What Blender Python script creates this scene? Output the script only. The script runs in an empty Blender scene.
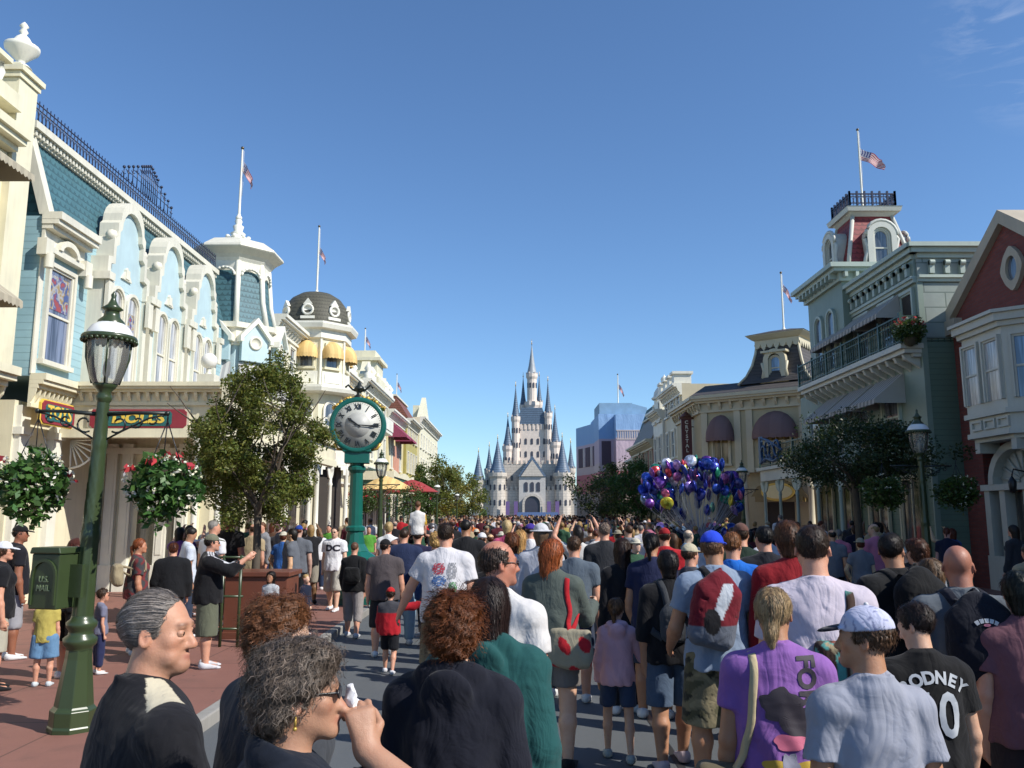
import bpy, bmesh, math, random, time
import numpy as np
from mathutils import Vector, Matrix, Euler
T0 = time.time()
random.seed(7)
R = math.radians
SC = bpy.context.scene
COL = SC.collection
# ---------------------------------------------------------------- camera model
FPX, CAMH, PIT = 828.0, 2.0, R(8.86)
CP, SP = math.cos(PIT), math.sin(PIT)

def ray(px, py):
    """slopes of the view ray through a photo point: X per Y and Z per Y"""
    u, v = (px - 512) / FPX, (384 - py) / FPX
    dy = CP - v * SP
    return u / dy, (SP + v * CP) / dy

def at(px, py, Y):
    a, b = ray(px, py)
    return Vector((a * Y, Y, CAMH + b * Y))

def xat(px, py, Y):
    return ray(px, py)[0] * Y

def zat(py, Y):
    return CAMH + ray(512, py)[1] * Y

# ---------------------------------------------------------------- tags / linking
def tag(o, label=None, cat=None, group=None, kind=None):
    if label: o['label'] = label
    if cat: o['category'] = cat
    if group: o['group'] = group
    if kind: o['kind'] = kind
    return o

def link(o, parent=None):
    COL.objects.link(o)
    if parent is not None: o.parent = parent
    return o

def empty(name, loc=(0, 0, 0), rz=0.0):
    o = bpy.data.objects.new(name, None)
    o.location = loc
    o.rotation_euler = (0, 0, rz)
    o.empty_display_size = 0.2
    return link(o)

KIDS = {}
def copy_tree(o, parent=None):
    c = o.copy()
    COL.objects.link(c)
    if parent is not None: c.parent = parent
    for ch in list(o.children):
        copy_tree(ch, c)
    return c

def np_mesh(name, verts, quads, mats, smooth=True, mi=None, tone=None):
    me = bpy.data.meshes.new(name)
    nv, nf = len(verts), len(quads)
    k = quads.shape[1]
    me.vertices.add(nv)
    me.vertices.foreach_set('co', np.asarray(verts, np.float32).ravel())
    me.loops.add(nf * k)
    me.loops.foreach_set('vertex_index', np.asarray(quads, np.int32).ravel())
    me.polygons.add(nf)
    me.polygons.foreach_set('loop_start', np.arange(nf, dtype=np.int32) * k)
    if smooth:
        me.polygons.foreach_set('use_smooth', np.ones(nf, bool))
    if mi is not None:
        me.polygons.foreach_set('material_index', np.asarray(mi, np.int32))
    for m in mats: me.materials.append(m)
    if tone is None: tone = np.ones((nv, 3))
    at_ = me.color_attributes.new('tone', 'FLOAT_COLOR', 'POINT')
    t4 = np.ones((nv, 4), np.float32); t4[:, :3] = tone
    at_.data.foreach_set('color', t4.ravel())
    me.update(calc_edges=True)
    return me

# ---------------------------------------------------------------- mesh builder
class MB:
    """collects shapes into one mesh; each face may carry a material index"""
    def __init__(s):
        s.v = []; s.f = []; s.m = []; s.sm = []
    def add(s, vs, fs, mi=0, sm=False):
        n = len(s.v)
        s.v += [tuple(v) for v in vs]
        s.f += [tuple(i + n for i in f) for f in fs]
        s.m += [mi] * len(fs); s.sm += [sm] * len(fs)
        return s
    def box(s, x0, x1, y0, y1, z0, z1, mi=0):
        if x0 > x1: x0, x1 = x1, x0
        if y0 > y1: y0, y1 = y1, y0
        if z0 > z1: z0, z1 = z1, z0
        v = [(x0,y0,z0),(x1,y0,z0),(x1,y1,z0),(x0,y1,z0),(x0,y0,z1),(x1,y0,z1),(x1,y1,z1),(x0,y1,z1)]
        return s.add(v, [(0,3,2,1),(4,5,6,7),(0,1,5,4),(1,2,6,5),(2,3,7,6),(3,0,4,7)], mi)
    def prism(s, poly, a0, a1, axis='y', mi=0):
        """poly: 2D outline; extruded from a0 to a1 along axis. axis y: poly=(x,z); x: (y,z); z: (x,y)"""
        def mk(p, a):
            if axis == 'y': return (p[0], a, p[1])
            if axis == 'x': return (a, p[0], p[1])
            return (p[0], p[1], a)
        n = len(poly)
        v = [mk(p, a0) for p in poly] + [mk(p, a1) for p in poly]
        f = [tuple(range(n)), tuple(range(2*n-1, n-1, -1))]
        f += [(i, i+n, (i+1) % n + n, (i+1) % n) for i in range(n)]
        return s.add(v, f, mi)
    def strip(s, outer, inner, a0, a1, axis='y', mi=0, closed=False):
        """solid band between two matching outlines"""
        n = len(outer)
        def mk(p, a):
            if axis == 'y': return (p[0], a, p[1])
            if axis == 'x': return (a, p[0], p[1])
            return (p[0], p[1], a)
        v = [mk(p, a0) for p in outer]+[mk(p, a0) for p in inner]+[mk(p, a1) for p in outer]+[mk(p, a1) for p in inner]
        f = []
        rng = range(n) if closed else range(n-1)
        for i in rng:
            j = (i+1) % n
            f += [(i, j, n+j, n+i), (2*n+i, 3*n+i, 3*n+j, 2*n+j), (i, 2*n+i, 2*n+j, j), (n+i, n+j, 3*n+j, 3*n+i)]
        if not closed:
            f += [(0, n, 3*n, 2*n), (n-1, 3*n-1, 4*n-1, 2*n-1)]
        return s.add(v, f, mi)
    def lathe(s, prof, c=(0, 0, 0), n=16, mi=0, sm=True, sx=1, sy=1, rot=0.0):
        vs = []; fs = []
        m = len(prof)
        for r, z in prof:
            for k in range(n):
                a = 2*math.pi*k/n + rot
                vs.append((c[0]+sx*r*math.cos(a), c[1]+sy*r*math.sin(a), c[2]+z))
        for i in range(m-1):
            for k in range(n):
                k2 = (k+1) % n
                fs.append((i*n+k, i*n+k2, (i+1)*n+k2, (i+1)*n+k))
        s.add(vs, fs, mi, sm)
        if prof[0][0] > 1e-4: s.add([vs[k] for k in range(n)], [tuple(range(n-1, -1, -1))], mi)
        if prof[-1][0] > 1e-4: s.add([vs[(m-1)*n+k] for k in range(n)], [tuple(range(n))], mi)
        return s
    def tube(s, pts, r, n=8, mi=0, sm=True, cap=True):
        pts = [Vector(p) for p in pts]
        rs = r if isinstance(r, (list, tuple)) else [r]*len(pts)
        vs = []; fs = []
        for i, p in enumerate(pts):
            t = (pts[min(i+1, len(pts)-1)] - pts[max(i-1, 0)])
            if t.length < 1e-9: t = Vector((0, 0, 1))
            t.normalize()
            a = Vector((0, 0, 1)) if abs(t.z) < .9 else Vector((1, 0, 0))
            u = t.cross(a).normalized(); w = t.cross(u)
            for k in range(n):
                an = 2*math.pi*k/n
                vs.append(p + (u*math.cos(an) + w*math.sin(an))*rs[i])
        for i in range(len(pts)-1):
            for k in range(n):
                k2 = (k+1) % n
                fs.append((i*n+k, (i+1)*n+k, (i+1)*n+k2, i*n+k2))
        if cap:
            fs.append(tuple(range(n))); fs.append(tuple(range(len(vs)-1, len(vs)-n-1, -1)))
        return s.add(vs, fs, mi, sm)
    def ball(s, c, r, n=12, mi=0, sz=1.0):
        m = max(4, n//2)
        prof = [(max(1e-5, r*math.sin(math.pi*i/m)), -r*sz*math.cos(math.pi*i/m)) for i in range(m+1)]
        return s.lathe(prof, c, n, mi)
    def xf(s, M):
        s.v = [tuple(M @ Vector(v)) for v in s.v]
        return s
    def merge(s, o, M=None, mi=None):
        n = len(s.v)
        s.v += [tuple(M @ Vector(v)) if M else v for v in o.v]
        s.f += [tuple(i+n for i in f) for f in o.f]
        s.m += o.m if mi is None else [mi]*len(o.m); s.sm += o.sm
        return s
    def mesh(s, name, mats, fix=True):
        me = bpy.data.meshes.new(name)
        me.from_pydata(s.v, [], s.f)
        if not isinstance(mats, (list, tuple)): mats = [mats]
        for m in mats: me.materials.append(m)
        me.polygons.foreach_set('material_index', s.m)
        me.polygons.foreach_set('use_smooth', s.sm)
        if fix:
            bm = bmesh.new(); bm.from_mesh(me)
            bmesh.ops.recalc_face_normals(bm, faces=bm.faces)
            bm.to_mesh(me); bm.free()
        me.update()
        return me
    def build(s, name, mats, parent=None, loc=None, rz=None, bevel=0.0, fix=True):
        o = bpy.data.objects.new(name, s.mesh(name, mats, fix))
        link(o, parent)
        if loc is not None: o.location = loc
        if rz is not None: o.rotation_euler = (0, 0, rz)
        if bevel:
            b = o.modifiers.new('bevel', 'BEVEL'); b.width = bevel; b.segments = 2
            b.limit_method = 'ANGLE'; b.angle_limit = R(40)
        return o

def Tm(x, y, z, rz=0.0, sc=1.0):
    return Matrix.Translation((x, y, z)) @ Matrix.Rotation(rz, 4, 'Z') @ Matrix.Scale(sc, 4)

def text_mesh(txt, size, depth=0.004, shear=0.0, bold=0.0, space=1.0):
    cu = bpy.data.curves.new('lettering', 'FONT')
    cu.body = txt; cu.size = size; cu.extrude = depth/2; cu.align_x = 'CENTER'; cu.align_y = 'CENTER'
    cu.shear = shear; cu.offset = bold; cu.space_character = space; cu.resolution_u = 3
    o = bpy.data.objects.new('lettering', cu)
    COL.objects.link(o)
    dg = bpy.context.evaluated_depsgraph_get()
    me = bpy.data.meshes.new_from_object(o.evaluated_get(dg))
    COL.objects.unlink(o); bpy.data.objects.remove(o); bpy.data.curves.remove(cu)
    return me

def text_obj(name, txt, size, mat, parent, loc, rot=(R(90), 0, 0), depth=0.01, bold=0.0, shear=0.0, space=1.0, sx=1.0):
    me = text_mesh(txt, size, depth, shear, bold, space)
    me.materials.clear(); me.materials.append(mat)
    o = bpy.data.objects.new(name, me); link(o, parent)
    o.location = loc; o.rotation_euler = rot; o.scale = (sx, 1, 1)
    return o

# ---------------------------------------------------------------- materials
MATS = {}
def srgb(h):
    h = h.lstrip('#')
    c = [int(h[i:i+2], 16)/255 for i in (0, 2, 4)]
    return tuple(x/12.92 if x <= .04045 else ((x+.055)/1.055)**2.4 for x in c)

class NT:
    def __init__(s, name):
        s.mat = bpy.data.materials.new(name); s.mat.use_nodes = True
        s.t = s.mat.node_tree; s.n = s.t.nodes; s.l = s.t.links
        s.b = s.n['Principled BSDF']; s.out = s.n['Material Output']
    def node(s, typ, **kw):
        n = s.n.new(typ)
        for k, v in kw.items(): setattr(n, k, v)
        return n
    def lk(s, a, b): s.l.new(a, b)
    def coord(s, kind='Object', scale=(1, 1, 1)):
        tc = s.node('ShaderNodeTexCoord')
        mp = s.node('ShaderNodeMapping'); mp.inputs['Scale'].default_value = scale
        s.lk(tc.outputs[kind], mp.inputs['Vector'])
        return mp.outputs[0]
    def pos(s, scale=(1, 1, 1)):
        g = s.node('ShaderNodeNewGeometry')
        mp = s.node('ShaderNodeMapping'); mp.inputs['Scale'].default_value = scale
        s.lk(g.outputs['Position'], mp.inputs['Vector'])
        return mp.outputs[0]
    def noise(s, vec, scale, det=4, rough=.55, dist=0.0):
        n = s.node('ShaderNodeTexNoise'); n.inputs['Scale'].default_value = scale
        n.inputs['Detail'].default_value = det; n.inputs['Roughness'].default_value = rough
        n.inputs['Distortion'].default_value = dist
        s.lk(vec, n.inputs['Vector']); return n.outputs['Fac']
    def ramp(s, fac, stops):
        r = s.node('ShaderNodeValToRGB'); e = r.color_ramp.elements
        while len(e) < len(stops): e.new(.5)
        for el, (p, c) in zip(e, stops):
            el.position = p; el.color = (*c[:3], 1) if len(c) >= 3 else (c[0],)*3+(1,)
        s.lk(fac, r.inputs[0]); return r.outputs[0]
    def mix(s, fac, a, b, mode='MIX'):
        m = s.node('ShaderNodeMix', data_type='RGBA', blend_type=mode)
        if isinstance(fac, (int, float)): m.inputs[0].default_value = fac
        else: s.lk(fac, m.inputs[0])
        for i, x in ((6, a), (7, b)):
            if isinstance(x, (tuple, list)): m.inputs[i].default_value = (*x[:3], 1)
            else: s.lk(x, m.inputs[i])
        return m.outputs[2]
    def math(s, op, a, b=0.0, clamp=False):
        m = s.node('ShaderNodeMath', operation=op); m.use_clamp = clamp
        for i, x in ((0, a), (1, b)):
            if isinstance(x, (int, float)): m.inputs[i].default_value = x
            else: s.lk(x, m.inputs[i])
        return m.outputs[0]
    def bump(s, h, strength=.3, dist=.01, prev=None):
        b = s.node('ShaderNodeBump'); b.inputs['Strength'].default_value = strength
        b.inputs['Distance'].default_value = dist
        s.lk(h, b.inputs['Height'])
        if prev is not None: s.lk(prev, b.inputs['Normal'])
        return b.outputs[0]
    def fin(s, col=None, rough=.6, normal=None, metal=0.0, spec=.5, **kw):
        b = s.b
        if col is not None:
            if isinstance(col, (tuple, list)): b.inputs['Base Color'].default_value = (*col[:3], 1)
            else: s.lk(col, b.inputs['Base Color'])
        if isinstance(rough, (int, float)): b.inputs['Roughness'].default_value = rough
        else: s.lk(rough, b.inputs['Roughness'])
        b.inputs['Metallic'].default_value = metal
        b.inputs['Specular IOR Level'].default_value = spec
        if normal is not None: s.lk(normal, b.inputs['Normal'])
        for k, v in kw.items():
            b.inputs[k.replace('_', ' ')].default_value = v
        return s.mat

def paint(name, col, rough=.5, var=.12, dirt=.25, scale=1.0, bumpy=.05):
    """painted surface: slight tone variation, streaky dirt"""
    if name in MATS: return MATS[name]
    t = NT(name); p = t.pos()
    n1 = t.noise(p, 1.3*scale, 5)
    p2 = t.pos((6*scale, 6*scale, .5*scale)); n2 = t.noise(p2, 1.5, 6, .7)
    c = t.mix(t.ramp(n1, [(.3, (0, 0, 0)), (.7, (1, 1, 1))]), tuple(x*(1-var) for x in col), tuple(min(1, x*(1+var*.6)) for x in col))
    d = t.ramp(n2, [(.45, (0, 0, 0)), (.8, (1, 1, 1))])
    c = t.mix(t.math('MULTIPLY', d, dirt), c, tuple(x*.55+.02 for x in col))
    nr = t.bump(t.noise(p, 40*scale, 3), bumpy, .01)
    MATS[name] = t.fin(c, rough, nr)
    return MATS[name]

def siding(name, col, pitch=.13, depth=.02, shingle=False, rough=.55, gap=.35, wid=.2):
    """lap siding or scalloped shingles following world height"""
    if name in MATS: return MATS[name]
    t = NT(name)
    g = t.node('ShaderNodeNewGeometry'); sx = t.node('ShaderNodeSeparateXYZ')
    t.lk(g.outputs['Position'], sx.inputs[0])
    row = t.math('DIVIDE', sx.outputs[2], pitch)
    fr = t.math('FRACT', row)
    n1 = t.noise(t.pos(), 1.1, 5)
    c = t.mix(t.ramp(n1, [(.3, (0,0,0)), (.7, (1,1,1))]), tuple(x*.88 for x in col), tuple(min(1, x*1.07) for x in col))
    h = t.math('SUBTRACT', 1.0, fr)
    if shingle:
        ad = t.math('ADD', sx.outputs[0], sx.outputs[1])
        off = t.math('MULTIPLY', t.math('MODULO', t.math('FLOOR', row), 2.0), .5)
        u = t.math('ADD', t.math('DIVIDE', ad, wid), off)
        uf = t.math('FRACT', t.math('ADD', u, 100.0))
        du = t.math('ABSOLUTE', t.math('SUBTRACT', uf, .5))
        sc_ = t.math('MULTIPLY', t.math('MULTIPLY', du, du), 2.2)      # scallop
        e = t.math('SUBTRACT', fr, sc_)
        edge = t.math('LESS_THAN', e, .12)
        c = t.mix(t.math('MULTIPLY', edge, gap+.25), c, tuple(x*.35 for x in col))
        wn = t.node('ShaderNodeTexWhiteNoise', noise_dimensions='2D')
        cv = t.node('ShaderNodeCombineXYZ'); t.lk(t.math('FLOOR', u), cv.inputs[0]); t.lk(t.math('FLOOR', row), cv.inputs[1])
        t.lk(cv.outputs[0], wn.inputs[0])
        c = t.mix(t.math('MULTIPLY', wn.outputs[0], .35), c, tuple(x*.6 for x in col))
        h = t.math('MULTIPLY', h, t.math('SUBTRACT', 1.0, t.math('MULTIPLY', edge, .6)))
    else:
        edge = t.math('LESS_THAN', fr, .1)
        c = t.mix(t.math('MULTIPLY', edge, gap), c, tuple(x*.4 for x in col))
    nr = t.bump(h, .9, depth)
    MATS[name] = t.fin(c, rough, nr)
    return MATS[name]

def brickmat(name, c1, c2, mortar, w=.22, h=.075, gap=.012, flat=False, rough=.85, bias=0.0):
    """brick courses on vertical walls (x+y, z) or paving (x, y) when flat"""
    if name in MATS: return MATS[name]
    t = NT(name)
    g = t.node('ShaderNodeNewGeometry'); sx = t.node('ShaderNodeSeparateXYZ')
    t.lk(g.outputs['Position'], sx.inputs[0])
    cv = t.node('ShaderNodeCombineXYZ')
    if flat:
        t.lk(sx.outputs[0], cv.inputs[0]); t.lk(sx.outputs[1], cv.inputs[1])
    else:
        t.lk(t.math('ADD', sx.outputs[0], sx.outputs[1]), cv.inputs[0]); t.lk(sx.outputs[2], cv.inputs[1])
    br = t.node('ShaderNodeTexBrick')
    br.inputs['Scale'].default_value = 1.0
    br.inputs['Brick Width'].default_value = w; br.inputs['Row Height'].default_value = h
    br.inputs['Mortar Size'].default_value = gap; br.inputs['Mortar Smooth'].default_value = .1
    br.inputs['Bias'].default_value = bias
    br.inputs['Color1'].default_value = (*c1, 1); br.inputs['Color2'].default_value = (*c2, 1)
    br.inputs['Mortar'].default_value = (*mortar, 1)
    t.lk(cv.outputs[0], br.inputs['Vector'])
    n = t.noise(t.pos(), 2.0, 6, .6)
    c = t.mix(t.ramp(n, [(.3, (0,0,0)), (.75, (.5,.5,.5))]), br.outputs['Color'], tuple(x*.5 for x in c1))
    nr = t.bump(t.math('SUBTRACT', 1.0, br.outputs['Fac']), .5, .008)
    nr = t.bump(t.noise(t.pos(), 60, 3), .15, .005, nr)
    MATS[name] = t.fin(c, rough, nr)
    return MATS[name]

def plain(name, col, rough=.5, metal=0.0, **kw):
    if name in MATS: return MATS[name]
    t = NT(name)
    n = t.noise(t.coord('Object'), 6, 4)
    c = t.mix(n, tuple(x*.82 for x in col), tuple(min(1, x*1.12) for x in col))
    MATS[name] = t.fin(c, rough, None, metal, **kw)
    return MATS[name]

def stripes(name, c1, c2, freq, axis=0, rough=.8):
    if name in MATS: return MATS[name]
    t = NT(name)
    tc = t.node('ShaderNodeTexCoord'); sx = t.node('ShaderNodeSeparateXYZ'); t.lk(tc.outputs['Object'], sx.inputs[0])
    f = t.math('GREATER_THAN', t.math('FRACT', t.math('ADD', t.math('MULTIPLY', sx.outputs[axis], freq), 100.0)), .5)
    c = t.mix(f, c1, c2)
    n = t.noise(t.pos(), 5, 4)
    c = t.mix(t.math('MULTIPLY', n, .35), c, tuple(x*.6 for x in c1))
    MATS[name] = t.fin(c, rough)
    return MATS[name]
# ================================================================ implicit surfaces for bodies, clothes, hair
f32 = np.float32
def rcone(a, b, ra, rb):
    a = np.array(a, f32); b = np.array(b, f32); ba = b - a; L = float(ba @ ba) + 1e-9
    def f(p):
        t = np.clip((p - a) @ ba / L, 0, 1)
        return np.sqrt(((p - a - t[:, None]*ba)**2).sum(1)) - (ra + (rb - ra)*t)
    f.bb = (np.minimum(a-ra, b-rb), np.maximum(a+ra, b+rb)); return f

def elli(c, r, M=None):
    c = np.array(c, f32); r = np.array(r, f32); m = float(r.max())
    def f(p):
        q = p - c
        if M is not None: q = q @ M
        k = q / r
        k0 = np.sqrt((k*k).sum(1)); k1 = np.sqrt(((k/r)**2).sum(1)) + 1e-9
        return np.where(k0 < .05, -float(r.min())*(1-k0), k0*(k0-1)/k1)
    f.bb = (c-m, c+m); return f

def rbox(c, h, rr, M=None):
    c = np.array(c, f32); h = np.array(h, f32); m = float(np.linalg.norm(h))+rr
    def f(p):
        q = p - c
        if M is not None: q = q @ M
        q = np.abs(q) - (h - rr)
        return np.sqrt((np.maximum(q, 0)**2).sum(1)) + np.minimum(q.max(1), 0) - rr
    f.bb = (c-m, c+m); return f

def smin(a, b, k):
    if k <= 0: return np.minimum(a, b)
    h = np.maximum(k - np.abs(a-b), 0)/k
    return np.minimum(a, b) - h*h*k*.25

def smax(a, b, k): return -smin(-a, -b, k)

PAD = [.1]
def union(fs, k=.02):
    """fs: list of f or (f, k)"""
    lst = [(x if isinstance(x, tuple) else (x, k)) for x in fs]
    def f(p):
        d = np.full(len(p), 9.0, f32)
        pad = PAD[0]
        for g, kk in lst:
            if len(p) > 400 and pad < 5:
                lo, hi = g.bb[0]-pad-kk, g.bb[1]+pad+kk
                m = (p[:, 2] > lo[2]) & (p[:, 2] < hi[2]) & (p[:, 0] > lo[0]) & (p[:, 0] < hi[0]) & (p[:, 1] > lo[1]) & (p[:, 1] < hi[1])
                i = np.flatnonzero(m)
                if len(i) == 0: continue
                if len(i) < len(p)*.8:
                    d[i] = smin(d[i], g(p[i]), kk); continue
            d = smin(d, g(p), kk)
        return d
    f.bb = (np.min([g.bb[0] for g, _ in lst], 0), np.max([g.bb[1] for g, _ in lst], 0))
    return f

def cut(f, g, k=.0):
    """keep f where g < 0"""
    def h(p): return smax(f(p), g(p), k)
    h.bb = f.bb; return h

def minus(f, g, k=.005):
    def h(p): return smax(f(p), -g(p), k)
    h.bb = f.bb; return h

def plane(p0, n):
    p0 = np.array(p0, f32); n = np.array(n, f32); n = n/np.linalg.norm(n)
    return lambda p: (p - p0) @ n

_rs = np.random.RandomState(5)
_W = _rs.normal(size=(10, 3)).astype(f32); _PH = _rs.uniform(0, 6.28, 10).astype(f32)
def wav(p, s, seed=0, n=5):
    """cheap smooth noise in -1..1"""
    q = p*s + seed*1.7
    w = np.sin(q[:, [1, 2, 0]]*1.3 + seed)*.8
    q = q + w
    v = 0
    for i in range(n):
        v = v + np.sin(q @ np.roll(_W[i], seed % 3) + _PH[(i+seed) % 10])
    return v/n

def noisy(f, amp, sc_, seed=0, stretch=(1, 1, 1), fine=0.0):
    st = np.array(stretch, f32)
    def g(p):
        d = f(p)
        d = d + amp*wav(p*st, sc_, seed)
        if fine: d = d + fine*wav(p, sc_*3.1, seed+3)
        return d
    g.bb = (f.bb[0]-abs(amp)-abs(fine), f.bb[1]+abs(amp)+abs(fine)); return g

def poly_sdf(f, cell, pad=None):
    """sparse surface nets"""
    pad = pad or cell*2.5
    lo = np.array(f.bb[0], f32) - pad; hi = np.array(f.bb[1], f32) + pad
    B = 6
    nb = np.maximum(1, np.ceil((hi-lo)/(cell*B)).astype(int))
    bx, by, bz = np.meshgrid(*[np.arange(k) for k in nb], indexing='ij')
    bi = np.stack([bx.ravel(), by.ravel(), bz.ravel()], 1)
    cen = (lo + (bi + .5)*cell*B).astype(f32)
    PAD[0] = cell*B*1.3 + cell*2
    dc = f(cen)
    PAD[0] = cell*4
    keep = np.abs(dc) < cell*B*.87*1.35 + cell
    N = nb*B
    D = np.empty(tuple(N), f32)
    D.reshape(nb[0], B, nb[1], B, nb[2], B).transpose(0, 2, 4, 1, 3, 5)[...] = np.where(dc < 0, -1, 1).reshape(*nb, 1, 1, 1)
    kb = bi[keep]
    ox, oy, oz = np.meshgrid(np.arange(B), np.arange(B), np.arange(B), indexing='ij')
    off = np.stack([ox.ravel(), oy.ravel(), oz.ravel()], 1)
    idx = (kb[:, None, :]*B + off[None]).reshape(-1, 3)
    pts = (lo + (idx + .5)*cell).astype(f32)
    vals = f(pts)
    PAD[0] = .03
    D[idx[:, 0], idx[:, 1], idx[:, 2]] = vals
    S = D < 0
    c = sum(S[i:N[0]-1+i, j:N[1]-1+j, k:N[2]-1+k].astype(np.int8) for i in (0, 1) for j in (0, 1) for k in (0, 1))
    act = np.argwhere((c > 0) & (c < 8))
    if len(act) == 0: return np.zeros((0, 3)), np.zeros((0, 4), int)
    vid = -np.ones(tuple(np.array(c.shape)), np.int32)
    vid[act[:, 0], act[:, 1], act[:, 2]] = np.arange(len(act))
    acc = np.zeros((len(act), 3), f32); cnt = np.zeros(len(act), f32)
    cor = [(i, j, k) for i in (0, 1) for j in (0, 1) for k in (0, 1)]
    val = {q: D[act[:, 0]+q[0], act[:, 1]+q[1], act[:, 2]+q[2]] for q in cor}
    for q in cor:
        for ax in range(3):
            if q[ax]: continue
            r = list(q); r[ax] = 1; r = tuple(r)
            a, b = val[q], val[r]
            m = (a < 0) != (b < 0)
            t = np.where(m, a/np.where(m, a-b, 1), 0)
            pnt = np.tile(np.array(q, f32), (len(act), 1)); pnt[:, ax] = t
            acc += pnt*m[:, None]; cnt += m
    V = lo + (act + acc/cnt[:, None] + .5)*cell
    Q = []
    for ax in range(3):
        sl = [slice(1, N[0]-1), slice(1, N[1]-1), slice(1, N[2]-1)]
        s2 = list(sl); s2[ax] = slice(2, N[ax])
        A, Bm = S[tuple(sl)], S[tuple(s2)]
        for flip in (0, 1):
            e = np.argwhere((A & ~Bm) if not flip else (~A & Bm)) + 1
            if not len(e): continue
            u, w = (ax+1) % 3, (ax+2) % 3
            def g(du, dw):
                h = e.copy(); h[:, u] -= du; h[:, w] -= dw
                return vid[h[:, 0], h[:, 1], h[:, 2]]
            q = np.stack([g(0, 0), g(1, 0), g(1, 1), g(0, 1)], 1)
            Q.append(q if not flip else q[:, ::-1])
    Q = np.concatenate(Q)
    Q = Q[(Q >= 0).all(1)]
    return V, Q

def sdf_obj(name, f, cell, mat, parent=None, color=(1, 1, 1), tonef=None, mif=None):
    V, Q = poly_sdf(f, cell)
    tone = tonef(V) if tonef is not None and len(V) else None
    mi = None
    mats = mat if isinstance(mat, (list, tuple)) else [mat]
    if mif is not None: mi = mif(V[Q].mean(1))
    me = np_mesh(name, V, Q, mats, mi=mi, tone=tone)
    o = bpy.data.objects.new(name, me)
    o.color = (*color, 1)
    link(o, parent)
    return o

# ---------------------------------------------------------------- materials coloured per object
def obj_cloth():
    t = NT('woven_cloth')
    oi = t.node('ShaderNodeObjectInfo'); vc = t.node('ShaderNodeAttribute', attribute_name='tone')
    c = t.mix(1.0, oi.outputs['Color'], vc.outputs['Color'], 'MULTIPLY')
    p = t.coord('Object')
    n = t.noise(p, 9, 5)
    c = t.mix(t.math('MULTIPLY', t.ramp(n, [(.35, (0,0,0)), (.75, (1,1,1))]), .22), c, t.mix(1.0, c, (.55, .55, .55), 'MULTIPLY'))
    nr = t.bump(t.noise(p, 7, 3, .5, .8), .35, .03)
    rg = t.math('ABSOLUTE', t.math('SUBTRACT', t.noise(t.coord('Object', (1, 1, .55)), 5.5, 3, .5, 1.2), .5))
    nr = t.bump(t.ramp(rg, [(0, (0,0,0)), (.12, (1,1,1))]), .22, .02, nr)
    nr = t.bump(t.noise(p, 420, 2), .35, .002, nr)
    m = t.fin(c, .88, nr, spec=.25)
    t.b.inputs['Sheen Weight'].default_value = .08
    return m
def obj_skin():
    t = NT('skin')
    oi = t.node('ShaderNodeObjectInfo'); vc = t.node('ShaderNodeAttribute', attribute_name='tone')
    c = t.mix(1.0, oi.outputs['Color'], vc.outputs['Color'], 'MULTIPLY')
    p = t.coord('Object')
    n = t.noise(p, 28, 5)
    c = t.mix(t.math('MULTIPLY', t.ramp(n, [(.4, (0,0,0)), (.7, (1,1,1))]), .3), c, t.mix(1.0, c, (.9, .72, .66), 'MULTIPLY'))
    sp = t.ramp(t.noise(p, 95, 3, .6), [(.60, (0,0,0)), (.72, (1,1,1))])
    c = t.mix(t.math('MULTIPLY', sp, .22), c, t.mix(1.0, c, (.72, .50, .42), 'MULTIPLY'))
    nr = t.bump(t.noise(p, 55, 5, .65), .35, .005); nr = t.bump(t.noise(p, 420, 3), .35, .0015, nr)
    m = t.fin(c, t.math('ADD', .38, t.math('MULTIPLY', t.noise(p, 40, 3), .25)), nr, spec=.42)
    t.b.inputs['Subsurface Weight'].default_value = .12
    t.b.inputs['Subsurface Radius'].default_value = (.012, .005, .003)
    t.b.inputs['Subsurface Scale'].default_value = 1.0
    return m
def obj_hair():
    t = NT('hair')
    oi = t.node('ShaderNodeObjectInfo'); vc = t.node('ShaderNodeAttribute', attribute_name='tone')
    c = t.mix(1.0, oi.outputs['Color'], vc.outputs['Color'], 'MULTIPLY')
    p = t.coord('Object', (1, 1, .8))
    n = t.noise(p, 45, 5, .6)
    c = t.mix(t.ramp(n, [(.3, (0,0,0)), (.7, (1,1,1))]), t.mix(1.0, c, (.68, .65, .62), 'MULTIPLY'), t.mix(1.0, c, (1.18, 1.15, 1.12), 'MULTIPLY'))
    nr = t.bump(n, .6, .008)
    return t.fin(c, .5, nr, spec=.3)
def obj_shine(name, rough, metal=0.0, spec=.5):
    t = NT(name)
    oi = t.node('ShaderNodeObjectInfo'); vc = t.node('ShaderNodeAttribute', attribute_name='tone')
    c = t.mix(1.0, oi.outputs['Color'], vc.outputs['Color'], 'MULTIPLY')
    n = t.noise(t.coord('Object'), 30, 3)
    return t.fin(c, rough, t.bump(n, .1, .004), metal, spec)
CLOTH, SKIN, HAIR = obj_cloth(), obj_skin(), obj_hair()
LEATHER = obj_shine('leather_or_plastic', .38)
EYEM = obj_shine('eye_white', .15)

def V3(*a): return np.array(a, f32)
def unit(v):
    v = np.array(v, f32); return v/np.linalg.norm(v)
def rotz(a):
    c, s = math.cos(a), math.sin(a); return np.array([[c, -s, 0], [s, c, 0], [0, 0, 1]], f32)
def rotx(a):
    c, s = math.cos(a), math.sin(a); return np.array([[1, 0, 0], [0, c, -s], [0, s, c]], f32)
def roty(a):
    c, s = math.cos(a), math.sin(a); return np.array([[c, 0, s], [0, 1, 0], [-s, 0, c]], f32)

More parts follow.
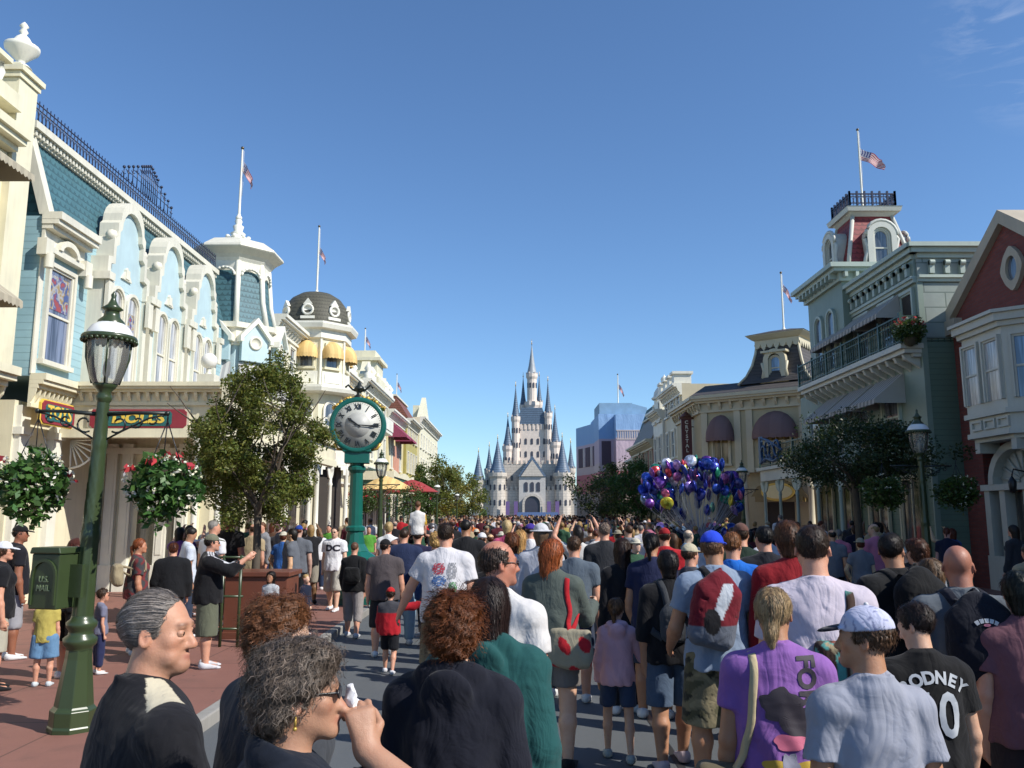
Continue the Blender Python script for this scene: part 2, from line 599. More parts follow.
class Person:
    """local frame: faces +y, feet on z=0. H is the standing height."""
    def __init__(s, H=1.75, sex='m', build=1.0, turn=0.0, nod=0.0, roll=0.0, armL=None, armR=None, stride=.0,
                 lean=0.0, cell=.012, child=False, detail=True, age=0, sit=False, grip=None, bend=0.0, handdir=None):
        s.handdir = handdir
        s.H, s.sex, s.b, s.cell, s.child, s.detail, s.age = H, sex, build, cell, child, detail, age
        s.turn = turn
        h = H
        hs = .129 if not child else .129 + .03*min(1, (1.5-H)/.6 if H < 1.5 else 0)   # head height fraction
        s.hh = hs*h
        sh = (.106 if sex == 'm' else .094)*h*(.5+.5*build)*(.9 if child else 1)
        hipw = (.052 if sex == 'm' else .056)*h
        neck = h - s.hh
        z_sh = h*.815 if not child else h*.79
        z_hip = h*.515 if not child else h*.49
        if sit: pass
        s.z_hip, s.z_sh, s.sh, s.hipw = z_hip, z_sh, sh, hipw
        L = unit((0, math.sin(lean), math.cos(lean)))
        s.pel = V3(0, 0, z_hip + .01*h); s.lean = L
        up = lambda d: s.pel + L*(d*h)
        dz = (z_sh/h - z_hip/h - .01)
        s.wai = up(dz*.3); s.che = up(dz*.72); s.clav = up(dz*.99)
        s.nb = up(dz*1.02) + V3(0, -.012*h, 0)
        s.hc = s.clav + V3(0, .012*h + .06*h*math.sin(lean) + .02*h*math.sin(nod), 0) + L*(.046*h) + V3(0, 0, s.hh*.52)
        s.HM = (rotz(turn) @ rotx(-nod) @ roty(roll)).astype(f32)     # head rotation: local -> person
        s.shL, s.shR = s.clav + V3(-sh, 0, -.029*h), s.clav + V3(sh, 0, -.029*h)
        ua, fa = .172*h, .148*h
        if armL is None: armL = ((-.16, -.04 + stride*.35, -1), (-.02, .22 + stride*.4, -1))
        if armR is None: armR = ((.16, -.04 - stride*.35, -1), (.02, .22 - stride*.1, -1))
        def arm(S, a):
            if a[0] == 'ik':        # ('ik', wrist target in head-size-free metres, elbow hint)
                T = V3(*a[1])*(h/1.75); D = T - S; L_ = float(np.linalg.norm(D)); d_ = D/L_
                L_ = min(L_, (ua+fa)*.995); T = S + d_*L_
                ca = (ua*ua + L_*L_ - fa*fa)/(2*ua*L_); ca = max(-1, min(1, ca))
                hn = V3(*a[2]); hn = unit(hn - d_*(hn @ d_))
                return S + d_*ua*ca + hn*ua*math.sqrt(1-ca*ca), T
            E = S + unit(a[0])*ua
            return E, E + unit(a[1])*fa
        s.elL, s.wrL = arm(s.shL, armL); s.elR, s.wrR = arm(s.shR, armR)
        s.grip = grip
        hl, hr = V3(-hipw, 0, z_hip), V3(hipw, 0, z_hip)
        s.hipL, s.hipR = hl, hr
        th, shn = z_hip*.50, z_hip*.43
        if sit:
            s.knL = hl + unit((-.35, 1, -.1))*th; s.knR = hr + unit((.35, 1, -.1))*th
            s.anL = s.knL + unit((0, .1, -1))*shn; s.anR = s.knR + unit((0, .1, -1))*shn
        else:
            a = stride
            s.knL = hl + unit((-.04, a*.55+.03, -1))*th; s.anL = s.knL + unit((-.01, a*.35 - abs(a)*.25, -1))*shn
            s.knR = hr + unit((.04, -a*.35+.03, -1))*th; s.anR = s.knR + unit((.01, -a*.9, -1))*shn
        s.drop = 0.0
        if not sit:
            s.drop = min(s.anL[2], s.anR[2]) - .046*h
        s.sit = sit
    # --- head primitives in head coordinates (metres for a 0.24 head), mapped to the person
    def hp(s, *c):
        return s.hc + s.HM @ (np.array(c, f32)*(s.hh/.24))
    def hk(s): return s.hh/.24
    def head(s):
        k = s.hk(); M = s.HM; e = lambda c, r: elli(s.hp(*c), np.array(r)*k, M)
        c = lambda a, b, ra, rb: rcone(s.hp(*a), s.hp(*b), ra*k, rb*k)
        m = s.sex == 'm' and not s.child
        fs = [e((0, -.014, .030), (.074, .094, .088)), (e((0, .030, -.028), (.060, .062, .084)), .03*k)]
        jw = .050 if m else .042
        for q in (-1, 1):
            fs.append((c((q*jw, .004, -.052), (q*.016, .072, -.094), .022, .018), .03*k))
            fs.append((e((q*.043, .050, -.022), (.022, .024, .022)), .02*k))
        fs.append((e((0, .078, -.096), (.020, .018, .017)), .015*k))
        if s.detail:
            fs += [(c((-.034, .080, .022), (.034, .080, .022), .011, .011), .014*k)]
            f = union(fs)
            for q in (-1, 1):
                f = minus(f, elli(s.hp(q*.032, .104, .000), np.array((.016, .018, .010))*k, M), .014*k)
            nl = .106 if m else .100
            g = [(f, 0), (c((0, .083, .010), (0, nl, -.034), .008, .0125 if m else .010), .012*k),
                 (e((0, nl-.002, -.038), (.013, .012, .010)), .008*k)]
            for q in (-1, 1):
                g.append((e((q*.013, nl-.013, -.040), (.009, .012, .008)), .008*k))
                if not getattr(s, 'open_eyes', False): g.append((elli(s.hp(q*.032, .0765, .000), V3(.015, .0115, .0115)*k, M), .004*k))
                g.append((c((q*.002, .0925, -.065), (q*.023, .081, -.068), .0055, .003), .006*k))
                g.append((c((q*.001, .090, -.076), (q*.018, .081, -.074), .0065, .004), .005*k))
                ear = elli(s.hp(q*.079, -.010, -.008), V3(.011, .019, .032)*k, M @ roty(q*-.25) @ rotz(q*.35))
                ear = minus(ear, elli(s.hp(q*.090, -.006, -.006), V3(.008, .011, .020)*k, M), .006*k)
                g.append((ear, .006*k))
            f = union(g)
            f = minus(f, c((-.018, .1025, -.0705), (.018, .1025, -.0705), .0034, .0030), .007*k)
            if s.age:
                f = minus(f, union([c((q*.021, .1035, -.036), (q*.034, .080, -.074), .0014, .0010) for q in (-1, 1)]), .010*k)
                f = minus(f, union([c((-.035, .0975, zz), (.035, .0975, zz), .0018, .0018) for zz in (.052, .062, .072)]), .008*k)
                f = union([f, (e((0, .045, -.108), (.034, .036, .020)), .02*k)] + [(e((q*.045, .052, -.07), (.018, .022, .022)), .018*k) for q in (-1, 1)] + [(e((q*.032, .082, -.016), (.014, .008, .006)), .006*k) for q in (-1, 1)])
            return f
        f = union(fs + [(c((0, .084, .008), (0, .112, -.032), .007, .012), .012*k)] +
                  [(e((q*.079, -.010, -.008), (.012, .020, .032)), .008*k) for q in (-1, 1)] +
                  [(c((-.034, .078, .022), (.034, .078, .022), .012, .012), .014*k)])
        return minus(f, union([elli(s.hp(q*.031, .104, .0), V3(.018, .02, .012)*k, M) for q in (-1, 1)]), .01*k)
    def hand(s, wr, el, side, curl, hd=None):
        """palm, four fingers of different lengths and a thumb leaving the side of the palm"""
        h = s.H; u = h/1.75
        d = unit(wr - el) if hd is None else unit(hd)
        inn = V3(-side, 0.15, 0); nrm = unit(inn - d*(inn @ d))        # palm faces the body
        lat = np.cross(d, nrm); lat = unit(lat)
        if lat @ V3(0, 1, 0) < 0: lat = -lat                         # towards the thumb (forward)
        P = lambda a, b, c: wr + (d*a + lat*b + nrm*c)*u
        fs = [(rcone(P(.0, 0, 0), P(.03, .004, 0), .021*u, .020*u), .02)]
        for b, rr in ((.026, .013), (.009, .014), (-.009, .013), (-.025, .012)):
            fs.append((rcone(P(.02, b*.5, 0), P(.085, b, .002), .017*u, rr*u), .012))
        c0 = curl
        for i, (b, L) in enumerate(((.028, .070), (.010, .080), (-.010, .074), (-.027, .058))):
            a1, a2, a3 = c0*.9+.1*i*c0, c0*1.9+.15, c0*2.7+.25
            p0 = P(.085, b, .002)
            D = lambda a: d*math.cos(a) + nrm*math.sin(a)
            spread = lat*(b*.9)
            l1, l2, l3 = L*.45*u, L*.32*u, L*.25*u
            p1 = p0 + unit(D(a1)+spread)*l1; p2 = p1 + unit(D(a2)+spread*.5)*l2; p3 = p2 + D(a3)*l3
            fs += [(rcone(p0, p1, .0092*u, .0085*u), .004), (rcone(p1, p2, .0085*u, .0078*u), .003), (rcone(p2, p3, .0078*u, .0066*u), .003)]
        t0 = P(.022, .022, .004); t1 = P(.052, .048, .012+.015*c0); t2 = P(.080, .054-.012*c0, .018+.028*c0); t3 = P(.100, .050-.02*c0, .022+.034*c0)
        fs += [(rcone(t0, t1, .0145*u, .0115*u), .008), (rcone(t1, t2, .0110*u, .0098*u), .004), (rcone(t2, t3, .0096*u, .0078*u), .003)]
        s.palm = P(.06, 0, .01)
        return union(fs)
    def body(s):
        h, b = s.H, s.b
        w = 1.0 if s.sex == 'm' else .93
        ck = .85 if s.child else 1
        r = lambda x: x*h*b*ck
        fs = [elli(s.pel, (r(.090), r(.066), r(.062))),
              (elli(s.wai, (r(.080*w), r(.058)*(1+.25*(b > 1.1)), r(.085))), .06*h/1.7),
              (elli(s.che, (r(.092*w), r(.062), r(.095))), .06*h/1.7),
              (rcone(s.shL+V3(.02*h, 0, 0), s.shR-V3(.02*h, 0, 0), r(.036), r(.036)), .05*h/1.7),
              (rcone(s.nb, s.hc+V3(0, -.005*h, -.2*s.hh), .034*h*(w if not s.child else .85), .033*h*(w if not s.child else .82)), .02*h)]
        for q, S in ((-1, s.shL), (1, s.shR)):
            fs.append((rcone(s.nb+V3(q*.012*h, 0, .008*h), S+V3(-q*.01*h, 0, .003*h), .019*h, .026*h), .025*h))
            if s.sex == 'f' and not s.child:
                fs.append((elli(s.che+V3(q*.042*h, .052*h, .0), (r(.034), r(.032), r(.034))), .02*h))
        for S, E, W, q, side in ((s.shL, s.elL, s.wrL, 'L', -1), (s.shR, s.elR, s.wrR, 'R', 1)):
            mid = E + (W-E)*.3
            fs += [(elli(S, (r(.032),)*3), .02*h), (rcone(S, E, r(.029*w), r(.0235*w)), .02*h),
                   (rcone(E, mid, r(.0235*w), r(.0245*w)), .01*h), (rcone(mid, W, r(.0245*w), .0155*h*(b*.5+.5)*ck), .01*h)]
            curl = .35 if not s.grip or q not in s.grip else s.grip[q]
            fs.append((s.hand(W, E, side, curl, (s.handdir or {}).get(q)), .01*h))
            if q == 'L': s.palmL = s.palm
            else: s.palmR = s.palm
        for Hp, K, A in ((s.hipL, s.knL, s.anL), (s.hipR, s.knR, s.anR)):
            mid = K + (A-K)*.3
            fs += [(rcone(Hp, K, r(.050), r(.033)), .03*h), (rcone(K, mid+V3(0, -.006*h, 0), r(.031), r(.034)), .015*h),
                   (rcone(mid+V3(0, -.006*h, 0), A, r(.034), r(.021)), .015*h),
                   (rcone(A+V3(0, -.012*h, -.022*h), A+V3(0, .075*h, -.030*h), .020*h*ck, .015*h*ck), .015*h)]
        fs.append((s.head(), .012*h))
        return union(fs)
    # --- clothing
    def shirt(s, loose=.010, sleeve=.55, hem=None, neck=.0, hood=False, collar=False, seed=1, wr=1.0, vneck=False, flare=0.0):
        h, b = s.H, s.b; w = 1.0 if s.sex == 'm' else .93; ck = .85 if s.child else 1
        r = lambda x: x*h*b*ck + loose
        hem = (-.055*h if hem is None else hem)
        zb = s.pel[2] + hem
        fs = [elli(s.pel+V3(0, 0, -.01*h), (r(.094)+flare, r(.070)+flare, r(.075))),
              (elli(s.wai, (r(.084*w)+flare*.5, r(.060)*(1+.25*(b > 1.1)), r(.095))), .08*h/1.7),
              (elli(s.che, (r(.088*w), r(.060), r(.095))), .07*h/1.7),
              (rcone(s.shL+V3(.02*h, 0, 0), s.shR-V3(.02*h, 0, 0), r(.035), r(.035)), .05*h/1.7)]
        if flare or hem < -.05*h:
            fs.append((rcone(s.pel, V3(0, 0, zb-.1), r(.08)+flare, r(.085)+flare), .05))
        for q, S in ((-1, s.shL), (1, s.shR)):
            fs.append((rcone(s.nb+V3(q*.018*h, 0, .004*h), S+V3(-q*.01*h, 0, .004*h), .021*h+loose*.5, .029*h+loose*.7), .022*h))
            fs.append((elli(S+V3(0, 0, -.004*h), (r(.030)-loose*.3,)*3), .02*h))
            if s.sex == 'f' and not s.child:
                fs.append((elli(s.che+V3(q*.042*h, .052*h, .0), (r(.034),)*3), .03*h))
        zt = s.che[2] - .02*h
        fs.append((elli(s.nb+V3(0, -.002*h, -.004*h), (.052*h*w, .043*h*w, .050*h)), .02*h))
        for q in (-1, 1):
            fs.append((rcone(s.che+V3(q*.040*h, -.002*h, -.03*h), (s.pel[0]+q*.046*h, s.pel[1], zb-.03), r(.043)*(1+.10*(b > 1.1)), r(.050)*(1+.10*(b > 1.1))+flare), .045*h))
        f = union(fs)
        for S, E, W in ((s.shL, s.elL, s.wrL), (s.shR, s.elR, s.wrR)):
            if sleeve <= 0: break
            if sleeve <= .99:
                end = S + (E-S)*sleeve*1.05
                g = rcone(S, S+(E-S)*1.2, r(.031*w)-loose*.3, r(.029*w)+loose*.5)
                g = cut(g, plane(end, E-S), .004)
            else:
                fr = min(1, sleeve-1) if sleeve < 2 else 1
                end = E + (W-E)*fr*.97
                g = union([rcone(S, E, r(.031*w), r(.027*w)+loose*.3), (rcone(E, W, r(.027*w)+loose*.3, r(.019*w)+loose*.2), .01)])
                d2 = unit(W-E)
                g = cut(g, (lambda E_=E, e_=end, d_=d2: (lambda p: np.where(((p-E_) @ d_) > 0, (p-e_) @ d_, -1.0)))(), .004)
            f = union([f, (g, .025)])
        npl = plane(s.nb+V3(0, 0, .050*h+neck), (0, .42, 1))
        f = cut(f, npl, .006)
        ck_ = rcone(s.nb+V3(0, .004*h, .018*h), s.nb+V3(0, .008*h, .07*h), .043*h*w, .040*h*w)
        ck_ = cut(ck_, plane(s.nb+V3(0, 0, .026*h), (0, .36, 1)), .002)
        f = union([f, (ck_, .006)])
        if collar:
            cr = s.nb + V3(0, .006*h, .030*h)
            col = rcone(cr+V3(0, -.010*h, 0), cr+V3(0, .004*h, .028*h), .045*h, .044*h)
            col = cut(col, plane(cr+V3(0, -.02*h, .014*h), (0, .6, 1)), .003)
            f = union([f, (col, .008)])
        f = cut(f, plane((0, 0, zb), (0, 0, -1)), .006)
        if hood:
            c = s.nb + V3(0, -.045*h, .020*h)
            hd = union([elli(c+V3(0, -.012*h, -.032*h), (.054*h, .020*h, .048*h), rotx(.25)), (rcone(c+V3(-.04*h, .025*h, .004*h), c+V3(.04*h, .025*h, .004*h), .018*h, .018*h), .03),
                        (rcone(c+V3(-.052*h, .03*h, 0), c+V3(-.04*h, .09*h, -.03*h), .020*h, .014*h), .02), (rcone(c+V3(.052*h, .03*h, 0), c+V3(.04*h, .09*h, -.03*h), .020*h, .014*h), .02)])
            hd = noisy(hd, .004, 30, seed)
            f = union([f, (hd, .03)])
        am = .0062*wr*(h/1.7)
        f0 = noisy(f, am, 17, seed, (1, 1, .8), am*.30)
        # soft pulls running down from the shoulders and folds above the hem
        def g(p):
            d = f0(p)
            zz = np.clip((s.che[2] - p[:, 2])/(.25*h), 0, 1)
            a_ = np.arctan2(p[:, 1], p[:, 0])
            rd = 1 - np.abs(wav(p*V3(1, .9, .75), 6.5, seed+2))*2.6
            d = d - am*.65*np.clip(rd, 0, 1)**2
            return d + am*.9*zz*np.sin(a_*9 + p[:, 2]*9 + seed + 1.5*np.sin(p[:, 2]*17+seed))
        g.bb = (f0.bb[0]-.01, f0.bb[1]+.01)
        return g
    def legs(s, length=.5, loose=.012, seed=2, skirt=False, wr=1.0):
        """length: 0 hip .. 1 ankle"""
        h, b = s.H, s.b; ck = .85 if s.child else 1
        r = lambda x: x*h*b*ck + loose
        fs = [elli(s.pel, (r(.086), r(.064), r(.066)))]
        waist = s.pel[2]+.035*h
        if skirt:
            zb = s.hipL[2]*(1-length)
            m = (s.knL+s.knR)/2
            f = union(fs+[(rcone(s.pel, V3(m[0], m[1]*.6, zb-.05), r(.085), r(.10)+.02), .05)])
            f = cut(f, plane((0, 0, zb), (0, 0, -1)), .004)
        else:
            f = union(fs)
            for Hp, K, A in ((s.hipL, s.knL, s.anL), (s.hipR, s.knR, s.anR)):
                if length <= .55:
                    e = Hp + (K-Hp)*(length/.5)
                    g = rcone(Hp, K+(K-Hp)*.3, r(.052), r(.046)+loose*.4)
                    g = cut(g, plane(e, K-Hp), .004)
                else:
                    e = K + (A-K)*((length-.5)/.5)
                    g = union([rcone(Hp, K, r(.052), r(.038)+loose*.3), (rcone(K, A, r(.038)+loose*.3, r(.030)), .02)])
                    d2 = unit(A-K)
                    g = cut(g, (lambda E_=K, e_=e, d_=d2: (lambda p: np.where(((p-E_) @ d_) > 0, (p-e_) @ d_, -1.0)))(), .004)
                f = union([f, (g, .02)])
        f = cut(f, plane((0, 0, waist), (0, 0, 1)), .004)
        return noisy(f, .005*wr, 15, seed, (1, 1, .6), .0018*wr)
    def shoe(s, side):
        h = s.H; A = s.anL if side < 0 else s.anR
        u = h*(.95 if s.child else 1)
        z0 = -.046*h
        c = A + V3(side*.004*h, .03*h, z0 + .022*h)
        f = union([elli(A+V3(0, -.010*h, -.018*h), (.031*u, .040*u, .036*u)), (rcone(c+V3(0, -.034*u, 0), c+V3(0, .062*u, -.002*u), .029*u, .027*u), .02)])
        f = cut(f, plane(A+V3(0, 0, z0), (0, 0, -1)), .003)
        return cut(f, plane(A+V3(0, 0, .002*h), (0, .3, 1)), .003)
    # --- hair
    def hair(s, kind='short', seed=0, vol=0.0):
        k = s.hk(); M = s.HM; hc = s.hc
        e = lambda c, r: elli(s.hp(*c), np.array(r)*k, M)
        c = lambda a, b, ra, rb: rcone(s.hp(*a), s.hp(*b), ra*k, rb*k)
        def loc(p): return ((p - hc) @ M)/k
        v = vol
        base = e((0, -.016, .032), (.080+v, .100+v, .094+v))
        def line(ys, zs):
            ys = np.array(ys); zs = np.array(zs)
            return lambda p: (lambda q: (np.interp(q[:, 1], ys, zs) - q[:, 2])*.7*k)(loc(p))
        if kind == 'short':
            f = cut(base, line([-.12, -.07, -.035, .0, .028, .04, .07, .10], [-.068, -.066, -.03, -.02, -.022, .03, .075, .095]), .006)
        elif kind == 'boy':
            f = cut(e((0, -.014, .034), (.083+v, .103+v, .096+v)), line([-.12, -.07, -.035, .0, .028, .04, .07, .10], [-.075, -.07, -.03, -.025, -.022, .03, .062, .07]), .006)
        elif kind == 'receding':
            f = cut(e((0, -.020, .030), (.081, .101, .093)), line([-.12, -.07, -.035, .0, .022, .034, .05, .07, .10], [-.078, -.074, -.045, -.028, -.020, .03, .085, .115, .2]), .008)
            f = minus(f, union([e((q*.045, .085, .075), (.03, .04, .045)) for q in (-1, 1)]), .01*k)
        elif kind == 'fringe':      # bald crown
            f = cut(e((0, -.018, .022), (.080, .098, .086)), line([-.12, -.07, -.035, .0, .022, .034, .05], [-.072, -.068, -.04, -.026, -.020, .04, .2]), .006)
            f = minus(f, e((0, .02, .115), (.066, .115, .062)), .012*k)
        elif kind == 'curly':       # short rounded perm
            f = union([e((0, -.022, .034), (.089+v, .107+v, .098+v)), (e((0, -.055, -.03), (.080+v, .062+v, .062)), .03*k), (e((0, .03, .085), (.072+v, .055, .040)), .03*k)])
            f = cut(f, line([-.16, -.07, -.045, -.02, .02, .04, .07, .10], [-.105, -.095, -.07, -.01, .0, .03, .050, .055]), .012)
        elif kind in ('long', 'straight'):
            L = .20 + v*2
            f = union([e((0, -.016, .034), (.086, .106, .097)), (c((0, -.062, -.02), (0, -.075, -L), .074, .050), .04*k),
                       (c((.055, -.03, -.01), (.055, -.04, -L*.9), .032, .024), .03*k), (c((-.055, -.03, -.01), (-.055, -.04, -L*.9), .032, .024), .03*k)])
            f = cut(f, line([-.2, -.1, -.02, .01, .03, .045, .07, .10], [-.5, -.5, -.5, -.16, -.06, .02, .062, .07]), .012)
        elif kind == 'bob':
            f = union([e((0, -.018, .034), (.089, .108, .098)), (c((0, -.05, -.02), (0, -.055, -.09), .076, .060), .04*k)])
            f = cut(f, line([-.2, -.1, -.02, .01, .03, .045, .07, .10], [-.13, -.13, -.13, -.12, -.05, .02, .055, .06]), .012)
        elif kind == 'ponytail':
            f = cut(e((0, -.016, .032), (.081, .102, .094)), line([-.12, -.07, -.035, .0, .028, .04, .07, .10], [-.07, -.06, -.03, -.02, -.015, .03, .075, .095]), .006)
            f = union([f, (c((0, -.100, -.002), (0, -.125, -.03), .022, .020), .012*k), (c((0, -.125, -.03), (0.01, -.115, -.15), .026, .012), .02*k)])
        elif kind == 'lowtail':
            f = cut(e((0, -.016, .030), (.083, .104, .096)), line([-.12, -.07, -.035, .0, .028, .04, .07, .10], [-.085, -.08, -.045, -.03, -.015, .03, .07, .085]), .006)
            f = union([f, (c((0, -.078, -.065), (.0, -.090, -.10), .030, .020), .02*k), (c((.0, -.090, -.10), (.006, -.088, -.165), .024, .010), .02*k)])
        am = {'curly': .010, 'long': .006, 'straight': .002, 'bob': .006}.get(kind, .0045)
        st = (1, 1, .35) if kind in ('long', 'straight', 'bob', 'ponytail', 'lowtail') else (1, 1, 1)
        return noisy(f, am*k, 60 if kind != 'curly' else 48, seed, st, am*.5*k)
    def cap(s, back=False):
        k = s.hk(); M = s.HM; sg = -1 if back else 1
        f = elli(s.hp(0, -.014, .042), V3(.083, .104, .090)*k, M)
        n = s.HM @ V3(0, -.10*sg, -1)
        f = cut(f, plane(s.hp(0, 0, .034), n), .003)
        bill = elli(s.hp(0, sg*.105, .036), V3(.066, .078, .012)*k, M @ rotx(-.22*sg))
        bill = cut(bill, plane(s.hp(0, sg*.055, 0), -(s.HM @ V3(0, sg, 0))), .003)
        bill = minus(bill, elli(s.hp(0, sg*.105, .022), V3(.064, .076, .013)*k, M @ rotx(-.22*sg)), .002)
        return union([f, (bill, .006*k), (elli(s.hp(0, -.014, .132), V3(.007, .007, .005)*k), .002)])
    def visor_hat(s, brim=.05):
        k = s.hk(); M = s.HM
        return union([elli(s.hp(0, -.014, .055), V3(.086, .106, .080)*k, M), (elli(s.hp(0, -.005, .045), V3(.086+brim, .106+brim, .010)*k, M), .01)])

SKINS = {'fair': srgb('#c29a80'), 'pink': srgb('#c29078'), 'tan': srgb('#a67a5e'), 'brown': srgb('#74503a'), 'pale': srgb('#cda78f'), 'red': srgb('#b0745e')}

def strands(name, f, V, N, n, length, width, mat, parent, color, flow, curl=0.0, lift=.002, seed=0, segs=7, jitter=.25, tonevar=.4, gray=0.0):
    """thin ribbons of hair lying on an implicit hair surface"""
    rs = np.random.RandomState(seed)
    idx = rs.randint(0, len(V), n)
    P = V[idx].astype(f32).copy(); Nn = N[idx].astype(f32)
    pts = []; nn = []
    step = length/segs
    ph = rs.uniform(0, 6.28, n).astype(f32); fr = rs.uniform(.7, 1.3, n).astype(f32)
    rv = rs.normal(size=(n, 3)).astype(f32)*jitter
    def grad(p):
        e = .003; g = np.stack([f(p+V3(*(e*(i == a) for i in range(3)))) - f(p-V3(*(e*(i == a) for i in range(3)))) for a in range(3)], 1)
        return g/(np.linalg.norm(g, axis=1, keepdims=True)+1e-8)
    L0 = (lift*rs.uniform(.3, 1.6, n)*np.where(rs.uniform(0, 1, n) < .12, 2.6, 1)).astype(f32)
    for i in range(segs+1):
        g = grad(P); d = f(P)
        P = P - g*(d - L0*(1+ (i/segs)*.8))[:, None]
        pts.append(P.copy()); nn.append(g)
        D = flow(P) + rv
        D = D - g*(D*g).sum(1, keepdims=True)
        D /= (np.linalg.norm(D, axis=1, keepdims=True)+1e-8)
        if curl:
            S = np.cross(D, g)
            a = ph + i*fr*1.5
            D = D*.55 + (S*np.sin(a)[:, None] + g*np.cos(a)[:, None]*.6)*curl
        P = P + D*step
    pts = np.stack(pts, 1); nn = np.stack(nn, 1)
    T = np.gradient(pts, axis=1)
    S = np.cross(T, nn); S /= (np.linalg.norm(S, axis=2, keepdims=True)+1e-8)
    wv = np.interp(np.linspace(0, 1, segs+1), [0, .25, .8, 1], [.6, 1, .8, .15]).astype(f32)[None, :, None]*width*.5
    A, B = pts - S*wv, pts + S*wv
    VV = np.stack([A, B], 2).reshape(-1, 3)
    base = (np.arange(n)*(segs+1)*2)[:, None]
    k = np.arange(segs)[None]*2
    q0 = base + k
    Q = np.stack([q0, q0+1, q0+3, q0+2], 2).reshape(-1, 4)
    tn = (1 - tonevar/2 + tonevar*rs.uniform(0, 1, n)**1.0)
    tone = np.repeat(tn, (segs+1)*2)[:, None]*np.ones(3)
    if gray:
        m = np.repeat(rs.uniform(0, 1, n) < gray, (segs+1)*2)
        tone[m] = tone[m]*2.2
    me = np_mesh(name, VV, Q, [mat], tone=tone)
    o = bpy.data.objects.new(name, me); o.color = (*color, 1)
    link(o, parent); return o

def face_tone(P):
    """lips, cheeks, nose redness, eyebrows for a body mesh"""
    M, k, hc = P.HM, P.hk(), P.hc
    def g(V):
        q = ((V - hc) @ M)/k
        t = np.ones((len(V), 3))
        def blob(c, r): return np.exp(-(((q-np.array(c))/np.array(r))**2).sum(1))[:, None]
        lips = blob((0, .090, -.0705), (.022, .014, .010))
        t *= 1 - lips*np.array([.22, .48, .42])
        for sg in (-1, 1):
            t *= 1 - .22*blob((sg*.045, .06, -.03), (.02, .03, .02))*np.array([.2, .8, .8])
            br = blob((sg*.033, .088, .026), (.022, .02, .0055))
            t *= 1 - .55*np.clip(br*1.3, 0, 1)
            t *= 1 - .30*blob((sg*.031, .086, .002), (.015, .02, .008))
            t *= 1 - .15*blob((sg*.08, -.01, -.01), (.02, .03, .035))*np.array([.1, .9, .9])
        t *= 1 - .22*blob((0, .108, -.034), (.016, .014, .012))*np.array([.1, .9, .9])
        if P.sex == 'm' and not P.child:
            jaw = np.clip((-.045 - q[:, 2])/.03, 0, 1)*np.clip((q[:, 1]+.0)/.04, 0, 1)*np.clip((q[:, 2]+.13)/.02, 0, 1)
            t *= 1 - .20*jaw[:, None]*np.array([.9, .8, .6])
        return t
    return g
# ================================================================ dressing people
GROUND = 0.0
def walk_z(x, y):
    """pavement is one kerb height above the road"""
    return .12 if (x < -3.0 or x > 7.6) else 0.0

def hexmul(h, k):
    h = h.lstrip('#'); return ''.join('%02x' % min(255, int(int(h[i:i+2], 16)*k+4)) for i in (0, 2, 4))

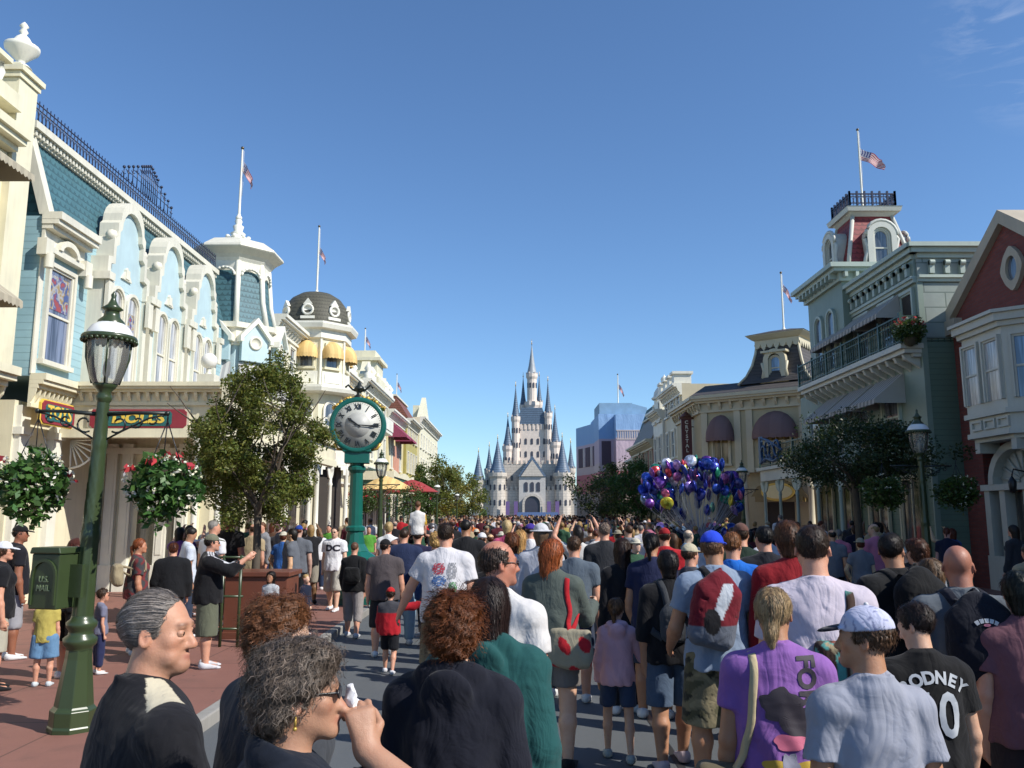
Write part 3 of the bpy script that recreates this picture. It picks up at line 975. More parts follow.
def make_person(label, px, ytop, Y, face=0, group=None, sex='m', hair='short', haircol='#2a1c14', skin='pink',
                top='#555555', sleeve=.55, hem=None, hood=False, collar=False, loose=.010, toppaint=None,
                bot='#333344', botlen=.5, botloose=.012, skirt=False, botpaint=None, shoe='#cfcfcf', cap=None, cappaint=None,
                hat=None, cell=None, build=1.0, glasses=False, child=False, vol=0.0, wr=1.0, detail=None, H=None, z=None,
                style=0, seed=0, strand=None, eyes=None, flare=0.0, neckcut=0.0, auto=1, **kw):
    x = xat(px, ytop, Y)
    g = walk_z(x, Y) if z is None else z
    if H is None: H = zat(ytop, Y) - g - (.022 if not cap else .03) - vol*.8
    if cell is None: cell = max(.0062, min(.026, Y*.0021))
    if detail is None: detail = Y < 9
    P = Person(H, sex, build, child=child, cell=cell, detail=detail, **kw)
    P.open_eyes = bool(eyes)
    f = P.body()
    o = sdf_obj('person', f, cell, SKIN, None, SKINS.get(skin, None) or srgb(skin), tonef=face_tone(P))
    tag(o, label, 'person', group)
    o.location = (x, Y, g - P.drop); o.rotation_euler = (0, 0, R(face))
    # keep the head at the wanted photo column even when the body leans
    off = Matrix.Rotation(R(face), 3, 'Z') @ Vector(P.hc.tolist())
    o.location.x -= off.x; o.location.y -= off.y
    if z is None and not P.sit:
        o.location.z = walk_z(o.location.x, o.location.y) - P.drop
    o['h'] = H; del o['h']
    P.o = o
    if top:
        P.fs = P.shirt(loose, sleeve, hem, neckcut, hood, collar, seed+1, wr, flare=flare)
        nm = 'hoodie' if hood else ('jacket' if sleeve > 1 else 'shirt')
        P.top = sdf_obj(nm, P.fs, cell, CLOTH, o, srgb(top) if not toppaint else (1, 1, 1), tonef=(lambda V: toppaint(V, P)) if toppaint else None)
    if bot:
        P.fl = P.legs(botlen, botloose, seed+2, skirt, wr)
        P.bot = sdf_obj('skirt' if skirt else ('shorts' if botlen <= .62 else 'trousers'), P.fl, cell*1.15, CLOTH, o, srgb(bot) if not botpaint else (1, 1, 1),
                        tonef=(lambda V: botpaint(V, P)) if botpaint else None)
    for sd in (-1, 1):
        s_ = sdf_obj('shoe', P.shoe(sd), max(cell, .008), CLOTH, o, srgb(shoe))
    if hair and not hat:
        P.fh = P.hair(hair, seed, vol)
        if cap: P.fh = cut(P.fh, plane(P.hp(0, 0, .034), P.HM @ V3(0, .1, 1)))
        P.hairo = sdf_obj('hair', P.fh, min(cell, .009) if Y < 9 else cell, HAIR, o, srgb(haircol))
        if auto and 3 < Y < 12.5 or auto == 2:
            cu = {'curly': .9, 'bob': .15, 'long': .12}.get(hair, .12)
            ln = {'curly': .05, 'long': .12, 'bob': .09, 'ponytail': .08}.get(hair, .035)
            hair_strands(P, int(2200 if Y < 7 else 1300), ln, max(.0022, Y*.0005), '#%s' % hexmul(haircol, 1.35), curl=cu, lift=.003 if hair != 'short' else .002, jitter=.35 if hair in ('short', 'boy') else .15, tonevar=.9, cell=.016)
    if cap:
        sdf_obj('cap', P.cap(), min(cell, .007), CLOTH, o, srgb(cap) if not cappaint else (1, 1, 1), tonef=(lambda V: cappaint(V, P)) if cappaint else None)
    if hat:
        sdf_obj('sun_hat', noisy(P.visor_hat(), .004, 30, seed), min(cell, .008), CLOTH, o, srgb(hat))
        P.fh = cut(P.hair(hair, seed, vol), plane(P.hp(0, 0, .034), P.HM @ V3(0, .1, 1)))
        P.hairo = sdf_obj('hair', P.fh, cell, HAIR, o, srgb(haircol))
    if glasses:
        k = P.hk(); M = P.HM
        fs = []
        for q in (-1, 1):
            fs.append(elli(P.hp(q*.033, .096, .001), V3(.024, .0045, .016)*k, M @ rotz(q*-.18)))
            fs.append(rcone(P.hp(q*.050, .090, .004), P.hp(q*.083, .0, .008), .0034*k, .0030*k))
        fs.append(rcone(P.hp(-.016, .100, .004), P.hp(.016, .100, .004), .0036*k, .0036*k))
        sdf_obj('sunglasses', union(fs, .002), max(.0028, min(.005, cell*.4)), LEATHER, o, (.012, .012, .014))
    if eyes:
        k = P.hk()
        for q in (-1, 1):
            fr = P.HM @ unit((q*.1, 1, 0))
            r = .0125*k
            e = MB().ball((0, 0, 0), r, 16, 0); e.merge(MB().ball((fr*r*.34).tolist(), r*.76, 14, 1))
            e.xf(Matrix.Translation(P.hp(q*.032, .0768, .0).tolist()))
            eo = e.build('eye', [plain('eye_white_surface', (.30, .26, .23), .25), plain('iris', (.03, .02, .015), .12)], o, fix=False)
            up = cut(elli(P.hp(q*.032, .0752, .0), V3(.0165, .0145, .0145)*k, P.HM), plane(P.hp(0, 0, .0088), -(P.HM @ V3(0, .15, 1))))
            lo = cut(elli(P.hp(q*.032, .0752, .0), V3(.0165, .0140, .0145)*k, P.HM), plane(P.hp(0, 0, -.0078), (P.HM @ V3(0, -.2, 1))))
            sk = tuple(c*.9 for c in (SKINS.get(skin) or srgb(skin)))
            sdf_obj('upper_eyelid', up, .0030, SKIN, eo, sk); sdf_obj('lower_eyelid', lo, .0030, SKIN, eo, sk)
    return P

def down_flow(P, part=0.0, back=.8, slick=0.0):
    """hair runs away from the parting, then falls"""
    M, k, hc = P.HM, P.hk(), P.hc
    def fl(p):
        q = ((p-hc) @ M)/k
        d = np.zeros_like(q)
        d[:, 1] = -back*np.clip((q[:, 2]+.0)/.1, 0, 1) - slick
        d[:, 0] = np.sign(q[:, 0]-part)*np.clip((q[:, 2])/.1, 0, 1)*(.0 if slick else 1.0)
        d[:, 2] = -1 + .0*q[:, 2]
        if slick: d[:, 2] = np.where(q[:, 1] > -.06, -.18, -1.0)
        return (d @ M.T).astype(f32)
    return fl

def hair_strands(P, n, length, width, color, curl=0, flow=None, lift=.003, seed=3, segs=7, jitter=.25, tonevar=.5, gray=0.0, cell=.012):
    V, Q = poly_sdf(P.fh, cell)
    N = np.zeros_like(V); N[:, 2] = 1
    return strands('hair_strands', P.fh, V, N, n, length, width, HAIR, P.hairo, srgb(color), flow or down_flow(P), curl, lift, seed, segs, jitter, tonevar, gray)

def decal(name, me, P, f, origin, xdir, zdir, ndir, mat, off=.004):
    """lay flat lettering (x right, y up) on a garment surface"""
    bm = bmesh.new(); bm.from_mesh(me)
    for _ in range(3):
        es = [e for e in bm.edges if e.calc_length() > .02]
        if not es: break
        bmesh.ops.subdivide_edges(bm, edges=es, cuts=1)
        bmesh.ops.triangulate(bm, faces=[q for q in bm.faces if len(q.verts) > 4])
    V = np.array([v.co[:] for v in bm.verts], f32)
    xd, zd, nd = V3(*xdir), V3(*zdir), V3(*ndir)
    p = np.array(origin, f32) + V[:, :1]*xd + V[:, 1:2]*zd + nd*.35
    PAD[0] = 9
    for _ in range(30):
        d = f(p)
        p = p - nd*np.maximum(d, 0)[:, None]*.8
    PAD[0] = .03
    p = p + nd*off
    for v, q in zip(bm.verts, p): v.co = q.tolist()
    me2 = bpy.data.meshes.new(name); bm.to_mesh(me2); bm.free()
    me2.materials.append(mat)
    at_ = me2.color_attributes.new('tone', 'FLOAT_COLOR', 'POINT')
    at_.data.foreach_set('color', np.ones(len(me2.vertices)*4, f32))
    o = bpy.data.objects.new(name, me2); link(o, P.top if P.top else P.o)
    return o

def patch_mesh(w, h, nx=14, ny=14, shape=None):
    me = bpy.data.meshes.new('patch')
    vs = [((i/nx-.5)*w, (j/ny-.5)*h, 0) for j in range(ny+1) for i in range(nx+1)]
    fs = []
    for j in range(ny):
        for i in range(nx):
            c = ((i+.5)/nx-.5, (j+.5)/ny-.5)
            if shape and not shape(*c): continue
            a = j*(nx+1)+i; fs.append((a, a+1, a+nx+2, a+nx+1))
    me.from_pydata(vs, [], fs); return me

def surf_strap(f, pts, w, th, name, color, parent, off=.004, mat=None, n=44, tone=None):
    """flat strap lying on an implicit surface, following the given points"""
    pts = [V3(*p) for p in pts]
    seg = [np.linalg.norm(b-a) for a, b in zip(pts[:-1], pts[1:])]; T = np.concatenate([[0], np.cumsum(seg)]); T /= T[-1]
    u = np.linspace(0, 1, n); A = np.array(pts)
    Q = np.stack([np.interp(u, T, A[:, i]) for i in range(3)], 1).astype(f32)
    for _ in range(3): Q[1:-1] = (Q[:-2]+Q[1:-1]*2+Q[2:])/4
    PAD[0] = 9
    e = .006
    def grad(p):
        g = np.stack([f(p+V3(*(e*(i == a) for i in range(3)))) - f(p-V3(*(e*(i == a) for i in range(3)))) for a in range(3)], 1)
        return g/(np.linalg.norm(g, axis=1, keepdims=True)+1e-8)
    G = grad(Q)
    for _ in range(6):
        d = f(Q); Q = Q - G*np.where(d < off+.03, d-off, 0)[:, None]*.9; G = grad(Q)
    PAD[0] = .03
    for _ in range(2): G[1:-1] = (G[:-2]+G[1:-1]+G[2:])/3; Q[1:-1] = (Q[:-2]+Q[1:-1]*2+Q[2:])/4
    tt = np.gradient(Q, axis=0); S = np.cross(tt, G); S /= (np.linalg.norm(S, axis=1, keepdims=True)+1e-8)
    h = w/2
    R4 = [Q-S*h-G*.004, Q-S*h*.9+G*th, Q+S*h*.9+G*th, Q+S*h-G*.004]
    V = np.stack(R4, 1).reshape(-1, 3); F_ = []
    for i in range(n-1):
        for k in range(4): F_.append((i*4+k, i*4+(k+1) % 4, i*4+4+(k+1) % 4, i*4+4+k))
    me = np_mesh(name, V, np.array(F_), [mat or CLOTH], tone=tone(V.astype(f32)) if tone else None)
    o = bpy.data.objects.new(name, me); o.color = (*(srgb(color) if not tone else (1, 1, 1)), 1); link(o, parent); return o

def backpack(name, label, P, color, color2, w=.30, h=.42, d=.15, dz=-.02, cell=.009, strapcol=None, group=None, one=False, tonef=None, dx=0.0, tilt=0.0):
    """worn bag: body, front pocket, straps lying over the shoulders; a thing of its own"""
    k = P.H/1.75; w, h, d = w*k, h*k, d*k
    back = -(.062*P.H*P.b + .012) - d*.42
    c = V3(dx, P.che[1] + back, P.che[2]+dz)
    M = roty(tilt).astype(f32)
    L = lambda x, y, z: c + M @ V3(x, y, z)
    f = union([rbox(L(0, 0, -h*.06), (w/2, d*.46, h*.42), .075*k, M), (elli(L(0, .0, h*.10), (w*.44, d*.50, h*.44), M), .05), (elli(L(0, -d*.30, -h*.18), (w*.40, d*.36, h*.26), M), .02),
               (rcone(L(-.035, d*.25, h*.50), L(0, d*.15, h*.56), .009, .009), .004), (rcone(L(0, d*.15, h*.56), L(.035, d*.25, h*.50), .009, .009), .004)])
    f = minus(f, union([rcone(L(-w*.40, -d*.42, h*.13), L(w*.40, -d*.42, h*.13), .006, .006), rcone(L(-w*.40, -d*.40, -h*.02), L(w*.40, -d*.40, -h*.02), .005, .005)], .0), .006)
    f = noisy(f, .008, 14, 3, (1, 1, 1), .003)
    root = empty(name, P.o.location, P.o.rotation_euler.z)
    tag(root, label, 'backpack', group)
    b = sdf_obj('bag_body', f, cell, CLOTH, root, srgb(color), tonef=tonef)
    nz, S = P.nb[2], P.clav
    for q in ((-1, 1) if not one else (-1,)):
        pts = [L(q*w*.22, d*.35, h*.40), V3(q*.070*k, P.che[1]-.085*k*P.b, P.che[2]+.13*k), V3(q*.080*k, P.nb[1], S[2]+.05*k), V3(q*.088*k, P.che[1]+.07*k, S[2]-.0*k), V3(q*.105*k, P.che[1]+.12*k*P.b, P.che[2]),
               V3(q*.165*k*P.b, P.che[1]+.03*k, P.che[2]-.14*k), L(q*w*.40, d*.3, -h*.38)]
        surf_strap(P.fs, pts, .055*k, .010, 'strap', strapcol or color2, root)
    return root, f, c
# ================================================================ world, camera, light
cam = bpy.data.cameras.new('camera'); cam.sensor_width = 36; cam.lens = 36*FPX/1024
cam.clip_start = .05; cam.clip_end = 5000
co = bpy.data.objects.new('camera', cam); COL.objects.link(co)
co.location = (0, 0, CAMH); co.rotation_euler = (R(90)+PIT, 0, 0); SC.camera = co
SUNV = Vector((.86, -.42, .80)).normalized()
def make_world():
    w = bpy.data.worlds.new('World'); SC.world = w; w.use_nodes = True
    nt = w.node_tree; bg = nt.nodes['Background']
    sky = nt.nodes.new('ShaderNodeTexSky'); sky.sky_type = 'NISHITA'; sky.sun_disc = False
    el = math.asin(SUNV.z); az = math.atan2(SUNV.x, SUNV.y)
    sky.sun_elevation = el; sky.sun_rotation = az
    sky.air_density = 1.0; sky.dust_density = .05; sky.ozone_density = 2.2; sky.altitude = 0
    tint = nt.nodes.new('ShaderNodeMix'); tint.data_type = 'RGBA'; tint.blend_type = 'MULTIPLY'; tint.inputs[0].default_value = 1
    tint.inputs[7].default_value = (.92, 1.17, 1.42, 1); nt.links.new(sky.outputs[0], tint.inputs[6])
    # thin wisps of cloud high on the right
    tc = nt.nodes.new('ShaderNodeTexCoord')
    def nd(t, **k):
        n = nt.nodes.new(t)
        for a, b in k.items(): setattr(n, a, b)
        return n
    def vdir(px, py):
        a, b = ray(px, py); return Vector((a, 1, b)).normalized()
    mp = nd('ShaderNodeMapping'); mp.inputs['Scale'].default_value = (2.2, 2.2, 9); nt.links.new(tc.outputs['Generated'], mp.inputs[0])
    no = nd('ShaderNodeTexNoise'); no.inputs['Scale'].default_value = 5; no.inputs['Detail'].default_value = 9; no.inputs['Roughness'].default_value = .62; no.inputs['Distortion'].default_value = .7
    nt.links.new(mp.outputs[0], no.inputs['Vector'])
    rp = nd('ShaderNodeValToRGB'); rp.color_ramp.elements[0].position = .47; rp.color_ramp.elements[1].position = .78
    nt.links.new(no.outputs['Fac'], rp.inputs[0])
    tot = None
    for (px, py, r) in ((1000, 28, .075), (1030, 74, .06), (500+1130, 60, .3)):
        ds = nd('ShaderNodeVectorMath', operation='DISTANCE'); nt.links.new(tc.outputs['Generated'], ds.inputs[0]); ds.inputs[1].default_value = vdir(px, py)
        mr = nd('ShaderNodeMapRange'); mr.inputs[1].default_value = r; mr.inputs[2].default_value = 0; mr.inputs[3].default_value = 0; mr.inputs[4].default_value = 1
        nt.links.new(ds.outputs['Value'], mr.inputs[0])
        if tot is None: tot = mr.outputs[0]
        else:
            mx = nd('ShaderNodeMath', operation='MAXIMUM'); nt.links.new(tot, mx.inputs[0]); nt.links.new(mr.outputs[0], mx.inputs[1]); tot = mx.outputs[0]
    mu = nd('ShaderNodeMath', operation='MULTIPLY'); nt.links.new(tot, mu.inputs[0]); nt.links.new(rp.outputs[0], mu.inputs[1])
    m2 = nd('ShaderNodeMath', operation='MULTIPLY'); m2.inputs[1].default_value = .28; nt.links.new(mu.outputs[0], m2.inputs[0])
    mix = nd('ShaderNodeMix', data_type='RGBA'); nt.links.new(m2.outputs[0], mix.inputs[0]); nt.links.new(tint.outputs[2], mix.inputs[6]); mix.inputs[7].default_value = (9, 9.3, 10, 1)
    nt.links.new(mix.outputs[2], bg.inputs[0]); bg.inputs[1].default_value = SKYS
SKYS = .086
make_world()
sl = bpy.data.lights.new('sun', 'SUN'); sl.energy = 4.6; sl.angle = R(.53); sl.color = (1, .955, .88)
so = bpy.data.objects.new('sun', sl); COL.objects.link(so); so.location = (40, -20, 60)
so.rotation_euler = SUNV.to_track_quat('Z', 'Y').to_euler()
SC.view_settings.view_transform = 'Standard'; SC.view_settings.look = 'None'; SC.view_settings.gamma = 1
SC.view_settings.exposure = 0.42

# ================================================================ palette
CREAM = paint('cream_paint', (.71, .66, .475), .5, .12, .4)
WHITE = paint('white_trim', (.73, .71, .61), .5, .1, .35)
OFFW = paint('offwhite_trim', (.65, .62, .51), .5, .12, .4)
BLUE = siding('blue_siding', (.26, .405, .445), .16, .02)
LBLUE = paint('pale_blue_panel', (.42, .545, .57), .55)
TEALSH = siding('teal_shingles', (.055, .14, .165), .2, .02, True, .6)
DOMESH = siding('dome_shingles', (.085, .08, .055), .17, .02, True, .65, .35, .16)
NAVYI = plain('navy_iron', (.012, .016, .045), .4)
GREENI = plain('green_iron', (.02, .06, .045), .4)
LAMPG = plain('lamp_green', (.036, .055, .022), .3)
CLOCKG = plain('clock_green', (.008, .105, .082), .28)
GOLD = plain('gold_paint', (.55, .36, .08), .35, .4)
BRICK = brickmat('red_brick', (.22, .055, .042), (.16, .038, .030), (.13, .055, .05), .24, .085, .012)
BRICK2 = brickmat('rose_brick', (.36, .12, .09), (.30, .09, .07), (.3, .2, .17))
STONE = brickmat('grey_green_blocks', (.30, .34, .31), (.27, .31, .28), (.12, .16, .14), 1.15, .42, .018)
GGREEN = paint('sage_green_paint', (.19, .245, .20), .5, .1, .3)
GGLIGHT = paint('pale_sage_trim', (.36, .42, .36), .5, .08, .3)
MOSS = siding('moss_green_siding', (.11, .165, .12), .15, .02)
BEIGE = paint('beige_paint', (.42, .36, .22), .55, .08, .25)
BEIGEL = paint('light_beige_trim', (.52, .46, .32), .5, .08, .2)
SLATE = siding('brown_slate', (.07, .06, .055), .18, .02, True, .7, .3, .18)
REDSH = siding('red_shingles', (.25, .035, .035), .18, .02, True, .6, .4, .2)
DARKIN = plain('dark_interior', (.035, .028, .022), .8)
ASPH = None
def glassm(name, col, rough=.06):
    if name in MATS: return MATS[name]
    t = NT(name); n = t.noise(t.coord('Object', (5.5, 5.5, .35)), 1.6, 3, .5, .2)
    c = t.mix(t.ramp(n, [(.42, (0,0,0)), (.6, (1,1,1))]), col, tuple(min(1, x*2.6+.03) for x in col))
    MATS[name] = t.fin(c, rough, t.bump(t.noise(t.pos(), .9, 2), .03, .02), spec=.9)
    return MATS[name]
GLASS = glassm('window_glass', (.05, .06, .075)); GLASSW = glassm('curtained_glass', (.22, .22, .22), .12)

# ================================================================ ground
def ground_mats():
    t = NT('asphalt')
    p = t.pos()
    c = t.mix(t.noise(p, .35, 6), (.060, .068, .075), (.098, .107, .113))
    c = t.mix(t.ramp(t.noise(p, 160, 3), [(.45, (0,0,0)), (.8, (1,1,1))]), c, (.17, .175, .175))
    st = t.ramp(t.noise(t.pos((1, .3, 1)), 1.1, 7, .65), [(.52, (0,0,0)), (.72, (1,1,1))])
    c = t.mix(t.math('MULTIPLY', st, .4), c, (.045, .05, .055))
    asp = t.fin(c, t.math('ADD', .55, t.math('MULTIPLY', t.noise(p, 2, 4), .3)), t.bump(t.noise(p, 220, 3), .35, .004))
    t = NT('red_concrete'); p = t.pos()
    g = t.node('ShaderNodeNewGeometry'); sx = t.node('ShaderNodeSeparateXYZ'); t.lk(g.outputs['Position'], sx.inputs[0])
    gx = t.math('LESS_THAN', t.math('FRACT', t.math('DIVIDE', t.math('ADD', sx.outputs[0], 100.2), 1.3)), .012)
    gy = t.math('LESS_THAN', t.math('FRACT', t.math('DIVIDE', t.math('ADD', sx.outputs[1], 100.1), 1.5)), .012)
    jo = t.math('MAXIMUM', gx, gy)
    vo = t.node('ShaderNodeTexVoronoi'); vo.inputs['Scale'].default_value = 2.6; t.lk(p, vo.inputs['Vector']); gum = t.math('LESS_THAN', vo.outputs['Distance'], .055)
    c = t.mix(t.noise(p, .5, 6), (.165, .068, .052), (.255, .115, .088))
    c = t.mix(t.math('MULTIPLY', t.ramp(t.noise(p, 6, 6, .7), [(.5, (0,0,0)), (.8, (1,1,1))]), .35), c, (.11, .055, .045))
    c = t.mix(t.ramp(t.noise(p, 200, 3), [(.5, (0,0,0)), (.85, (1,1,1))]), c, (.3, .17, .13))
    c = t.mix(t.math('MULTIPLY', gum, .55), c, (.06, .045, .04))
    c = t.mix(t.math('MULTIPLY', t.ramp(t.noise(p, .9, 5, .6, 1.5), [(.52, (0,0,0)), (.66, (1,1,1))]), .35), c, (.10, .055, .045))
    c = t.mix(t.math('MULTIPLY', jo, .8), c, (.05, .03, .025))
    nr = t.bump(t.noise(p, 180, 3), .3, .004)
    nr = t.bump(t.math('SUBTRACT', 1.0, jo), .6, .01, nr)
    return asp, t.fin(c, .7, nr)
ASPH, REDC = ground_mats()
KERBM = paint('kerb_concrete', (.27, .26, .24), .8, .2, .5)
FARG = paint('far_ground_mat', (.12, .11, .08), .9)
tag(MB().box(-1500, 1500, -60, 3000, -.5, -.008).build('ground', FARG), kind='structure')
tag(MB().box(-2.86, 7.46, -20, 150, -.1, 0).build('road', ASPH), kind='structure')
tag(MB().box(-2.99, -16, -20, 110, -.1, .12).build('left_pavement', REDC), kind='structure')
tag(MB().box(7.59, 22, -20, 110, -.1, .12).build('right_pavement', REDC), kind='structure')
for nm, a, b in (('left_kerb', -2.99, -2.85), ('right_kerb', 7.45, 7.59)):
    k = MB()
    y = -20
    while y < 110:
        k.box(a, b, y, y+1.79, -.1, .124); y += 1.8
    tag(k.build(nm, KERBM, bevel=.015), kind='structure')
# painted parade line and tram rail in the road
for x in (1.35, 2.75):
    tag(MB().box(x-.03, x+.03, -20, 150, -.02, .004).build('tram_rail', plain('rail_steel', (.09, .09, .09), .35, .6)), kind='structure')

# ================================================================ facade helpers: x along the wall (to the viewer's right), -y outwards, z up
class Face:
    def __init__(s, root, x, y, ang):
        s.root = root; s.x, s.y, s.a = x, y, R(ang)
    def put(s, mb, name, mat, parent=None, loc=(0, 0, 0), bevel=0.0, mesh=None):
        o = bpy.data.objects.new(name, mesh or mb.mesh(name, mat))
        if parent is None:
            M = Matrix.Translation((s.x - s.root.location.x, s.y - s.root.location.y, 0)) @ Matrix.Rotation(s.a, 4, 'Z') @ Matrix.Translation(loc)
            link(o, s.root); o.matrix_local = M
        else:
            link(o, parent); o.location = loc
        return o
def wallbox(mb, x0, x1, z0, z1, d0, d1, mi=0): return mb.box(x0, x1, -d1, -d0, z0, z1, mi)   # d = distance outwards
def arc(w, z0, z1, n=10, e=0.0):
    """arched outline, width w from z0, springing at z1, enlarged by e"""
    r = w/2 + e
    pts = [(-r, z0), (-r, z1)]
    pts += [(-r*math.cos(math.pi*i/n), z1 + r*math.sin(math.pi*i/n)) for i in range(1, n)]
    return pts + [(r, z1), (r, z0)]
WC = {}
def window(F, x, z, w, h, arch=False, frame=WHITE, glass=GLASS, tw=.09, bars=(1, 2), sill=True, d=0.0, hood=False, name='window', sash=.05):
    key = (w, h, arch, frame.name, glass.name, tw, bars, sill, hood, sash)
    if key not in WC:
        fm = MB(); pm = MB(); sm = MB()
        if arch:
            sp = h - w/2
            fm.strip(arc(w, 0, sp, e=tw), arc(w, 0, sp), -.09, 0)
            fm.strip(arc(w, 0, sp, e=-.0), arc(w, 0, sp, e=-sash), -.05, -.01)
            pm.prism(arc(w, 0, sp, e=-.004), -.012, -.004)
        else:
            o = [(-w/2-tw, 0), (-w/2-tw, h+tw), (w/2+tw, h+tw), (w/2+tw, 0)]
            i = [(-w/2, 0), (-w/2, h), (w/2, h), (w/2, 0)]
            fm.strip(o, i, -.09, 0)
            i2 = [(-w/2+sash, 0), (-w/2+sash, h-sash), (w/2-sash, h-sash), (w/2-sash, 0)]
            fm.strip(i, i2, -.05, -.01)
            pm.box(-w/2+.004, w/2-.004, -.012, -.004, 0, h-.004)
        for k in range(1, bars[1]): fm.box(-w/2+.002, w/2-.002, -.045, -.013, h*k/bars[1]-.025, h*k/bars[1]+.025)
        for k in range(1, bars[0]): fm.box(-w/2+w*k/bars[0]-.02, -w/2+w*k/bars[0]+.02, -.043, -.013, 0, h-(w*.1 if arch else .01))
        if sill: sm.box(-w/2-tw-.05, w/2+tw+.05, -.14, 0, -.10, 0)
        if hood:
            fm.box(-w/2-tw-.08, w/2+tw+.08, -.18, 0, h+tw+.001, h+tw+.10)
            fm.prism([(-w/2-tw-.06, h+tw+.101), (w/2+tw+.06, h+tw+.101), (0, h+tw+.30)], -.15, 0)
        WC[key] = (fm.mesh(name, frame), pm.mesh('pane', glass), sm.mesh('sill', frame) if sill else None)
    a, b, c = WC[key]
    o = F.put(None, name, None, None, (x, -d, z), mesh=a)
    F.put(None, 'pane', None, o, mesh=b)
    if c: F.put(None, 'sill', None, o, mesh=c)
    return o
def cornice(F, x0, x1, z, h=.5, out=.5, mat=WHITE, brk=.45, bw=.12, name='cornice', ends=0.0, dent=True, brkmat=None):
    """stepped moulding with brackets underneath; top at z"""
    m = MB()
    wallbox(m, x0-ends, x1+ends, z-h*.22, z, 0, out)
    wallbox(m, x0-ends*.9, x1+ends*.9, z-h*.36, z-h*.22-.002, 0, out*.86)
    wallbox(m, x0-ends*.4, x1+ends*.4, z-h*.50, z-h*.36-.002, 0, out*.55)
    wallbox(m, x0, x1, z-h, z-h*.5-.002, 0, out*.16)
    wallbox(m, x0, x1, z-h-.08, z-h-.002, 0, out*.24)
    if dent:
        n = max(1, int((x1-x0)/brk)); st = (x1-x0)/n
        for i in range(n+1):
            c = x0 + i*st
            m.prism([(-out*.16-.002, z-h*.5-.004), (-out*.5, z-h*.5-.004), (-out*.42, z-h*.72), (-out*.16-.002, z-h*.97)], max(x0, c-bw/2), min(x1, c+bw/2), 'x')
    return F.put(m, name, mat)
def awning(F, x, z, w, drop, out, mat, name='awning', valance=.15, dome=False, d=0.0):
    """sloped canvas with closed cheeks and a scalloped valance; x is its middle, z its top"""
    m = MB()
    n = max(6, int(w/.12))
    if dome:
        k = 10; vs = []; fs = []
        for j in range(5):
            a = j/4*math.pi/2
            for i in range(k+1):
                b = math.pi*i/k
                vs.append((-w/2*math.cos(b), -out*math.sin(a)*math.sin(b)**.6 - .002, z-drop + drop*math.sin(b)*math.cos(a)))
        for j in range(4):
            for i in range(k):
                q = j*(k+1)+i; fs.append((q, q+1, q+k+2, q+k+1))
        m.add(vs, fs, 0, True)
        base = [vs[4*(k+1)+i] for i in range(k+1)]
        for i in range(k):
            a, b = base[i], base[i+1]
            m.add([a, b, (b[0], b[1]-.004, b[2]-valance), ((a[0]+b[0])/2, (a[1]+b[1])/2-.004, b[2]-valance*1.25), (a[0], a[1]-.004, a[2]-valance)], [(0, 1, 2, 3, 4)])
    else:
        for i in range(n):
            a, b = -w/2+w*i/n, -w/2+w*(i+1)/n
            m.add([(a, -.002, z), (b, -.002, z), (b, -out, z-drop), (a, -out, z-drop)], [(0, 1, 2, 3)])
            m.add([(a, -out, z-drop), (b, -out, z-drop), (b, -out-.01, z-drop-valance*.8), ((a+b)/2, -out-.01, z-drop-valance*1.1), (a, -out-.01, z-drop-valance*.8)], [(0, 1, 2, 3, 4)])
        for q in (-w/2, w/2):
            m.add([(q, -.002, z), (q, -out, z-drop), (q, -.002, z-drop)], [(0, 1, 2)])
            m.add([(q, -.002, z-drop), (q, -out, z-drop), (q, -out, z-drop-valance*.8), (q, -.002, z-drop-valance*.8)], [(0, 1, 2, 3)])
    o = F.put(m, name, mat, None, (x, -d, 0))
    return o
def colprof(r, h):
    return [(r*1.7, 0), (r*1.7, h*.035), (r*1.25, h*.05), (r*1.4, h*.10), (r*1.05, h*.13), (r*1.2, h*.27), (r*1.35, h*.29), (r*1.0, h*.31), (r*.92, h*.80), (r*1.25, h*.82), (r*.9, h*.84), (r*.85, h*.93), (r*1.5, h*.965), (r*1.7, h*.97), (r*1.7, h)]
def column(F, x, d, z0, z1, r, mat, name='column', brackets=True):
    m = MB(); m.lathe(colprof(r, z1-z0), (0, 0, 0), 12)
    if brackets:
        for q in (-1, 1):
            L = .42
            out = [(q*r, z1-z0-.02)] + [(q*(r+L*math.sin(t*math.pi/2/5)), z1-z0-.03-L*(math.cos(t*math.pi/2/5))) for t in range(6)]
            m.prism(out if q > 0 else out[::-1], -.02, .02)
    return F.put(m, name, mat, None, (x, -d, z0))
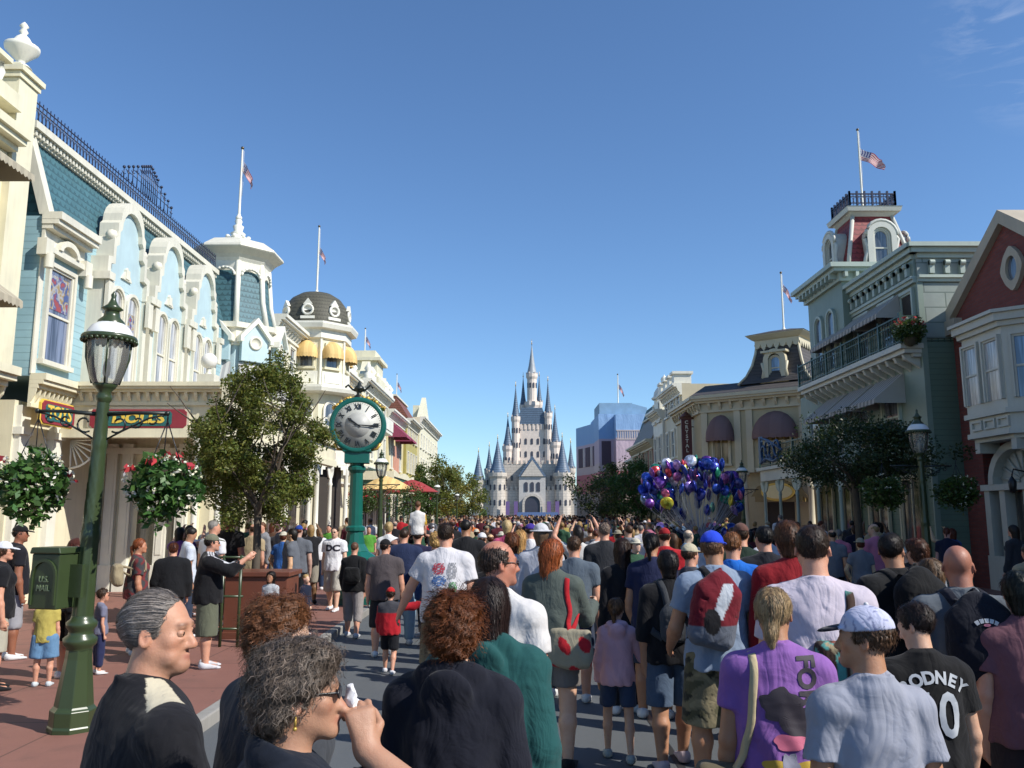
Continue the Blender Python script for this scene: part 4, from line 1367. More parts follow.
def railing(F, x0, x1, d, z, h, mat, name='railing', step=.13, post=1.2, scroll=True, ends=(False, False), wall_d=0.0):
    m = MB()
    def run(ax, a0, a1, fix):
        def bx(u0, u1, v0, v1, z0, z1):
            if ax == 'x': m.box(u0, u1, -fix-(v1-.0), -fix-v0, z0, z1)
            else: m.box(fix+v0, fix+v1, -u1, -u0, z0, z1)
        bx(a0, a1, -.025, .025, z+h-.04, z+h); bx(a0, a1, -.018, .018, z+.06, z+.09); bx(a0, a1, -.015, .015, z+h*.72, z+h*.72+.02)
        n = max(1, int((a1-a0)/step))
        for i in range(n+1):
            c = a0+(a1-a0)*i/n; bx(c-.009, c+.009, -.009, .009, z, z+h-.04)
            if scroll and i < n:
                c2 = c+(a1-a0)/n/2
                ring = [(c2+step*.42*math.cos(t*math.pi/4), z+h*.40+step*.9*math.sin(t*math.pi/4)) for t in range(9)]
                for p, q in zip(ring[:-1], ring[1:]):
                    if ax == 'x': m.tube([(p[0], -fix, p[1]), (q[0], -fix, q[1])], .007, 4, cap=False)
                    else: m.tube([(fix, -p[0], p[1]), (fix, -q[0], q[1])], .007, 4, cap=False)
        k = max(1, int((a1-a0)/post))
        for i in range(k+1):
            c = a0+(a1-a0)*i/k; bx(c-.03, c+.03, -.03, .03, z, z+h+.08)
    run('x', x0, x1, d)
    if ends[0]: run('y', wall_d, d, x0)
    if ends[1]: run('y', wall_d, d, x1)
    return F.put(m, name, mat)
def board(F, x, z, w, h, mats, text=None, tsize=.3, tmat=None, name='sign', d=.0, border=.05, shape='notch', inner=None, bold=.006, sx=1.0, shear=0.0):
    """sign board with a raised border and lettering"""
    m = MB()
    def out(e):
        a, b = w/2+e, h/2+e; c = min(a, b)*.3
        if shape == 'notch': return [(-a+c, -b), (a-c, -b), (a-c*.6, -b+c*.5), (a, -b+c), (a, b-c), (a-c*.6, b-c*.5), (a-c, b), (-a+c, b), (-a+c*.6, b-c*.5), (-a, b-c), (-a, -b+c), (-a+c*.6, -b+c*.5)]
        if shape == 'oval': return [(a*math.cos(t*math.pi/14), b*math.sin(t*math.pi/14)) for t in range(28)]
        return [(-a, -b), (a, -b), (a, b), (-a, b)]
    m.prism(out(border), -.05, 0, mi=1); m.prism(out(0), -.075, -.051, mi=0)
    if inner: m.prism([(p[0]*inner[0], p[1]*inner[1]) for p in out(0)], -.085, -.076, mi=2)
    o = F.put(m, name, mats, None, (x, -d, z))
    if text:
        y0 = -.092 if inner else -.081
        text_obj('lettering', text, tsize, tmat, o, (0, y0, 0), (R(90), 0, 0), .012, bold, shear, 1.05, sx)
    return o
def flagpole(label, x, y, z0, h, r=.04, flagz=.80, fs=.9, droop=True, group='flagpoles on the rooftops', hang=0.35, lean=0.0):
    root = empty('flagpole', (x, y, z0)); tag(root, label, 'flagpole', group)
    m = MB(); m.lathe([(r*2.4, 0), (r*2.4, .06), (r*1.5, .12), (r, .2), (r*.9, h*.5), (r*.6, h)], n=10)
    m.build('pole', WHITE, root)
    f = MB(); f.ball((0, 0, h+r), r*1.3, 10); f.build('finial', plain('bronze', (.12, .09, .05), .35, .7), root)
    # hanging flag: 13 stripes, blue canton with star dots
    nx, nz = 18, 26; vs = []; fs_ = []; mi = []
    fs = fs*1.5; fs *= .85; W, Hh = fs, fs*.62
    for j in range(nz+1):
        for i in range(nx+1):
            u, v = i/nx, j/nz
            xx = u*W*hang; zz = -v*Hh*.55 - u*W*(1-hang)*.95
            yy = .05*fs*math.sin(u*9+v*2)*(.4+u)
            vs.append((xx+.03*fs*math.sin(v*6+u*4), yy, zz))
    for j in range(nz):
        for i in range(nx):
            a = j*(nx+1)+i; fs_.append((a, a+1, a+nx+2, a+nx+1))
            if i/nx < .4 and j < nz*7//13: mi.append(3 if (i+j) % 2 == 0 and i % 2 == 0 and j % 2 == 0 else 2)
            else: mi.append(0 if (j*13//nz) % 2 == 0 else 1)
    mm = MB(); mm.add(vs, fs_, 0, True); mm.m = mi
    fo = mm.build('flag', [plain('flag_red', (.42, .03, .05), .8), plain('flag_white', (.62, .6, .58), .8), plain('flag_blue', (.03, .04, .16), .8), plain('flag_star', (.7, .7, .7), .8)], root, fix=False)
    fo.location = (r*.8, 0, h*flagz+fs*.3); fo.rotation_euler = (0, 0, R(-10))
    hl = MB(); hl.tube([(r*1.2, 0, h*.98), (r*1.6, 0, h*.5), (r*1.4, 0, .9)], .008, 4); hl.build('halyard', plain('cord', (.5, .5, .5), .8), root)
    return root
# ================================================================ left side of the street
def ogee(w, h, n=10):
    """stepped baroque gable outline from (-w/2,0) to (w/2,0)"""
    r = w*.28
    p = [(-w/2, 0), (-w/2, h*.22), (-w*.40, h*.24), (-w*.40, h*.46), (-w*.33, h*.50), (-w*.33, h*.66)]
    zc = h - r
    p += [(-r*math.cos(t*math.pi/n), zc + r*math.sin(t*math.pi/n)) for t in range(n+1)]
    p += [(w*.33, h*.66), (w*.33, h*.50), (w*.40, h*.46), (w*.40, h*.24), (w/2, h*.22), (w/2, 0)]
    return p

# ---- cream corner building, nearest on the left
b = empty('cream_building', (-11.5, 12, 0)); tag(b, 'tall cream building with balustrade and urn finial at the left edge', 'building')
F = Face(b, -10.28, 5.9, 90)
m = MB(); m.box(0, 10.55, 0, 5, 4.9, 10.4); F.put(m, 'wall', CREAM)
m = MB(); m.box(-.01, 10.3, .3, 5, 0, 4.55); F.put(m, 'ground_floor_wall', CREAM)
m = MB(); m.box(9.95, 10.6, -.16, .3, 4.9, 10.85); m.box(9.90, 10.65, -.20, .34, 10.86, 10.98); m.box(9.86, 10.70, -.26, .38, 10.99, 11.10); m.box(10.0, 10.5, -.12, .26, 11.11, 11.22)
F.put(m, 'corner_pilaster', CREAM, bevel=.01)
m = MB(); m.lathe([(.10, 0), (.22, .02), (.16, .08), (.06, .12), (.10, .18), (.33, .42), (.34, .50), (.20, .58), (.13, .70), (.05, .78), (.09, .84), (.045, .92), (.09, .97), (.05, 1.03), (.001, 1.08)], (10.28, .06, 11.22), 20)
F.put(m, 'urn_finial', WHITE)
cornice(F, 0, 9.9, 9.6, .8, .55, CREAM, .6, .15, dent=False)
m = MB(); m.box(0, 9.9, -.30, 0, 10.05, 10.38); F.put(m, 'upper_moulding', CREAM)
m = MB(); m.box(0, 9.7, -.12, .2, 10.42, 10.50); m.box(0, 9.7, -.16, .22, 11.0, 11.1); F.put(m, 'balustrade_rail', CREAM)
for i in range(24):
    m = MB(); m.lathe([(.07, 0), (.07, .06), (.04, .10), (.095, .28), (.035, .48), (.06, .46), (.06, .498)], (9.6-i*.4, .02, 10.501), 10); F.put(m, 'baluster', WHITE)
AWC = stripes('cream_canvas', (.42, .37, .27), (.34, .30, .22), 4.2)
for zz in (8.85, 6.35):
    for xx in (8.0, 4.6):
        window(F, xx, zz-2.0, 1.3, 2.1, frame=WHITE, glass=GLASS, hood=False)
        awning(F, xx, zz+.35, 2.6, .75, 1.05, AWC)
cornice(F, 0, 10.3, 4.85, .75, .55, CREAM, .35, .10)

# ---- blue toy shop
b = empty('blue_shop_building', (-10, 22, 0)); tag(b, 'blue clapboard shop building with teal mansard roof and iron cresting', 'building')
F = Face(b, -9.95, 16.85, 90)          # street side; x = distance up the street
L = 11.3
m = MB(); m.box(0, L, 0, 4, 4.8, 8.25); F.put(m, 'wall', BLUE)
S_ = Face(b, -12.6, 16.845, 0)         # side facing the camera, a sliver of it shows
m = MB(); m.prism([(-.55, 8.30), (.18, 10.15), (3.8, 10.15), (3.8, 8.30)], .02, L, 'x'); 
m = MB()
m.prism([(0, 8.30), (.62, 10.25), (3.9, 10.25), (3.9, 8.30)], .18, L, 'x'); F.put(m, 'mansard_roof', TEALSH)
m = MB(); m.prism([(-.10, 8.30), (.52, 10.26), (.74, 10.26), (.12, 8.30)], .02, .26, 'x'); F.put(m, 'roof_hip_trim', OFFW)
cornice(F, -.03, 1.62, 8.32, .72, .42, OFFW, .28, .07, ends=.04, dent=False)
m = MB()
wallbox(m, 0, L, 10.26, 10.42, -.9, -.34); wallbox(m, 0, L, 10.08, 10.24, -.9, -.50)
for i in range(80): m.box(.1+i*.14, .17+i*.14, .40, .50, 10.13, 10.25)
F.put(m, 'roof_edge_moulding', OFFW)
# iron cresting with a raised crown in the middle
m = MB()
for zz in (10.44, 10.80, 10.92): m.tube([(0, .5, zz), (L, .5, zz)], .016, 5)
n = 76
for i in range(n+1):
    x = L*i/n; m.tube([(x, .5, 10.42), (x, .5, 11.0)], .012, 5)
    if i < n:
        c = x + L/n/2
        ring = [(c+.062*math.cos(t*math.pi/4), .5, 10.62+.14*math.sin(t*math.pi/4)) for t in range(9)]
        m.tube(ring, .010, 4, cap=False)
for i in range(26):
    x = 4.3 + i*.13; hh = 11.15 + .75*max(0, 1-abs(x-5.9)/1.7)
    if i % 2 == 0 or abs(x-5.9) < .5:
        m.tube([(x, .5, 10.95), (x, .5, hh)], [.016, .012], 5)
        m.ball((x, .5, hh+.03), .045, 6)
        m.tube([(x-.1, .5, hh-.12), (x, .5, hh-.18), (x+.1, .5, hh-.12)], .012, 4)
for k in range(3):
    m.tube([(4.4+k*.4, .5, 11.2+k*.17), (7.4-k*.4, .5, 11.2+k*.17)], .012, 4)
F.put(m, 'iron_cresting', NAVYI)
# bay with the hooded window
o = window(F, .80, 5.2, .95, 2.05, frame=OFFW, glass=glassm('display_glass', (.06, .07, .10)), bars=(1, 2), d=.0)
m = MB()
for q in (-.82, .82):
    m.box(0.8+q-.14, 0.8+q+.14, -.2, 0, 7.36, 7.72); m.lathe([(.10, 0), (.10, .3)], (0.8+q, -.2, 7.1), 8)
m.box(0.0, 1.6, -.16, 0, 7.50, 7.62); m.strip([(.8+.42*math.cos(math.pi*(1-t/8)), 7.62+.30*math.sin(math.pi*t/8)) for t in range(9)], [(.8+.30*math.cos(math.pi*(1-t/8)), 7.62+.18*math.sin(math.pi*t/8)) for t in range(9)], -.2, 0)
F.put(m, 'window_hood', OFFW)
m = MB(); wallbox(m, -.02, .14, 4.85, 7.72, 0, .03); F.put(m, 'corner_board', OFFW)
# coloured posters in the upper panes
m = MB(); m.box(.42, 1.16, -.022, -.014, 6.35, 7.1); F.put(m, 'window_poster', (lambda: (lambda t: t.fin(t.ramp(t.noise(t.pos(), 4.5, 2), [(.38, (.30, .06, .05)), (.45, (.05, .07, .20)), (.52, (.35, .35, .36)), (.6, (.30, .20, .06)), (.66, (.06, .09, .22))]), .3))(NT('poster_print')))())
# three projecting gabled bays with twin arched windows
for gi, gx in enumerate((3.15, 5.75, 8.35)):
    g = MB(); W = 2.3
    g.box(gx-W/2+.10, gx+W/2-.10, -.30, 0, 4.9, 7.75)
    F.put(g, 'bay_wall', LBLUE)
    g = MB()
    og = [(gx+p[0], 7.55+p[1]) for p in ogee(W*.98, 2.15)]; ig = [(gx+p[0]*.86, 7.44+p[1]*.93) for p in ogee(W*.98, 2.15)]
    g.strip(og, ig, -.42, .05)
    g.box(gx-W/2-.02, gx-W/2+.16, -.38, 0, 4.9, 7.55); g.box(gx+W/2-.16, gx+W/2+.02, -.38, 0, 4.9, 7.55)
    for q in (-1, 1):
        g.box(gx+q*W*.5-.14, gx+q*W*.5+.14, -.56, .02, 7.42, 7.60); g.box(gx+q*W*.47-.13, gx+q*W*.47+.13, -.52, -.43, 6.75, 7.41)
        g.ball((gx+q*W*.36, -.30, 8.62), .15, 8)
    g.box(gx-.1, gx+.1, -.38, -.30, 7.75, 7.98); g.prism([(gx-.26, 7.72), (gx+.26, 7.72), (gx, 8.05)], -.36, -.31)
    F.put(g, 'gable_surround', OFFW)
    g = MB(); g.prism([(gx+p[0]*.86, 7.44+p[1]*.93) for p in ogee(W*.98, 2.15)], -.31, .1); F.put(g, 'gable_panel', LBLUE)
    for q in (-.40, .40):
        window(F, gx+q, 5.15, .58, 2.25, arch=True, frame=OFFW, glass=GLASSW, bars=(1, 2), d=.30, tw=.07, sash=.04)
    if gi == 0:
        for q in (-.40, .40):
            m = MB(); m.box(gx+q-.2, gx+q+.2, -.325, -.315, 6.2, 6.95); F.put(m, 'window_poster', MATS.get('poster_print') or bpy.data.materials['poster_print'])
cornice(F, 0, 1.75, 4.86, .62, .34, CREAM, .16, .05)
# ground floor along the street, then the shopfront facing the square
m = MB(); m.box(-.01, 1.66, .25, 3, 0, 4.3); m.box(1.661, 4.2, .3, 3, 0, 4.3); F.put(m, 'ground_floor_wall', CREAM)
for x in (.05, 1.32):
    m = MB(); m.box(x, x+.34, .12, .3, .12, 4.2); m.box(x-.05, x+.39, .06, .3, .12, .55); m.box(x-.05, x+.39, .06, .3, 3.6, 3.75); F.put(m, 'pilaster', WHITE)
SGN = [plain('sign_green', (.02, .14, .12), .4), plain('sign_red', (.26, .03, .045), .4), plain('sign_teal', (.02, .13, .13), .4)]
YEL = plain('sign_yellow', (.75, .52, .08), .4)
board(F, .55, 4.06, 1.25, .46, [plain('sign_green', ()), SGN[1], SGN[2]] if False else [SGN[1], YEL, SGN[2]], 'TOYS', .36, YEL, d=.30, inner=(.84, .74), bold=.012, border=.03)
P0 = Face(b, -10.05, 18.45, 0)
PB0 = Face(b, -10.05, 19.85, 0)
m = MB(); m.box(0, 2.2, .85, 1.2, 0, 4.3); m.box(-3.5, -.002, .62, 1.2, 0, 4.6); PB0.put(m, 'shopfront_wall', CREAM)
m = MB()
for i, x in enumerate((.02, .40, 1.30, 1.78)):
    m.box(x, x+.26, .70, .86, .12, 3.7); m.box(x-.03, x+.29, .66, .86, .12, .75)
    m.box(x+.06, x+.20, .685, .70, 1.0, 3.4)
m.box(0, 2.2, .68, .86, 3.45, 3.6)
PB0.put(m, 'shopfront_pilasters', WHITE)
for x, w in ((.82, .60), (1.56, .14)):
    m = MB(); m.box(x, x+w, .80, .845, .7, 3.3); PB0.put(m, 'shop_window', glassm('shop_glass', (.03, .025, .02)))
m = MB(); m.box(2.15, 2.45, 1.2, 12, 0, 4.3); PB0.put(m, 'arcade_wall', CREAM)
for i in range(5):
    m = MB(); m.box(2.44, 2.50, 2.1+i*2.0, 3.5+i*2.0, .5, 2.9); PB0.put(m, 'shop_window', glassm('shop_glass', ()))
# porch
m = MB(); m.box(0, 3.55, -.02, .16, 3.86, 4.42); m.box(3.40, 3.56, .16, 12, 3.86, 4.42)
m.box(0, 3.6, -.10, .16, 3.66, 3.86); m.box(3.36, 3.62, .16, 12, 3.66, 3.86)
m.box(0, 3.45, .16, 12, 4.4, 4.7)
P0.put(m, 'porch_beam', CREAM)
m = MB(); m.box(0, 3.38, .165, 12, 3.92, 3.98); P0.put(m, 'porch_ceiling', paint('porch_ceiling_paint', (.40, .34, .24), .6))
cornice(P0, 0, 3.62, 4.88, .42, .34, CREAM, .21, .07)
Fp = Face(b, -6.43, 18.45, 90); cornice(Fp, -.30, 12.0, 4.88, .42, .30, CREAM, .25, .07)
board(P0, 1.72, 4.08, 2.15, .42, [SGN[1], CREAM, SGN[2]], 'DOLLS', .30, YEL, d=.03, inner=(.70, .78), bold=.012, sx=1.25, shear=.1, border=.06)
for x in (.35, 1.1, 1.85, 2.6, 3.3):
    m = MB(); m.ball((x, .75, 3.80), .10, 12); P0.put(m, 'ceiling_globe', plain('milk_glass', (.75, .73, .68), .2))
m = MB()
for t in range(7):
    a = t/6*math.pi/2
    m.tube([(.05, .3, 3.62), (.05+.62*math.sin(a+.05), .3, 3.62-.62*math.cos(a+.05))], .022, 5)
m.tube([(.05+.62*math.sin(t*math.pi/16), .3, 3.62-.62*math.cos(t*math.pi/16)) for t in range(9)], .028, 5)
P0.put(m, 'fan_bracket', WHITE)
for yy in (18.62, 21.4, 24.2, 26.9, 30.0):
    column(Fp, yy-18.45, -.12, .12, 3.66, .075, WHITE)
column(P0, 3.05, .0, .12, 3.66, .07, WHITE, brackets=False)

# ---- octagonal tower with spire at the end of the toy shop
b = empty('octagonal_tower', (-10.2, 29.6, 0)); tag(b, 'white and teal octagonal tower with flared roof and flagpole beside the blue shop', 'tower')
cx, cy = -10.2, 29.6
def octo(m, prof, mi=0, n=8, c=(0, 0)):
    return m.lathe(prof, (c[0], c[1], 0), n, mi, False, rot=math.pi/n)
def bput(m, name, mat, parent=None): return m.build(name, mat, parent or b)
m = octo(MB(), [(1.62, 4.6), (1.62, 7.75)]); bput(m, 'lower_wall', LBLUE)
m = octo(MB(), [(1.72, 7.75), (1.72, 8.35), (1.85, 8.36), (1.85, 8.55), (1.5, 8.56)]); bput(m, 'band', OFFW)
m = octo(MB(), [(1.50, 8.5), (1.26, 9.5), (1.13, 10.9)]); bput(m, 'shingle_wall', TEALSH)
m = MB()
for k in range(8):
    a = math.pi/8 + k*math.pi/4; c, s = math.cos(a), math.sin(a)
    m.tube([(1.53*c, 1.53*s, 8.5), (1.29*c, 1.29*s, 9.5), (1.16*c, 1.16*s, 10.9)], .10, 6)
octo(m, [(1.16, 10.55), (1.22, 10.9), (1.3, 11.0), (1.3, 11.1)])
bput(m, 'white_ribs', WHITE)
for k in range(8):      # arched heads between the ribs
    a = k*math.pi/4; g = MB()
    for t in range(8):
        a0, a1 = t*math.pi/8, (t+1)*math.pi/8
        g.tube([(.36*math.cos(a0), -.03, .30*math.sin(a0)), (.36*math.cos(a1), -.03, .30*math.sin(a1))], .05, 5)
    g.xf(Tm(0, 0, 10.35) @ Matrix.Rotation(a, 4, 'Z') @ Matrix.Translation((1.16, 0, 0)) @ Matrix.Rotation(R(90), 4, 'Z')); bput(g, 'arch_trim', WHITE)
m = octo(MB(), [(1.25, 10.95), (1.40, 11.12), (1.66, 11.30), (1.70, 11.34), (1.68, 11.42), (1.2, 11.75), (.5, 11.98), (.30, 12.02)]); bput(m, 'flared_roof', OFFW)
m = MB(); m.lathe([(.42, 11.95), (.45, 12.05), (.30, 12.10), (.22, 12.2), (.28, 12.26), (.15, 12.36), (.20, 12.55), (.10, 12.62), (.14, 12.75), (.06, 12.9)], n=16)
for k in range(8): m.ball((.40*math.cos(k*math.pi/4), .40*math.sin(k*math.pi/4), 12.08), .09, 6)
bput(m, 'roof_finial', WHITE)
for k in range(8):
    a = k*math.pi/4
    FF = Face(b, cx + 1.58*math.cos(a), cy + 1.58*math.sin(a), math.degrees(a)+90)
    if k in (0, 1, 6, 7, 5):
        g = MB(); g.strip([(-.62, 7.85), (-.62, 8.05), (0, 8.75), (.62, 8.05), (.62, 7.85)], [(-.50, 7.85), (-.50, 7.98), (0, 8.55), (.50, 7.98), (.50, 7.85)], -.32, 0); FF.put(g, 'small_gable', WHITE)
        g = MB(); g.prism([(-.50, 7.2), (.50, 7.2), (.50, 7.98), (0, 8.55), (-.50, 7.98)], -.18, 0); FF.put(g, 'gable_panel', LBLUE)
        g = MB(); g.lathe([(.24, 0), (.24, .05), (.17, .05), (.17, .02), (.0001, .02)], n=16); g.xf(Matrix.Translation((0, -.18, 7.85)) @ Matrix.Rotation(R(90), 4, 'X')); FF.put(g, 'round_vent', OFFW)
        window(FF, 0, 5.3, .6, 1.3, frame=OFFW, glass=GLASS, d=.0, tw=.06)
        awning(FF, 0, 7.15, 1.05, 1.0, .42, stripes('grey_white_canvas', (.52, .50, .47), (.30, .29, .29), 5.0), d=.02)
flagpole('white flagpole with drooping flag on the octagonal tower spire', cx, cy, 12.85, 2.75, .05, .70, 1.0)

# ---- cream corner building with the scaled dome
b = empty('domed_corner_building', (-10, 38, 0)); tag(b, 'cream corner building with brown scaled dome and yellow awnings', 'building')
cx, cy = -8.74, 36.0
def rel(m): return m.xf(Matrix.Translation((cx+10, cy-38, 0)))
YAW = stripes('yellow_canvas', (.72, .50, .20), (.60, .40, .15), 3.0)
m = octo(MB(), [(1.5, 5.0), (1.5, 9.7)]); bput(rel(m), 'bay_wall', CREAM)
m = octo(MB(), [(1.5, 9.35), (1.62, 9.4), (1.62, 9.75), (1.85, 9.8), (1.92, 9.98), (1.92, 10.06), (1.5, 10.1)]); bput(rel(m), 'eave_moulding', WHITE)
m = MB(); m.lathe([(1.52, 10.08), (1.50, 10.5), (1.36, 11.0), (1.08, 11.38), (.7, 11.62), (.25, 11.74), (.12, 11.76)], n=24, rot=.1); bput(rel(m), 'dome', DOMESH)
for k in (0, 1, 5, 6, 7):
    a = k*math.pi/4; FF = Face(b, cx+1.38*math.cos(a), cy+1.38*math.sin(a), math.degrees(a)+90)
    g = MB(); g.lathe([(.17, 0), (.26, 0), (.26, .10), (.17, .10), (.17, .03), (.001, .03)], n=16); g.xf(Matrix.Translation((0, -.05, 10.62)) @ Matrix.Rotation(R(90), 4, 'X'))
    g.box(-.3, .3, -.14, .1, 10.22, 10.34); g.prism([(-.2, 10.85), (.2, 10.85), (.0, 11.12)], -.14, 0); FF.put(g, 'dome_lucarne', WHITE)
    F2 = Face(b, cx+1.39*math.cos(a), cy+1.39*math.sin(a), math.degrees(a)+90)
    window(F2, 0, 8.15, .62, 1.0, frame=CREAM, glass=GLASS, tw=.05); awning(F2, 0, 9.3, .95, .62, .50, YAW, dome=True)
    m = MB(); m.box(-.50, .50, -.10, 0, 7.35, 7.95); m.box(-.38, .38, -.13, -.101, 7.47, 7.83); F2.put(m, 'apron_panel', WHITE)
    for q in (-.56,):
        m = MB(); m.lathe([(.07, 7.35), (.06, 9.35)], (q, -.02, 0), 8); F2.put(m, 'corner_colonnette', WHITE)
m = octo(MB(), [(1.55, 7.0), (2.1, 7.05), (2.15, 7.2), (2.15, 7.3), (1.5, 7.32)]); bput(rel(m), 'balcony_slab', WHITE)
m = octo(MB(), [(1.52, 4.6), (2.0, 4.66), (2.1, 4.85), (2.1, 4.95), (1.5, 4.97)]); bput(rel(m), 'porch_cornice', WHITE)
m = octo(MB(), [(1.35, 0), (1.35, 4.7)]); bput(rel(m), 'ground_bay', DARKIN)
for k in range(8):
    a = math.pi/8+k*math.pi/4; m = MB(); m.lathe(colprof(.10, 4.5), (1.85*math.cos(a), 1.85*math.sin(a), .12), 10); bput(rel(m), 'column', WHITE)
    if k in (5, 6, 7, 0):
        a2 = a + math.pi/8; FF = Face(b, cx+1.74*math.cos(a2), cy+1.74*math.sin(a2), math.degrees(a2)+90)
        g = MB(); w_ = 1.25; g.strip([(-w_/2, 4.6), (-w_/2, 3.6)] + [(-w_/2+w_/2*(1-math.cos(t*math.pi/8)), 3.6) for t in range(0)] + [(w_/2, 3.6), (w_/2, 4.6)], [(-w_/2, 4.59), (-w_/2, 4.0), (w_/2, 4.0), (w_/2, 4.59)], -.06, .0)
        g = MB(); g.box(-w_/2, w_/2, -.06, 0, 4.0, 4.6)
        n = 10
        for t in range(n):
            x0, x1 = -w_/2+w_*t/n, -w_/2+w_*(t+1)/n; xm = (x0+x1)/2/(w_/2); zz = 4.0-.75*(1-math.sqrt(max(0, 1-xm*xm)))
            g.box(x0, x1, -.05, -.01, min(3.98, zz), 4.0)
        FF.put(g, 'arch_screen', WHITE)
        window(Face(b, cx+1.39*math.cos(a2), cy+1.39*math.sin(a2), math.degrees(a2)+90), 0, 5.3, .6, 1.35, frame=WHITE, glass=GLASS, arch=True, tw=.06)
F = Face(b, -9.1, 30.9, 90)
m = MB(); m.box(0, 16.5, 0, 6, 4.6, 9.3); m.box(0, 16.5, .3, 6, 0, 4.6); F.put(m, 'wall', CREAM)
cornice(F, 0, 4.0, 9.55, .6, .5, WHITE, .4); cornice(F, 6.4, 16.5, 9.55, .6, .5, WHITE, .4)
cornice(F, 0, 16.5, 4.85, .5, .5, WHITE, .4)
for x in (1.0, 2.6, 8.3, 10.3, 12.3, 14.3):
    window(F, x, 5.4, .8, 1.5, arch=True, frame=WHITE, glass=GLASS); window(F, x, 7.6, .8, 1.1, frame=WHITE, glass=GLASS)
    if x > 5: awning(F, x, 9.0, 1.2, .6, .5, YAW, dome=True)
for x in (8.5, 11, 13.5): window(F, x, .7, 1.7, 2.6, frame=WHITE, glass=DARKIN, bars=(2, 1), d=-.28)
m = MB(); m.box(6.2, 15, -.9, .28, 3.4, 3.5); F.put(m, 'porch_canopy', WHITE)
board(F, 4.0, 5.9, .5, .7, [SGN[1], YEL, SGN[2]], d=.04, shape='notch')
m = MB(); m.box(-.3, .3, -.02, .02, -.13, .13); FF = Face(b, cx-.0+1.2, cy-2.0, 0); FF.put(m, 'small_red_sign', SGN[1], None, (.0, 0, 4.3))
for i in range(7):
    x = 8.0+i*1.25; m = MB(); m.lathe([(.22, 9.56), (.22, 9.9), (.1, 9.95), (.24, 10.15), (.05, 10.4), (.001, 10.5)], (x, -.1, 0), 8); F.put(m, 'roof_urn', WHITE)
m = MB(); m.box(12.4, 14.6, 0, 1.5, 9.56, 10.9); m.box(12.2, 14.8, -.2, 1.7, 10.9, 11.1); F.put(m, 'attic_block', CREAM)
flagpole('thin flagpole with limp flag on top of the scaled dome', cx, cy, 11.7, 3.1, .045, .62, .75)

# ---- further houses on the left
def house(name_label, F_, L, top, wall, trim, floors=((5.3, 1.6), (7.9, 1.2)), step=2.0, roof=None, aw=None, ww=.85, arch=False, depth=7, base=CREAM, ground=True, parapet=None):
    m = MB(); m.box(0, L, 0, depth, 4.4, top-.05); F_.put(m, 'wall', wall)
    m = MB(); m.box(0, L, .35, depth, 0, 4.4); F_.put(m, 'ground_floor_wall', base)
    cornice(F_, 0, L, top, .6, .55, trim, .5); cornice(F_, 0, L, 4.7, .45, .5, trim, .5)
    n = max(1, int(L/step)); st = L/n
    for i in range(n):
        x = st*(i+.5)
        for z, h in floors:
            window(F_, x, z, ww, h, arch=arch, frame=trim, glass=GLASS, d=0)
            if aw: awning(F_, x, z+h+.35, ww+.5, .7, .7, aw)
        if ground: window(F_, x, .6, st*.62, 2.7, frame=trim, glass=DARKIN, bars=(2, 1), d=-.33, sill=False)
    if roof:
        zt, mat = roof
        m = MB(); m.prism([(-.15, top), (1.0, zt), (depth-1, zt), (depth, top)], 0, L, 'x'); F_.put(m, 'mansard_roof', mat)
        m = MB(); m.box(-.05, L+.05, .85, depth-.85, zt+.003, zt+.14); F_.put(m, 'roof_cap', trim)
SALM = paint('salmon_paint', (.55, .26, .17), .55); OLIVE = paint('olive_yellow_paint', (.40, .34, .10), .55); YELW = paint('yellow_paint', (.62, .53, .28), .55)
RUSTSH = siding('rust_shingles', (.20, .07, .04), .2, .02, True)
MAG = stripes('magenta_canvas', (.30, .06, .11), (.24, .04, .09), 1.0)
b = empty('ornate_cream_building', (-11, 52, 0)); tag(b, 'cream theatre-like building with stacked attic blocks behind the green clock', 'building')
F = Face(b, -8.7, 47.6, 90); house('', F, 9.5, 9.8, CREAM, WHITE, step=2.0)
m = MB(); m.box(2.6, 5.4, -.5, 1.5, 9.82, 10.3); m.box(2.8, 5.2, -.35, 1.4, 10.3, 11.3); m.box(2.5, 5.5, -.6, 1.6, 11.3, 11.5); m.box(3.0, 5.0, -.2, 1.3, 11.5, 12.0); F.put(m, 'attic_block', CREAM, bevel=.02)
m = MB(); m.box(2.4, 5.6, -1.0, 0, 6.9, 7.1); m.box(2.4, 5.6, -1.05, -.9, 7.1, 7.8); F.put(m, 'balcony', WHITE)
for i in range(7):
    x = .4+i*1.45; m = MB(); m.lathe([(.24, 9.82), (.24, 10.1), (.1, 10.2), (.26, 10.4), (.06, 10.7), (.001, 10.8)], (x, -.25, 0), 8); F.put(m, 'roof_urn', WHITE)
for x in (1.3, 7.6): m = MB(); m.prism([(x-.9, 9.82), (x+.9, 9.82), (x+.9, 10.1), (x+.4, 10.5), (x, 11.0), (x-.4, 10.5), (x-.9, 10.1)], -.2, .3); F.put(m, 'roof_pediment', CREAM)
flagpole('small flagpole behind the stacked attic blocks on the left', -9.6, 53, 12.0, 1.9, .04, .62, .8)
b = empty('salmon_building', (-11, 60, 0)); tag(b, 'salmon and yellow building with two magenta awnings on the left', 'building')
F = Face(b, -8.7, 57.3, 90); house('', F, 9.0, 9.2, YELW, WHITE, floors=((5.2, 2.4),), step=3.1)
m = MB(); m.box(3.3, 6.2, -.06, 0, 4.8, 6.9); F.put(m, 'salmon_panel', SALM)
for x in (2.0, 5.6): awning(F, x, 8.55, 2.6, 1.15, 1.3, MAG)
b = empty('rust_roofed_building', (-11, 69, 0)); tag(b, 'olive yellow building with rust red mansard roof on the left', 'building')
